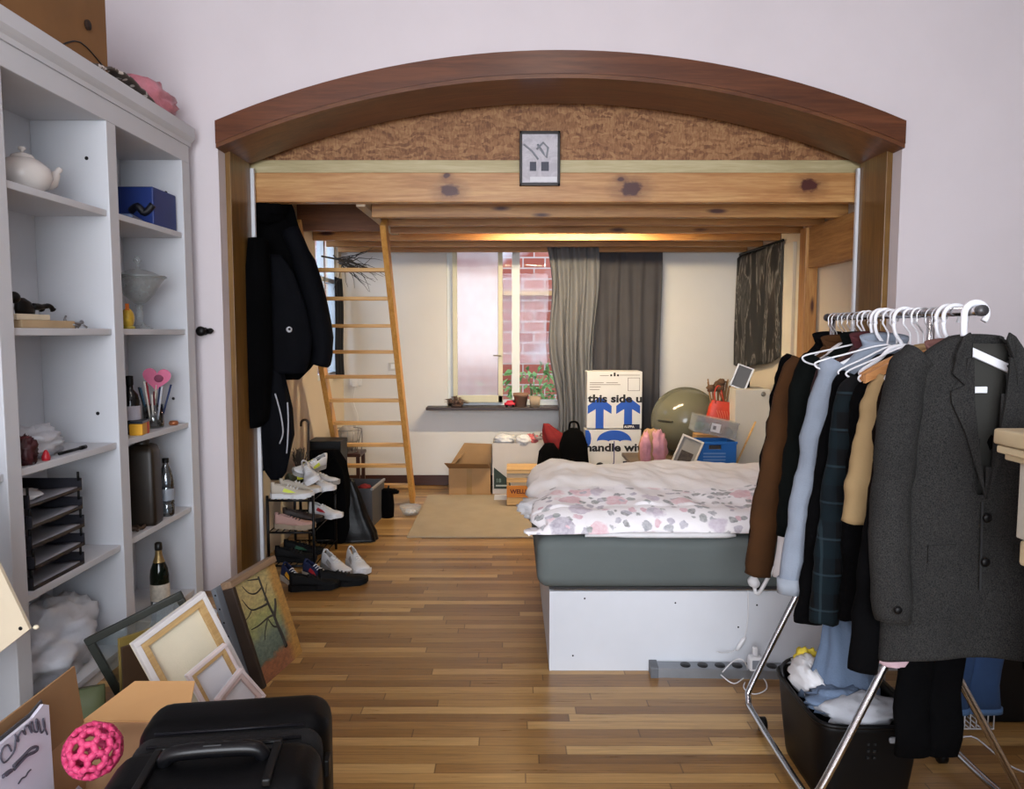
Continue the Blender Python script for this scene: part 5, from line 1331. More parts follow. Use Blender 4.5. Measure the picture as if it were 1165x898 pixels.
mb = MB(); mb.lathe([(0, 0), (.016, 0), (.016, .004), (0, .004)], 18); mb.xf(rotm(PI/2, 0, 0, at(329, 375, 4.80))); 
t = hung('padded_jacket', 'blue black padded jacket with a round white badge over the winter coat', 'jacket', [(290, 292, 320), (310, 290, 334), (345, 288, 346), (385, 288, 354), (410, 292, 352), (425, 300, 346)], COATN, 4.86, seed=7, wob=.08, thin=.42)
o = t.location
bp_ = at(329, 375, 4.755); mb = MB(); mb.lathe([(0, -.006), (.018, -.006), (.018, .004), (.014, .006), (0, .006)], 18); mb.xf(rotm(PI/2, 0, 0, bp_)); mb.build('badge', M('badge_white', '#b9b9bd', .5), t, origin=o)
mb = MB(); mb.lathe([(0, 0), (.008, 0), (.008, .0085), (0, .0085)], 14); mb.xf(rotm(PI/2, 0, 0, bp_ + Vector((.004, 0, .002)))); mb.build('badge_mark', BLACKP, t, origin=o)
t = hung('brown_jacket', 'rust brown jacket sliver showing behind the black coat sleeve', 'jacket', [(330, 350, 366), (350, 352, 372), (375, 354, 376), (395, 356, 376), (408, 360, 374)], M('rust_cloth', '#5e2b19', .8, var=.2), 5.12, seed=1, thin=.6)
t = hung('long_coat', 'black long coat hanging against the left wooden jamb', 'coat', [(272, 284, 304), (300, 281, 306), (340, 275, 308), (380, 269, 308), (420, 265, 308), (455, 263, 306), (478, 264, 304), (486, 268, 296)], COATB, 4.72, seed=9, wob=.06, thin=.7, th=.09)
t = hung('track_jacket', 'black track jacket with white piping hanging lowest on the left', 'jacket', [(415, 292, 320), (440, 290, 326), (465, 290, 332), (495, 291, 335), (520, 295, 330), (537, 302, 326), (546, 308, 320)], COATN, 4.84, seed=13, wob=.08, thin=.5)
o = t.location
for pts in ([(313, 448), (319, 470), (322, 492), (318, 505)], [(327, 458), (328, 480), (327, 505), (326, 516)]):
    MB().tube(smooth_path([at(px, py, 4.735 if px < 325 else 4.77) for px, py in pts]), .005, 6).build('piping', M('piping_white', '#a9abb3', .7), t, origin=o)
q = hung('track_trousers', 'black trousers hanging behind the track jacket', 'trousers', [(430, 284, 312), (470, 282, 310), (510, 284, 306), (536, 288, 300)], COATB, 4.95, seed=4, thin=.5)

# cane, duster, shoe rack
t = thing('walking_cane', 'brown hooked walking cane leaning at the left alcove wall', 'cane', (-1.42, 5.3, 0)); o = Vector((-1.42, 5.3, 0))
b0 = at(351, 560, 5.3); tp_ = at(351, 482, 5.3); o = Vector((b0.x, 5.3, 0)); t.location = o
mb = MB(); hz = tp_.z
pts = [Vector((b0.x, 5.3, .0)), Vector((b0.x, 5.3, .5)), Vector((tp_.x, 5.3, hz))] + [Vector((tp_.x - .026 + .026*math.cos(a), 5.3, hz + .026*math.sin(a))) for a in [PI*i/8 for i in range(1, 9)]] + [Vector((tp_.x - .053, 5.3, hz - .02))]
mb.tube(pts, .0085, 10); mb.build('shaft', M('cane_brown', '#33261c', .4), t, origin=o)
t = thing('feather_duster', 'dark bristly duster standing in the clutter by the cane', 'duster', (-1.45, 5.2, .3))
pd = at(341, 535, 5.25); t.location = (pd.x, 5.25, pd.z - .12)
mb = MB(); random.seed(3)
for i in range(80):
    a = random.uniform(0, 2*PI); r = random.uniform(.01, .06); mb.tube([(0, 0, .08), (r*.5*math.cos(a), r*.5*math.sin(a), .15), (r*math.cos(a), r*math.sin(a), .2 + random.uniform(0, .08))], .002, 4)
mb.build('bristles', M('bristle_brown', '#4a4038', .9, var=.3), t); MB().cyl((0, 0, -.3), (0, 0, .1), .01, n=10).build('handle', DARKMET, t)
rk = thing('shoe_rack', 'black wire shoe rack loaded with trainers in the left of the opening', 'shoe rack', (-1.36, 4.9, 0)); o = Vector((-1.36, 4.9, 0))
rx0, rx1, ry0, ry1 = -1.50, -1.22, 4.62, 5.2
for x in (rx0, rx1):
    for yy in (ry0, ry1): MB().cyl((x, yy, 0), (x, yy, .5), .009, n=10).build('post', DARKMET, rk, origin=o)
for z in (.06, .27, .47):
    mb = MB()
    for yy in (ry0, ry1): mb.cyl((rx0, yy, z), (rx1, yy, z), .007, n=8)
    for k in range(8): mb.cyl((rx0 + (rx1 - rx0)*k/7, ry0, z), (rx0 + (rx1 - rx0)*k/7, ry1, z), .004, n=6)
    mb.build('shelf', DARKMET, rk, origin=o)

# ---------- shoes ----------
def shoe(name, label, up, sole, lace, accent=None, loc=(0,0,0), rz=0, rot=None, L=.28, group=None, hi=1.0):
    """toe towards +x"""
    t = thing(name, label, 'shoe', loc, rz, group, rot)
    def wd(s): return L * (.115 + .06 * math.sin(min(1, s * 1.15) * PI * .5) ** 2 - .03 * math.sin(s * PI) * (1 if s < .55 else .4)) * (1 if s < .85 else math.sqrt(max(.02, 1 - ((s - .85) / .15) ** 2)) ) * (1 if s > .08 else math.sqrt(max(.05, 1 - ((.08 - s) / .08) ** 2)))
    def ht(s): return L * hi * (.30 if s < .22 else (.30 - .19 * ((s - .22) / .5) ** .8 if s < .72 else .11 - .045 * ((s - .72) / .28) ** 2)) * (1 if s < .96 else .85)
    sh = L * .085
    N = 22
    mb = MB()
    def up_(u, v):
        s = .012 + v * .976; a = PI * u; w = wd(s) * (1 - .28 * math.sin(a) * (1 if s < .5 else .6) * (math.sin(a)))
        return ((s - .45) * L, math.copysign(abs(math.cos(a)) ** .7, math.cos(a)) * w, sh + ht(s) * math.sin(a) ** .75)
    mb.grid(up_, 14, N, skip=lambda u, v: .27 < u < .73 and .07 < v < .38)
    q = mb.build('upper', up, t); sd = q.modifiers.new('s', 'SOLIDIFY'); sd.thickness = .005; sd.offset = -1
    mb = MB(); out = []
    M_ = 16
    for k in range(M_ + 1): s = k / M_; out.append(((s - .45) * L * 1.03, -wd(s) * 1.08 - .001))
    for k in range(M_, -1, -1): s = k / M_; out.append(((s - .45) * L * 1.03, wd(s) * 1.08 + .001))
    mb.prism(out, 0, sh * 1.15, 'XY')
    for v in mb.bm.verts:
        if v.co.x > L * .38: v.co.z += .010
        if v.co.x < -L * .1: v.co.z += .006 if v.co.z > .001 else 0
    mb.build('sole', sole, t)
    MB().prism([((s - .45) * L, y_) for s, y_ in ((.05, 0), (.1, .022), (.3, .025), (.38, .0), (.3, -.025), (.1, -.022))], sh + .03, sh + .034, 'XY').build('insole', M('shoe_inside', '#2b2a2a', .9), t)
    mb = MB()
    for k in range(4):
        s = .40 + .075 * k; z = sh + ht(s) + .004; w = wd(s) * .5
        mb.tube([((s - .45) * L, -w, z - .008), ((s - .45) * L + .004, 0, z + .002), ((s - .45) * L, w, z - .008)], .0035, 5)
    mb.build('laces', lace, t)
    if accent:
        for s_ in (-1, 1):
            mb = MB(); vs_ = []
            for (s, f) in ((.3, .25), (.42, .2), (.62, .35), (.5, .55), (.34, .6)):
                a = math.asin(min(1, f)); w = wd(s) * (1 - .28 * math.sin(a) ** 2 * (1 if s < .5 else .6)) + .003
                vs_.append(((s - .45) * L, s_ * math.cos(a) ** .7 * w, sh + ht(s) * f ** .75))
            A_ = [mb.bm.verts.new(p) for p in vs_]; B_ = [mb.bm.verts.new((p[0], p[1] + s_*.003, p[2])) for p in vs_]
            mb.bm.faces.new(A_); mb.bm.faces.new(B_)
            for k in range(5): mb.bm.faces.new((A_[k], B_[k], B_[(k+1) % 5], A_[(k+1) % 5]))
            mb.build('side_stripe', accent, t)
    return t
SW = M('shoe_white', '#c9c9cb', .6, var=.06); SG = M('shoe_grey', '#8f8d8b', .75, var=.1); SB = M('shoe_black', '#08080a', .7, var=.2, spec=.2); SN = M('shoe_navy', '#182346', .7, var=.15)
SBE = M('shoe_beige', '#b3aa9c', .7, var=.08); LW = M('lace_white', '#d2d2d2', .8); LB = M('lace_black', '#111113', .8); YEL = M('neon_yellow', '#c9d64a', .5); REDS = M('shoe_red', '#a9222c', .6); ORY = M('shoe_yellow', '#dba128', .6); PNK = M('shoe_pink_beige', '#a58279', .7, var=.1)
zt3 = .477
shoe('sneaker', 'pale grey trainer with a yellow heel lying along the front of the rack top', SBE, SW, LW, YEL, (-1.375, 4.67, zt3), math.radians(4), L=.26)
shoe('sneaker', 'beige trainer behind the yellow heeled one on the rack top', SBE, SW, LW, None, (-1.36, 4.80, zt3), math.radians(10), L=.26)
shoe('sneaker', 'white laced trainer at the right of the rack top', SW, SW, LW, M('grey_stripe', '#77777a', .6), (-1.27, 4.93, zt3), math.radians(-35), L=.27)
shoe('sneaker', 'white trainer with grey panels at the back of the rack top', SW, SG, LW, SG, (-1.30, 5.10, zt3), math.radians(-20), L=.27)
shoe('sneaker', 'dark trainer with a neon tongue at the rear left of the rack top', M('shoe_olive', '#3b3f30', .7), SB, YEL, YEL, (-1.45, 5.06, zt3 + .0), math.radians(80), L=.26)
shoe('sneaker', 'pinkish brown trainer on the middle tier of the rack', PNK, M('sole_tan', '#8a7a68', .7), LB, None, (-1.37, 4.70, .277), math.radians(-6), L=.26)
shoe('sneaker', 'dark brown shoe behind the pinkish trainer on the middle tier', M('shoe_brown', '#2d211c', .6), SB, LB, None, (-1.36, 4.85, .277), math.radians(5), L=.26)
shoe('sneaker', 'red and white trainer poking from the right of the middle tier', SW, SW, LW, REDS, (-1.25, 5.0, .277), math.radians(-25), L=.26)
shoe('sneaker', 'black shoe on the bottom tier of the rack, front', SB, SB, LB, None, (-1.37, 4.70, .067), 0, L=.26)
shoe('sneaker', 'black shoe with a green stripe on the bottom tier, behind', SB, SB, LB, M('dark_green', '#14482f', .6), (-1.36, 4.85, .067), 0, L=.26)
def onfloor(px, py): p = fl(px, py, 0); return (p.x, p.y, 0)
shoe('sneaker', 'navy, red and yellow trainer on the floor at the rack foot', SN, M('sole_offwhite', '#b3aaa0', .6), LW, ORY, (-1.31, 4.47, 0), math.radians(-50), L=.28)
shoe('sneaker', 'navy trainer with a red stripe behind the yellow striped one', SN, M('sole_offwhite', '#b3aaa0', .6), LW, REDS, (-1.19, 4.56, 0), math.radians(-40), L=.27)
shoe('sneaker', 'left black trainer of the pair lying in front of the rack', SB, SB, LB, None, (-1.17, 4.37, 0), math.radians(14), L=.29)
shoe('sneaker', 'right black trainer of the pair with a small white tag', SB, SB, LB, None, (-1.02, 4.44, 0), math.radians(20), L=.29)
shoe('sneaker', 'white trainer nearest the bags on the floor', SW, SW, LW, SG, (-.99, 4.76, 0), math.radians(-62), L=.31)
shoe('sneaker', 'white and grey trainer left of the other white trainer on the floor', SW, SG, LW, SG, (-1.115, 4.70, 0), math.radians(-50), L=.31)

# ---------- bags behind the rack ----------
q = hung('shopping_bag', 'glossy black carrier bag slumped behind the white trainers', 'bag', [(545, 385, 402), (562, 383, 410), (585, 380, 418), (605, 378, 428), (618, 378, 430), (625, 384, 420)], M('black_bag_gloss', '#070708', .36, var=.2, bump=.4, bs=9, spec=.2), 5.42, seed=6, wob=.12, thin=.5, power=2.8)
q = hung('backpack', 'black rucksack piled between the shoe rack and the carrier bag', 'bag', [(512, 352, 384), (525, 350, 392), (545, 352, 396), (575, 355, 398), (600, 358, 398), (628, 362, 392), (640, 368, 386)], BLACKF, 5.36, seed=16, wob=.14, thin=.55)
o = q.location
MB().tube(smooth_path([at(372, 530, 5.22), at(380, 522, 5.21), at(388, 535, 5.2), at(390, 552, 5.2), at(378, 565, 5.2)]), .009, 6).build('strap', BLACKF, q, origin=o)
p = at(370, 505, 5.55); t = thing('black_box', 'black flat box standing upright behind the rucksack', 'box', (at(370, 520, 5.55).x, 5.55, 0))
zt5 = at(370, 502, 5.55).z
MB().box(-.12, .12, -.03, .2, 0, zt5, .008).build('carton_body', BLACKP, t); MB().box(-.122, .122, -.032, .202, zt5 - .03, zt5 + .002, .004).build('lid', BLACKP, t)
t = thing('grey_storage_box', 'grey storage box with red and white things beside the ladder foot', 'box', (-1.22, 6.0, 0), math.radians(-4)); GB = M('grey_box', '#4d4d50', .6, var=.08)
mb = MB(); hb = .30
mb.box(-.16, .16, -.2, .2, 0, .008); mb.box(-.16, -.15, -.2, .2, .008, hb); mb.box(.15, .16, -.2, .2, .008, hb); mb.box(-.15, .15, -.2, -.19, .008, hb); mb.box(-.15, .15, .19, .2, .008, hb)
mb.build('box_body', GB, t)
MB().box(.149, .168, -.205, .205, hb - .012, hb + .006, .003).build('rim', M('grey_rim', '#8c8c90', .4), t)
cloth('folded_clothes', 'dark clothes heaped inside the grey storage box', 'clothes', (-1.22, 6.0, .01), (.135, .17, .13), M('dark_grey_cloth', '#29292c', .9, var=.3), 7, .15)
cloth('red_cloth', 'small red cloth on the clothes in the grey storage box', 'cloth', (-1.16, 5.95, .255), (.05, .06, .025), REDC, 5, .2)
t = thing('rain_boots', 'black drawstring pouch standing by the ladder foot', 'bag', (at(440, 583, 6.1).x, 6.12, 0)); t.name = 'drawstring_pouch'
mb = MB(); mb.loft([((0,0,0), .05, .05), ((0,0,.1), .055, .05), ((0,0,.18), .05, .045), ((0,0,.215), .045, .04), ((0,0,.23), .05, .045)], 20, wob=.08, seed=2); mb.build('pouch', BLACKF, t)
mb = MB(); mb.blob((.05, 0, .21), (.05, .03, .022), .2, 6, n=16, seed=3); mb.build('flap', BLACKF, t); MB().tube([(.01, 0, .22), (.015, 0, .26)], .008, 6).build('cord_stop', BLACKP, t)
t = thing('glass_bowl', 'small clear glass bowl with white pebbles on the floor by the ladder', 'bowl', (at(467, 580, 6.2).x, 6.2, 0))
MB().lathe([(0, 0), (.05, 0), (.06, .006), (.085, .05), (.092, .075), (.088, .075), (.08, .05), (.055, .012), (0, .01)], 26).build('bowl_glass', M('thin_bowl_glass', '#c3c8c8', .1, alpha=.32), t)
for i in range(7): 
    a = i * .9; MB().ball((.032*math.cos(a), .032*math.sin(a), .026), (.018, .015, .013), 10).build('pebble', WHITEP, t)
# basket on the wall side behind ladder
pz = at(398, 512, 6.75); t = thing('wire_basket', 'grey mesh basket on a small stool behind the ladder', 'basket', (pz.x - .02, 6.75, .44))
zb = .44
mb = MB()
for k in range(14):
    a = 2*PI*k/14; mb.tube([(.08*math.cos(a), .08*math.sin(a), 0), (.13*math.cos(a), .13*math.sin(a), .2)], .003, 5)
for z, r in ((0, .08), (.1, .105), (.2, .13)): mb.tube(arc((0, 0, z), r, 0, 360, 24, 'XY'), .004, 5, True)
mb.build('mesh_body', GREYM, t); MB().tube(smooth_path([(.13, 0, .2), (.13, 0, .08), (.12, 0, -.02)]), .005, 6).build('handle', GREYM, t)
mb = MB(); mb.blob((0, 0, .12), (.09, .09, .11), .2, 7, n=20, seed=6, flat=.01); mb.build('liner', M('grey_liner', '#a9a39b', .8), t)
t = thing('stool', 'small dark stool carrying the mesh basket', 'stool', (pz.x - .02, 6.75, 0))
MB().box(-.14, .14, -.14, .14, .41, .44, .005).build('seat', DARKW, t)
for sx in (-1, 1):
    for sy in (-1, 1): MB().box(sx*.115 - .015, sx*.115 + .015, sy*.115 - .015, sy*.115 + .015, 0, .41, .002).build('leg', DARKW, t)
mb = MB(); mb.grid(lambda u, v: (AL + .03 + .02 * math.sin(u * 16) * (.5 + .5 * v), 7.0 + .3 * u + .03 * math.sin(v * 6), 2.0 - .92 * v), 24, 16)
q = mb.build('curtain', M('ink_blue_curtain', '#12151d', .9, var=.2), origin=(AL + .03, 7.15, 1.08)); tag(q, 'narrow blue black curtain at the side window behind the ladder', 'curtain'); q.modifiers.new('s', 'SOLIDIFY').thickness = .004
shoe('sneaker', 'white trainer stacked on the other white trainers on the rack top', SW, SW, LW, M('grey_stripe', '#77777a', .6), rot=(.5, .1, math.radians(-70)), loc=(-1.27, 4.80, zt3 + .10), L=.27)
shoe('sneaker', 'white and lime trainer at the very top of the rack pile', SW, SG, LW, YEL, rot=(-.4, .1, math.radians(-120)), loc=(-1.33, 5.0, zt3 + .11), L=.27)
# ================= clothes rack =================
RX, RZ = 1.2, 1.555
RY0, RY1 = 1.965, 2.92
rk = thing('clothes_rack', 'chrome clothes rack on splayed legs crammed with jackets at the right', 'clothes rack', (RX, 2.5, 0)); o = Vector((RX, 2.5, 0))
MB().cyl((RX, RY0, RZ), (RX, RY1, RZ), .0125, n=14).build('rail', CHROME, rk, origin=o)
for yy in (RY0, RY1):
    mb = MB(); mb.cyl((RX, yy - .008, RZ), (RX, yy + .008, RZ), .0145, n=14); mb.build('end_cap', M('rail_cap_dark', '#4b4a4c', .4, .5), rk, origin=o)
YA, YC = 2.2, 2.875
for yy in (YA, YC):
    mb = MB(); mb.cyl((RX, yy, .66), (RX, yy, RZ - .01), .011, n=12); mb.build('post', CHROME, rk, origin=o)
for fx, ya, yb in ((.915, YA, YC), (1.53, YA - .02, 2.66)):
    s = 1 if fx > RX else -1
    r_ = .012
    pts = smooth_path([(RX, ya, .70), (RX + s*.05, ya, .60), (fx - s*.03, ya, .16), (fx, ya + .03, .085), (fx, ya + .12, .06), (fx, yb - .1, .06), (fx, yb - .02, .085), (fx - s*.03, yb, .16), (RX + s*.05, yb, .60), (RX, yb, .70)], 5)
    MB().tube(pts, r_, 10).build('leg_frame', CHROME, rk, origin=o)
    for yy in (ya + .1, yb - .1):
        c = MB(); c.cyl((fx - s*.03 - .012, yy, .026), (fx - s*.03 + .012, yy, .026), .026, n=18); c.cyl((fx - s*.03, yy, .03), (fx, yy, .06), .008, n=8); c.build('castor', BLACKP, rk, origin=o)

HW_ = M('hanger_white', '#dcdce0', .35, var=.03); HWOOD = wood('hanger_wood', ['#a06a3a', '#b88150', '#c99763'], 'X', .4, vknots=False); HWIRE = M('hanger_wire', '#c9c9cc', .3, .9)
HDARK = M('hanger_dark_wood', '#4a2a1c', .4, var=.2)
def hanger(name, label, Y, kind, tilt=0.0, sw=.2, group=None, rz=0.0, lo=.165):
    t = thing(name, label, 'hanger', (RX, Y, RZ), rz, group, rot=(0, tilt, rz))
    R_ = .0125
    if kind == 'plastic': m, r, n = HW_, .0055, 10
    elif kind == 'wire': m, r, n = HWIRE, .0018, 6
    elif kind == 'slim': m, r, n = HW_, .003, 8
    else: m, r, n = HWIRE, .0022, 6
    hr = R_ + r + .006 + (.008 if kind == 'plastic' else .002)
    top = [Vector(p) + Vector((0, 0, R_ - hr + r)) for p in arc((0, 0, 0), hr, -25, 205, 16)]
    c0 = Vector((0, 0, -.055 - r)); 
    hook = top[::-1][:0] + [p for p in top] 
    hook = [Vector((top[0].x - .0, 0, top[0].z))] + hook
    tail = [Vector((-hr * .95, 0, -.03)), Vector((-.003, 0, -.055)), Vector((0, 0, -.075)), Vector((0, 0, -.095))]
    if kind == 'plastic': tail = [Vector((-hr, 0, -.03)), Vector((-hr * .8, 0, -.06)), Vector((-.008, 0, -.085)), Vector((0, 0, -.10))]
    MB().tube(smooth_path(hook + tail, 2), r, n).build('hook', m, t)
    mb = MB(); zb = -.10
    if kind in ('plastic', 'slim', 'wire'):
        tri = smooth_path([(0, 0, zb + .005), (-.04, 0, zb - .006), (-sw * .6, 0, zb - .038), (-sw, 0, zb - .07), (-sw - .008, 0, zb - .085), (-sw + .02, 0, zb - .095), (-.1, 0, zb - .095), (.1, 0, zb - .095), (sw - .02, 0, zb - .095), (sw + .008, 0, zb - .085), (sw, 0, zb - .07), (sw * .6, 0, zb - .038), (.04, 0, zb - .006)], 3)
        mb.tube(tri[:-1] + [Vector((.02, 0, zb))], r * (1.15 if kind == 'plastic' else 1), n, True); mb.build('shoulder_frame', m, t)
    else:
        mw = HWOOD if kind == 'wood' else HDARK
        def hg(x): return zb - .012 - .075 * (abs(x) / sw) ** 1.5
        up_ = [(x, hg(x) + .012) for x in [sw * (k / 10 - 1) for k in range(21)]]; dn = [(x, hg(x) - .012 - .004*math.cos(x/sw*PI*.5)) for x, _ in reversed(up_)]
        mb.prism(up_ + dn, -.008, .008); mb.build('shoulder_bar', mw, t)
    return t

def crumple(mb, seed, a):
    mb.bm.normal_update()
    for v in mb.bm.verts:
        p = v.co; k = noise.noise(Vector((p.x * 22 + p.z * 7, p.y * 9 + seed * 3.3, p.z * 9 - p.x * 6))) + .6 * noise.noise(Vector((p.x * 40, seed * 2.1, p.z * 22)))
        v.co = p + v.normal * (a * k)
def garment(name, label, cat, Y, mat, hw, L, sl=.6, shw=.19, dz=.0, d=.034, flare=1.0, cuffm=None, collar=None, seed=0, sr=.05, arm=True, top=-.085, group=None, extra=None, rz=0.0):
    """garment on a hanger: body, two sleeves, collar; hook point at the origin"""
    t = thing(name, label, cat, (RX, Y, RZ), rz, group)
    t0 = top - dz; shw *= .84
    prof = [(t0, .055, d * .5), (t0 - .02, .075, d * .7), (t0 - .05, shw * .62, d * .8), (t0 - .085, shw * .97, d * .9), (t0 - .12, shw * 1.04, d), (t0 - .2, shw * 1.02, d * 1.05), (t0 - .35, shw * 1.0 * (1 + .1 * (flare - 1)), d * 1.1), (t0 - .55, shw * (1 + .6 * (flare - 1)), d * 1.1), (-L, shw * flare, d * 1.15)]
    prof = [p for i, p in enumerate(prof) if i == len(prof) - 1 or p[0] > -L + .04]
    R = []
    for i in range(len(prof) - 1):
        n_ = max(2, int((prof[i][0] - prof[i+1][0]) / .035))
        for k in range(n_):
            f = k / n_; R.append((Vector((0, 0, prof[i][0] + (prof[i+1][0] - prof[i][0]) * f)), prof[i][1] + (prof[i+1][1] - prof[i][1]) * f, prof[i][2] + (prof[i+1][2] - prof[i][2]) * f))
    R.append((Vector((0, 0, prof[-1][0])), prof[-1][1], prof[-1][2]))
    mb = MB(); mb.loft(R, 40, power=2.4, wob=.07, seed=seed, wf=7); crumple(mb, seed, .011); mb.build('body', mat, t)
    if arm:
        for s in (-1, 1):
            z0 = t0 - .115; zE = z0 - sl
            pts = smooth_path([(s * shw * .80, 0, z0 + .035), (s * shw * 1.0, -.004, z0 - .02), (s * (shw + (hw - sr - shw) * .38), -.008, z0 - sl * .32), (s * (shw + (hw - sr - shw) * .74), -.012, z0 - sl * .66), (s * (hw - sr) * 1.0, -.016, zE)], 9)
            k = len(pts); rr = [sr * (1.0 - .18 * i / k) * (1 + .10 * noise.noise(Vector((i * .33, seed * 5.1, 2)))) for i in range(k)]
            mb = MB(); mb.tube(pts, rr, 16); 
            crumple(mb, seed + s, .009)
            for v in mb.bm.verts: v.co.y *= .72
            mb.build('sleeve', mat, t)
            if cuffm:
                mb = MB(); e = pts[-1]; mb.tube([e + Vector((0, 0, .045)), e + Vector((0, 0, -.004))], [sr * .92, sr * .9], 16)
                for v in mb.bm.verts: v.co.y = e.y + (v.co.y - e.y) * .76
                mb.build('cuff', cuffm, t)
    if collar:
        mb = MB(); mb.grid(lambda u, v: ((.055 + .02 * (1 - abs(2*v - 1)) + .012 * v) * math.cos(2*PI*u), (.02 + .008 * v) * math.sin(2*PI*u), t0 - .02 + .04 * (1 - abs(2*v - 1) * .9) + .014 * math.sin(2*PI*u)), 24, 6, wrap=True); mb.build('collar', collar, t)
    return t
def hwid(px, Y): return 1.2 - (px - 582.5) / FPX * Y * 1.0

def cord_mat(name, c1, c2, ax=0, sc=120):
    t = NT(name); t.b.inputs['Roughness'].default_value = .9; t.b.inputs['Specular IOR Level'].default_value = .2
    wv = t.n('ShaderNodeTexWave'); wv.inputs['Scale'].default_value = sc; t.l(t.co(), wv.inputs['Vector'])
    n = t.noise(t.co(), 7, 3)
    c = t.mix(n.outputs[0], c1, c2); t.l(t.mix(.3, c, wv.outputs['Color'], 'MULTIPLY'), t.b.inputs['Base Color']); t.bump(wv.outputs['Fac'], .3, .002); return t.m
def plaid_mat():
    t = NT('dark_plaid'); t.b.inputs['Roughness'].default_value = .9; t.b.inputs['Specular IOR Level'].default_value = .2
    sp = t.n('ShaderNodeSeparateXYZ'); t.l(t.co(), sp.inputs[0])
    def band(s, f, th, off): return t.math('GREATER_THAN', t.math('FRACT', t.math('MULTIPLY_ADD', s, f, off)), th)
    c = t.mix(t.math('MULTIPLY', band(sp.outputs[0], 9, .55, 0), .8), '#040507', '#081319')
    c = t.mix(t.math('MULTIPLY', band(sp.outputs[2], 9, .55, .2), .5), c, '#0a1a20')
    c = t.mix(t.math('MULTIPLY', band(sp.outputs[0], 9, .94, .3), .5), c, '#26353c'); c = t.mix(t.math('MULTIPLY', band(sp.outputs[2], 9, .94, .1), .5), c, '#2a3a42')
    t.l(c, t.b.inputs['Base Color']); return t.m
def tweed_mat(name, a, b_):
    t = NT(name); t.b.inputs['Roughness'].default_value = .95; t.b.inputs['Specular IOR Level'].default_value = .15
    n = t.noise(t.co(scale=(1, 1, .7)), 420, 2, .6); n2 = t.noise(t.co(), 6, 3)
    c = t.ramp(n.outputs[0], [(.35, a), (.65, b_)]); c = t.mix(.25, c, t.ramp(n2.outputs[0], [(.3, '#9a9a9a'), (.7, '#ffffff')]), 'MULTIPLY')
    t.l(c, t.b.inputs['Base Color']); t.bump(n.outputs[0], .25, .001); return t.m
TWEED = tweed_mat('grey_tweed', '#181819', '#343331')
DENIM = M('pale_denim', '#7c8592', .85, var=.14, vs=5, bump=.15, bs=160)
DENIMB = M('blue_denim', '#2b4770', .85, var=.16, vs=5, bump=.15, bs=160)
BROWNC = cord_mat('brown_corduroy', '#33200f', '#573619')
BEIGE = M('beige_cotton', '#927a55', .85, var=.08, vs=4, bump=.1, bs=120)
GREENB = M('green_black_cloth', '#090c0b', .9, var=.25, bump=.12, bs=80, spec=.08)
DKBROWN = M('espresso_cloth', '#140d0a', .95, var=.2, bump=.1, bs=90, spec=.06)
WSHIRT = M('white_shirt_cloth', '#c9c6c8', .85, var=.05)
PINKC = M('pale_pink_cloth', '#bda0a8', .85, var=.06)
def kit(Y, k, lab, **kw): return hanger({'plastic': 'plastic_hanger', 'slim': 'plastic_hanger', 'wire': 'wire_hanger', 'wood': 'wooden_hanger', 'dark': 'wooden_hanger'}[k], lab, Y, k, **kw)
# far to near
garment('jacket', 'black jacket at the far end of the rack', 'jacket', 2.86, BLACKF, hwid(853, 2.86), .86, .70, .2, seed=1, collar=BLACKF)
kit(2.86, 'dark', 'dark wooden hanger at the far end of the rail', sw=.16)
garment('corduroy_jacket', 'brown corduroy jacket second from the far end', 'jacket', 2.78, BROWNC, hwid(847, 2.78), .80, .74, .2, dz=.012, seed=2, collar=BROWNC, sr=.062)
kit(2.78, 'wire', 'wire hanger carrying the brown corduroy jacket', sw=.16)
garment('shirt', 'white shirt showing as a sliver beside the corduroy jacket', 'shirt', 2.70, WSHIRT, hwid(884, 2.70), .84, .72, .185, seed=3, sr=.045, dz=.01)
kit(2.70, 'wire', 'wire hanger carrying the white shirt', sw=.15)
garment('jacket', 'green black bomber jacket before the white shirt', 'jacket', 2.62, GREENB, hwid(884, 2.62), .70, .56, .205, seed=4, sr=.068, collar=GREENB, d=.036)
kit(2.62, 'slim', 'thin white hanger carrying the green black bomber jacket', sw=.16)
garment('jacket', 'burgundy collared dark jacket behind the pale denim shirt', 'jacket', 2.545, M('burgundy_cloth', '#2b1214', .9, var=.2), .24, .72, .5, .18, seed=14, collar=M('burgundy_collar', '#43181c', .9), d=.03)
kit(2.545, 'dark', 'dark brown hanger carrying the burgundy jacket', sw=.165)
garment('denim_shirt', 'pale blue denim shirt hanging in the middle of the rack', 'shirt', 2.47, DENIM, hwid(890, 2.45), .78, .70, .205, seed=5, sr=.056, collar=DENIM, cuffm=M('denim_cuff', '#8c939d', .85), dz=.005)
kit(2.47, 'plastic', 'thick white hanger carrying the pale denim shirt', sw=.16)
garment('coat', 'long black coat right in front of the pale denim shirt', 'coat', 2.39, BLACKF, hwid(912, 2.37), .84, .74, .19, seed=6, dz=.04, sr=.05)
kit(2.39, 'slim', 'thin white hanger carrying the long black coat', sw=.17)
garment('plaid_shirt', 'dark teal plaid shirt before the long black coat', 'shirt', 2.31, plaid_mat(), hwid(925, 2.31), .92, .7, .2, seed=7, dz=.05, sr=.055)
kit(2.31, 'slim', 'thin white hanger carrying the dark plaid shirt', sw=.18)
garment('jacket', 'black jacket between the plaid shirt and the beige jacket', 'jacket', 2.235, BLACKF, .23, .86, .66, .185, seed=8, dz=.05)
kit(2.235, 'wood', 'light wooden hanger carrying the black jacket', sw=.18)
garment('beige_jacket', 'beige cotton jacket behind the dark brown jacket', 'jacket', 2.155, BEIGE, hwid(958, 2.155), .84, .36, .185, seed=9, sr=.052, dz=.035, collar=BEIGE)
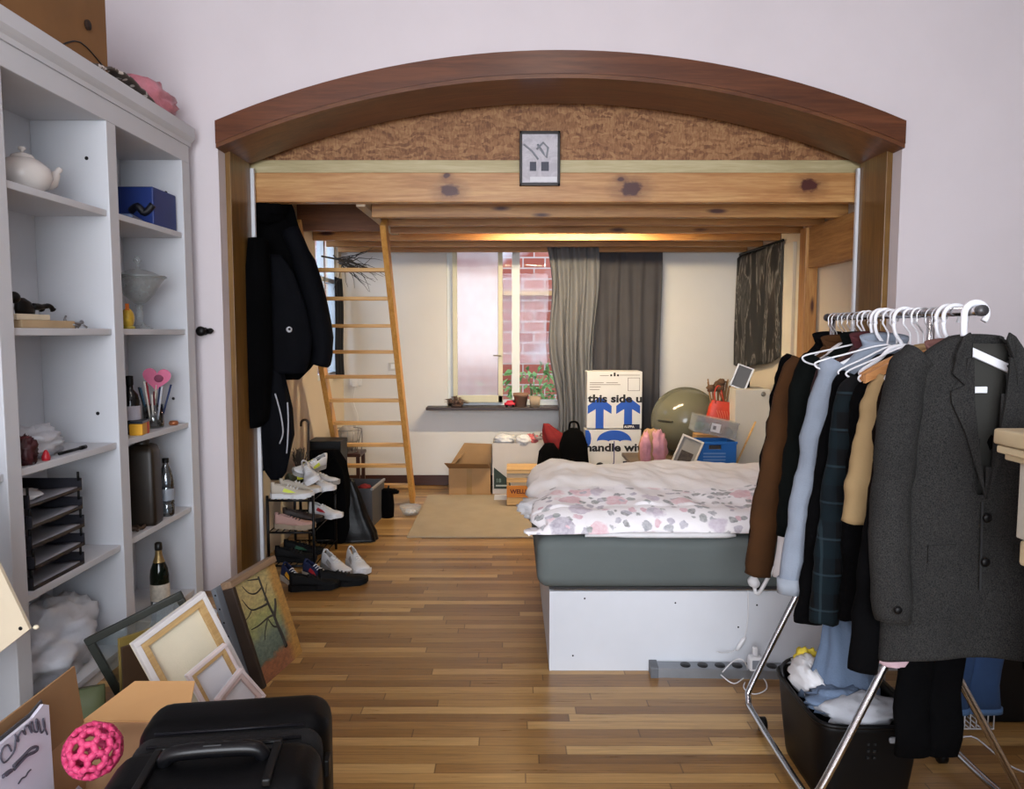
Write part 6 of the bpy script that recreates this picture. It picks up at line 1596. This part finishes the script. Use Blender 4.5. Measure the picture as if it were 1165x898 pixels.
kit(2.155, 'wood', 'light wooden hanger carrying the beige jacket', sw=.205)
garment('jacket', 'dark brown jacket directly behind the grey tweed jacket', 'jacket', 2.08, DKBROWN, hwid(982, 2.08), .80, .62, .18, seed=10, dz=.02, collar=M('pinkish_brown_collar', '#6d4a44', .85), sr=.05)
kit(2.08, 'plastic', 'white hanger just behind the tweed jacket', sw=.17)
# bare hooks and hangers in between, shoulders drooping
hanger('plastic_hanger', 'empty white hanger whose left arm pokes over the bomber jacket', 2.585, 'slim', tilt=.18, sw=.2, rz=.18)
hanger('plastic_hanger', 'empty white hanger tipped over the pale denim shirt', 2.43, 'slim', tilt=.10, sw=.2, rz=-.15)
hanger('plastic_hanger', 'empty white hanger tipped over the plaid shirt', 2.27, 'slim', tilt=-.05, sw=.19, rz=.2)
for yy, lb in ((2.50, 'thick white hanger between the denim shirt and burgundy jacket'), (2.115, 'thick white hanger behind the white hanger of the brown jacket'), (2.35, 'thick white hanger between the plaid shirt and long black coat')):
    hanger('plastic_hanger', lb, yy, 'plastic', sw=.12)
for yy, lb in ((2.83, 'wire hanger between the black and corduroy jackets'), (2.745, 'wire hanger between the corduroy jacket and white shirt'), (2.66, 'wire hanger just behind the green black bomber jacket'), (2.19, 'wire hanger between the black and beige jackets')):
    hanger('wire_hanger', lb, yy, 'wire', sw=.13)

# grey tweed jacket, nearest
TY = 1.99
tj = thing('tweed_jacket', 'grey tweed jacket on a white hanger nearest the camera', 'jacket', (RX, TY, RZ))
hj = .905
def jr(u, v):
    """closed section, u around (0.75 = front centre), v down"""
    a = 2 * PI * u
    z = -.065 - v * (hj - .065)
    t_ = v * (hj - .065)
    if t_ < .03: w = .062 + .05 * t_ / .03; d = .03
    elif t_ < .085: f = (t_ - .03) / .055; w = .112 + .06 * f; d = .03 + .015 * f
    elif t_ < .14: f = (t_ - .085) / .055; w = .172 + .02 * math.sin(f*PI/2); d = .045
    else: f = (t_ - .14) / .7; w = .192 - .014 * math.sin(min(1, f * 1.4) * PI) + .02 * f; d = .045 + .012 * f
    ca, sa = math.cos(a), math.sin(a)
    x = math.copysign(abs(ca) ** .8, ca) * w; y = math.copysign(abs(sa) ** .8, sa) * d
    y += .006 * math.sin(x * 26 + 1.0) * min(1, v * 1.5) * (1 if sa < 0 else .4) + .004 * noise.noise(Vector((x * 9, z * 5, 1)))
    return (x, y, z - .03 * (ca * ca) * (1 if v > .97 else 0))
def vopen(z):   # half width of the V
    if z > -.10: return .056
    if z > -.47: return .058 * (1 - (-.10 - z) / .37) + .004
    if z < -.72: return 0.0
    return 0.0
def jskip(u, v):
    p = jr(u, v)
    return math.sin(2 * PI * u) < 0 and abs(p[0] - .014) < vopen(p[2])
mb = MB(); mb.grid(jr, 96, 80, wrap=True, skip=jskip)
q = mb.build('body', TWEED, tj); sd = q.modifiers.new('s', 'SOLIDIFY'); sd.thickness = .005; sd.offset = -1
mb = MB(); mb.grid(lambda u, v: (.014 + (u - .5) * .19 * (1 - .5 * v), .012, -.085 - .42 * v), 8, 12); q = mb.build('lining', M('olive_grey_lining', '#2d2c28', .8, var=.1), tj); q.modifiers.new('s', 'SOLIDIFY').thickness = .003
for s in (-1, 1):
    z0 = -.155
    pts = smooth_path([(s*.138, .0, z0 + .035), (s*.168, -.002, z0 - .01), (s*.198, -.01, z0 - .2), (s*.210, -.022, z0 - .42), (s*.200, -.04, z0 - .655)], 6)
    k = len(pts); mb = MB(); mb.tube(pts, [(.046 + .012 * math.sin(min(1, i / k * 2.2) * PI / 2) - .010 * i / k) * (1 + .05 * noise.noise(Vector((i * .3, 3, s)))) for i in range(k)], 18)
    crumple(mb, 4 + s, .008)
    for v in mb.bm.verts: v.co.y *= .9
    mb.build('sleeve', TWEED, tj)
    if s < 0:
        e = pts[-1]
        mb = MB(); mb.lathe([(0, -.003), (.0095, -.003), (.0105, .0), (.008, .004), (0, .004)], 16); mb.xf(rotm(PI/2, 0, 0, (e.x - .012, e.y - .046, e.z + .045))); mb.build('button', BLACKP, tj)
def strip(poly, y0, thick, mat, name):
    mb = MB(); vs0 = [(x, jfront(x, z) + y0, z) for x, z in poly]
    A = [mb.bm.verts.new(p) for p in vs0]; B = [mb.bm.verts.new((p[0], p[1] + thick, p[2])) for p in vs0]
    fs = [mb.bm.faces.new(A), mb.bm.faces.new(B[::-1])]; n = len(A)
    for i in range(n): fs.append(mb.bm.faces.new((A[i], B[i], B[(i+1) % n], A[(i+1) % n])))
    bmesh.ops.triangulate(mb.bm, faces=fs[:2])
    return mb.build(name, mat, tj)
def jfront(x, z):
    t_ = -.065 - z; d = .03 if t_ < .03 else (.045 if t_ < .14 else .045 + .012 * (t_ - .14) / .7)
    w = .192
    return -d * max(.2, 1 - (abs(x) / w) ** 2.5) ** .4 - .007
for s in (-1, 1):
    def P(x, z): return (.014 + s * (x), z)
    lap = [P(.002, -.48), P(.03, -.40), P(.06, -.31), P(.096, -.235), P(.099, -.205), P(.066, -.19), P(.066, -.16), P(.062, -.12), P(.046, -.12), P(.044, -.2), P(.024, -.34)]
    strip(lap, -.006, .006, TWEED, 'lapel')
    col = [P(.068, -.188), P(.098, -.16), P(.09, -.11), P(.066, -.066), P(.05, -.056), P(.044, -.075), P(.052, -.115)]
    strip(col, -.008, .007, TWEED, 'collar')
mb = MB(); mb.tube([Vector((.015 + .062 * math.cos(a), .012 + .022 * math.sin(a), -.078 + .006 * math.sin(a))) for a in [PI * i / 12 for i in range(13)]], .013, 8); mb.build('back_collar', TWEED, tj)
for z in (-.53, -.645):
    mb = MB(); mb.lathe([(0, -.004), (.011, -.004), (.0125, 0), (.009, .005), (0, .005)], 18); mb.xf(rotm(PI/2, 0, 0, (.018, jfront(.018, z) - .006, z))); mb.build('button', BLACKP, tj)
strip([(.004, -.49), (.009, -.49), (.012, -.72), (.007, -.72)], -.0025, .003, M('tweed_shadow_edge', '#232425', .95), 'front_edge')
for s in (-1, 1): strip([(s*.075 + .02, -.60), (s*.145 + .02, -.605), (s*.145 + .02, -.65), (s*.075 + .02, -.645)], -.004, .005, TWEED, 'pocket_flap')
# its thick white hanger
hw = thing('plastic_hanger', 'thick white hanger holding up the grey tweed jacket', 'hanger', (RX, TY, RZ))
mb = MB(); hr = .029
pts = [Vector((hr * math.cos(a), 0, .0 + hr * math.sin(a) - .008)) for a in [math.radians(d) for d in range(-40, 200, 15)]] + [Vector((-hr, 0, -.04)), Vector((-hr * .9, 0, -.075)), Vector((-.015, 0, -.1)), Vector((-.008, 0, -.115))]
mb.tube(smooth_path(pts, 2), .0085, 12); mb.build('hook', HW_, hw)
mb = MB(); mb.bar((-.02, .0, -.1), (.105, .0, -.155), .012, .022, bev=.003); mb.bar((-.005, 0, -.1), (-.12, .0, -.15), .012, .022, bev=.003); mb.build('shoulder_bar', HW_, hw)
mb = MB(); mb.box(-.03, .034, -.012, -.006, -.213, -.196, .002); mb.build('cross_bar', HW_, hw)

# things hanging low on the rack
t = garment('jacket', 'black jacket with a pointed hem behind the right of the tweed jacket', 'jacket', 2.04, BLACKF, .29, .93, .72, .19, seed=12, dz=.06, flare=1.2)
def trousers(name, label, x0, x1, y, z0, z1, mat, hem=None, seed=0, legs=2):
    t = thing(name, label, 'trousers', ((x0+x1)/2, y, z1)); w = (x1 - x0)
    for k in range(legs):
        cx = -w/2 + w*(k + .5)/legs
        R = [(Vector((cx + .008*math.sin(i*1.3 + seed + k), .004*k + .005*math.sin(i), (z0 - z1) * (1 - i/14))), w/legs*.53, .022) for i in range(15)]
        mb = MB(); mb.loft(R, 22, power=2.6, wob=.06, seed=seed + k); mb.build('leg', mat, t)
        if hem: MB().loft([(R[-1][0] + Vector((0, 0, .02)), w/legs*.55, .024), (R[-1][0], w/legs*.56, .024)], 22, power=2.6).build('hem', hem, t)
    mb = MB(); mb.box(-w/2, w/2, -.02, .02, z0 - z1 - .01, z0 - z1 + .06, .01); mb.build('waistband', mat, t)
    return t
a_, b_ = at(1068, 735, 2.42), at(1130, 812, 2.42)
trousers('jeans', 'blue jeans hanging low on the right side of the rack', a_.x, b_.x + .02, 2.42, .95, b_.z, DENIMB, M('jeans_hem', '#4f719d', .85), 1)
a_, b_ = at(1005, 745, 2.20), at(1072, 842, 2.20)
trousers('black_trousers', 'black trousers hanging behind the front leg of the rack', a_.x, b_.x, 2.2 - .085, .95, b_.z, BLACKF, None, 3)
cloth_prof = [(715, 990, 1030), (735, 990, 1034), (752, 996, 1032), (757, 1004, 1028)]
hung('pink_blouse', 'pale pink garment hem showing under the tweed jacket', 'clothes', cloth_prof, PINKC, 2.10, seed=3, th=.02)
hung('beige_jacket_hem', 'beige garment hem under the tweed jacket hem', 'clothes', [(700, 1010, 1078), (735, 1012, 1080), (746, 1016, 1072)], BEIGE, 2.06, seed=5, th=.02)
bpy.data.objects['beige_jacket_hem'].name = 'beige_coat'

# laundry basket and contents
LBX0, LBX1, LBY0, LBY1, LBH = .955, 1.30, 2.28, 2.72, .28
t = thing('laundry_basket', 'black plastic laundry basket on the floor under the rack', 'basket', ((LBX0+LBX1)/2, (LBY0+LBY1)/2, 0))
hx, hy = (LBX1 - LBX0)/2, (LBY1 - LBY0)/2
def ringb(z, k, n=40, p=6): 
    out = []
    for i in range(n):
        a = 2*PI*i/n; c, s = math.cos(a), math.sin(a); out.append(Vector((math.copysign(abs(c)**(2/p), c)*hx*k, math.copysign(abs(s)**(2/p), s)*hy*k, z)))
    return out
mb = MB(); prev = None
for (z, k) in ((0, .84), (.02, .86), (.14, .93), (.255, .985), (.28, 1.0), (.28, .965), (.25, .95), (.02, .83), (.006, .8)):
    r = [mb.bm.verts.new(p) for p in ringb(z, k)]
    if prev:
        for i in range(40): mb.bm.faces.new((prev[i], prev[(i+1) % 40], r[(i+1) % 40], r[i])).smooth = True
    else: mb.bm.faces.new(r)
    prev = r
mb.bm.faces.new(prev); mb.build('basket_body', BLACKP, t)
mb = MB(); mb.tube(ringb(.278, 1.005), .008, 8, True); mb.build('rim', BLACKP, t)
for row in range(4):
    for c in range(2): MB().box(-.02 + c*.02, -.012 + c*.02, -hy*.955 - .004, -hy*.955 + .004, .17 + row*.022, .178 + row*.022).build('vent_slot', M('vent_dark', '#020203', .8), t)
MB().box(.045, .12, -hy * .995 - .004, -hy*.97, .225, .245, .006).build('handle_slot', M('slot_grey', '#77787c', .6), t)
bcx, bcy = (LBX0+LBX1)/2, (LBY0+LBY1)/2
cloth('laundry_heap', 'dark laundry filling the bottom of the black basket', 'clothes', (bcx, bcy, .012), (.13, .17, .115), BLACKF, 11, .1)
cloth('white_laundry', 'bunched white shirt at the left rim of the black basket', 'clothes', (1.03, 2.575, .24), (.05, .11, .06), WCLOTH, 15, .35)
cloth('white_laundry', 'pale grey shirt spread over the front of the laundry', 'clothes', (1.12, 2.40, .235), (.13, .09, .045), M('pale_grey_cloth', '#aeb0b6', .85, var=.08, bump=.2, bs=30), 19, .35)
cloth('yellow_cloth', 'small yellow and black cloth behind the white laundry', 'cloth', (1.06, 2.66, .25), (.05, .04, .06), M('yellow_cloth', '#c9b23a', .8, var=.4, vs=20), 6, .3)
t = thing('denim_trousers', 'pale blue jeans heaped up in the laundry basket', 'trousers', (1.13, 2.52, .26))
DN2 = M('mid_denim', '#5f7088', .85, var=.12, vs=5, bump=.2, bs=90)
mb = MB(); mb.loft([((-.01,0,0), .13, .1), ((0,0,.04), .12, .09), ((.0,0.01,.1), .09, .06), ((-.005,.01,.18), .065, .045), ((-.02,.01,.26), .045, .03), ((-.02,.01,.31), .03, .02)], 36, wob=.16, seed=8, wf=5); mb.build('leg_cloth', DN2, t)
mb = MB(); mb.blob((-.06, -.09, .03), (.1, .06, .04), .4, 7, n=28, seed=33, flat=0); mb.build('pocket_fold', DN2, t)
mb = MB(); mb.tube(smooth_path([(-.12, .12, -.02), (-.13, .16, .05), (-.07, .19, .07), (-.0, .19, .05), (.02, .16, .0)]), .006, 7); t2 = mb.build('belt', M('black_belt', '#111114', .5), loc=(1.1, 2.5, .25)); tag(t2, 'black belt looping out of the laundry basket', 'belt')

# white wire basket behind, dark box
a_, b_ = at(1072, 846, 2.75), at(1122, 812, 2.75)
t = thing('wire_basket', 'white wire basket standing on the floor behind the rack leg', 'basket', ((a_.x + b_.x)/2, 2.75, 0)); w = (b_.x - a_.x)/2 + .03; hgt = .19
mb = MB()
for k in range(11):
    x = -w + 2*w*k/10
    mb.tube([(x, 0, .02), (x, 0, hgt)], .0025, 5); mb.tube([(x, .22, .02), (x, .22, hgt)], .0025, 5); mb.tube([(x, 0, .02), (x, .22, .02)], .0025, 5)
for z in (.02, hgt): mb.tube([(-w, 0, z), (w, 0, z), (w, .22, z), (-w, .22, z)], .0035, 6, True)
mb.tube([(-w, 0, .0), (-w, 0, .02)], .004, 5); mb.tube([(w, .22, .0), (w, .22, .02)], .004, 5)
mb.build('wire_body', HW_, t)
mb = MB(); mb.blob((0, .11, .09), (w*.8, .09, .09), .25, 7, n=20, seed=2, flat=.024); q = mb.build('basket_content', M('dark_items', '#1d1d20', .7, var=.4), loc=t.location); tag(q, 'dark items inside the white wire basket', 'clothes')
mb = MB(); mb.tube(smooth_path([fl(1078, 846, .004), fl(1105, 838, .004), fl(1130, 856, .004), fl(1150, 872, .004), fl(1168, 880, .004)]), .003, 6); q = mb.build('floor_cable', HW_, origin=fl(1120, 850, 0)); tag(q, 'thin white cable on the floor right of the wire basket', 'cable')
p = fl(1150, 850, 0); t = thing('dark_box', 'black box on the floor at the far right edge', 'box', (1.98, 2.85, 0))
MB().box(-.15, .5, -.02, .38, 0, .36, .01).build('carton_body', BLACKP, t); MB().box(-.152, .502, -.022, .382, .33, .362, .005).build('lid', BLACKP, t)

# cream console ledge, nearest right
t = thing('console_cabinet', 'tall cream moulded console at the right edge before the rack', 'cabinet', (1.36, 1.62, 0)); o = Vector((1.36, 1.62, 0))
CRM = M('cream_marble', '#b9a888', .35, var=.1, vs=7)
pa = at(1130, 487, 1.745); zt_ = pa.z
mb = MB(); mb.box(pa.x, 1.75, 1.45, 1.745, zt_ - .036, zt_, .006, seg=3); mb.build('top_slab', CRM, t, origin=o)
mb = MB(); mb.box(pa.x + .006, 1.74, 1.46, 1.74, zt_ - .056, zt_ - .038, .004); mb.box(pa.x + .022, 1.74, 1.47, 1.735, zt_ - .072, zt_ - .056, .004); mb.build('moulding', CRM, t, origin=o)
CR2 = M('cream_grey_panel', '#aaa498', .5, var=.05)
x_ = at(1155, 560, 1.72).x
zz0 = at(1139, 622, 1.66).z
mb = MB(); mb.box(x_ + .006, 1.72, 1.5, 1.72, zz0 + .004, zt_ - .072, .004); mb.build('upper_panel', CR2, t, origin=o)
zz1 = at(1139, 652, 1.66).z
mb = MB(); mb.box(x_ + .014, 1.72, 1.5, 1.72, zz1, zz0, .008); mb.build('corbel', CRM, t, origin=o)
mb = MB(); mb.box(x_ + .07, 1.72, 1.52, 1.70, 0, zz1, .004); mb.build('lower_panel', CR2, t, origin=o)
# ================= camera, world, view =================
cam = bpy.data.cameras.new('camera'); co_ = bpy.data.objects.new('camera', cam); C.objects.link(co_)
co_.location = (0, 0, CH); co_.rotation_euler = (PI/2 - TILT, 0, 0)
cam.sensor_fit = 'HORIZONTAL'; cam.sensor_width = 36; cam.lens = FPX / 1165 * 36; cam.clip_start = .05
bpy.context.scene.camera = co_
w = bpy.data.worlds.new('sky'); bpy.context.scene.world = w; w.use_nodes = True
bg = w.node_tree.nodes['Background']; bg.inputs[0].default_value = (.78, .88, 1.0, 1); bg.inputs[1].default_value = W_STR
vs = bpy.context.scene.view_settings
vs.view_transform = 'Standard'; vs.look = 'None'; vs.gamma = 1; vs.use_curve_mapping = False; vs.exposure = EXPO
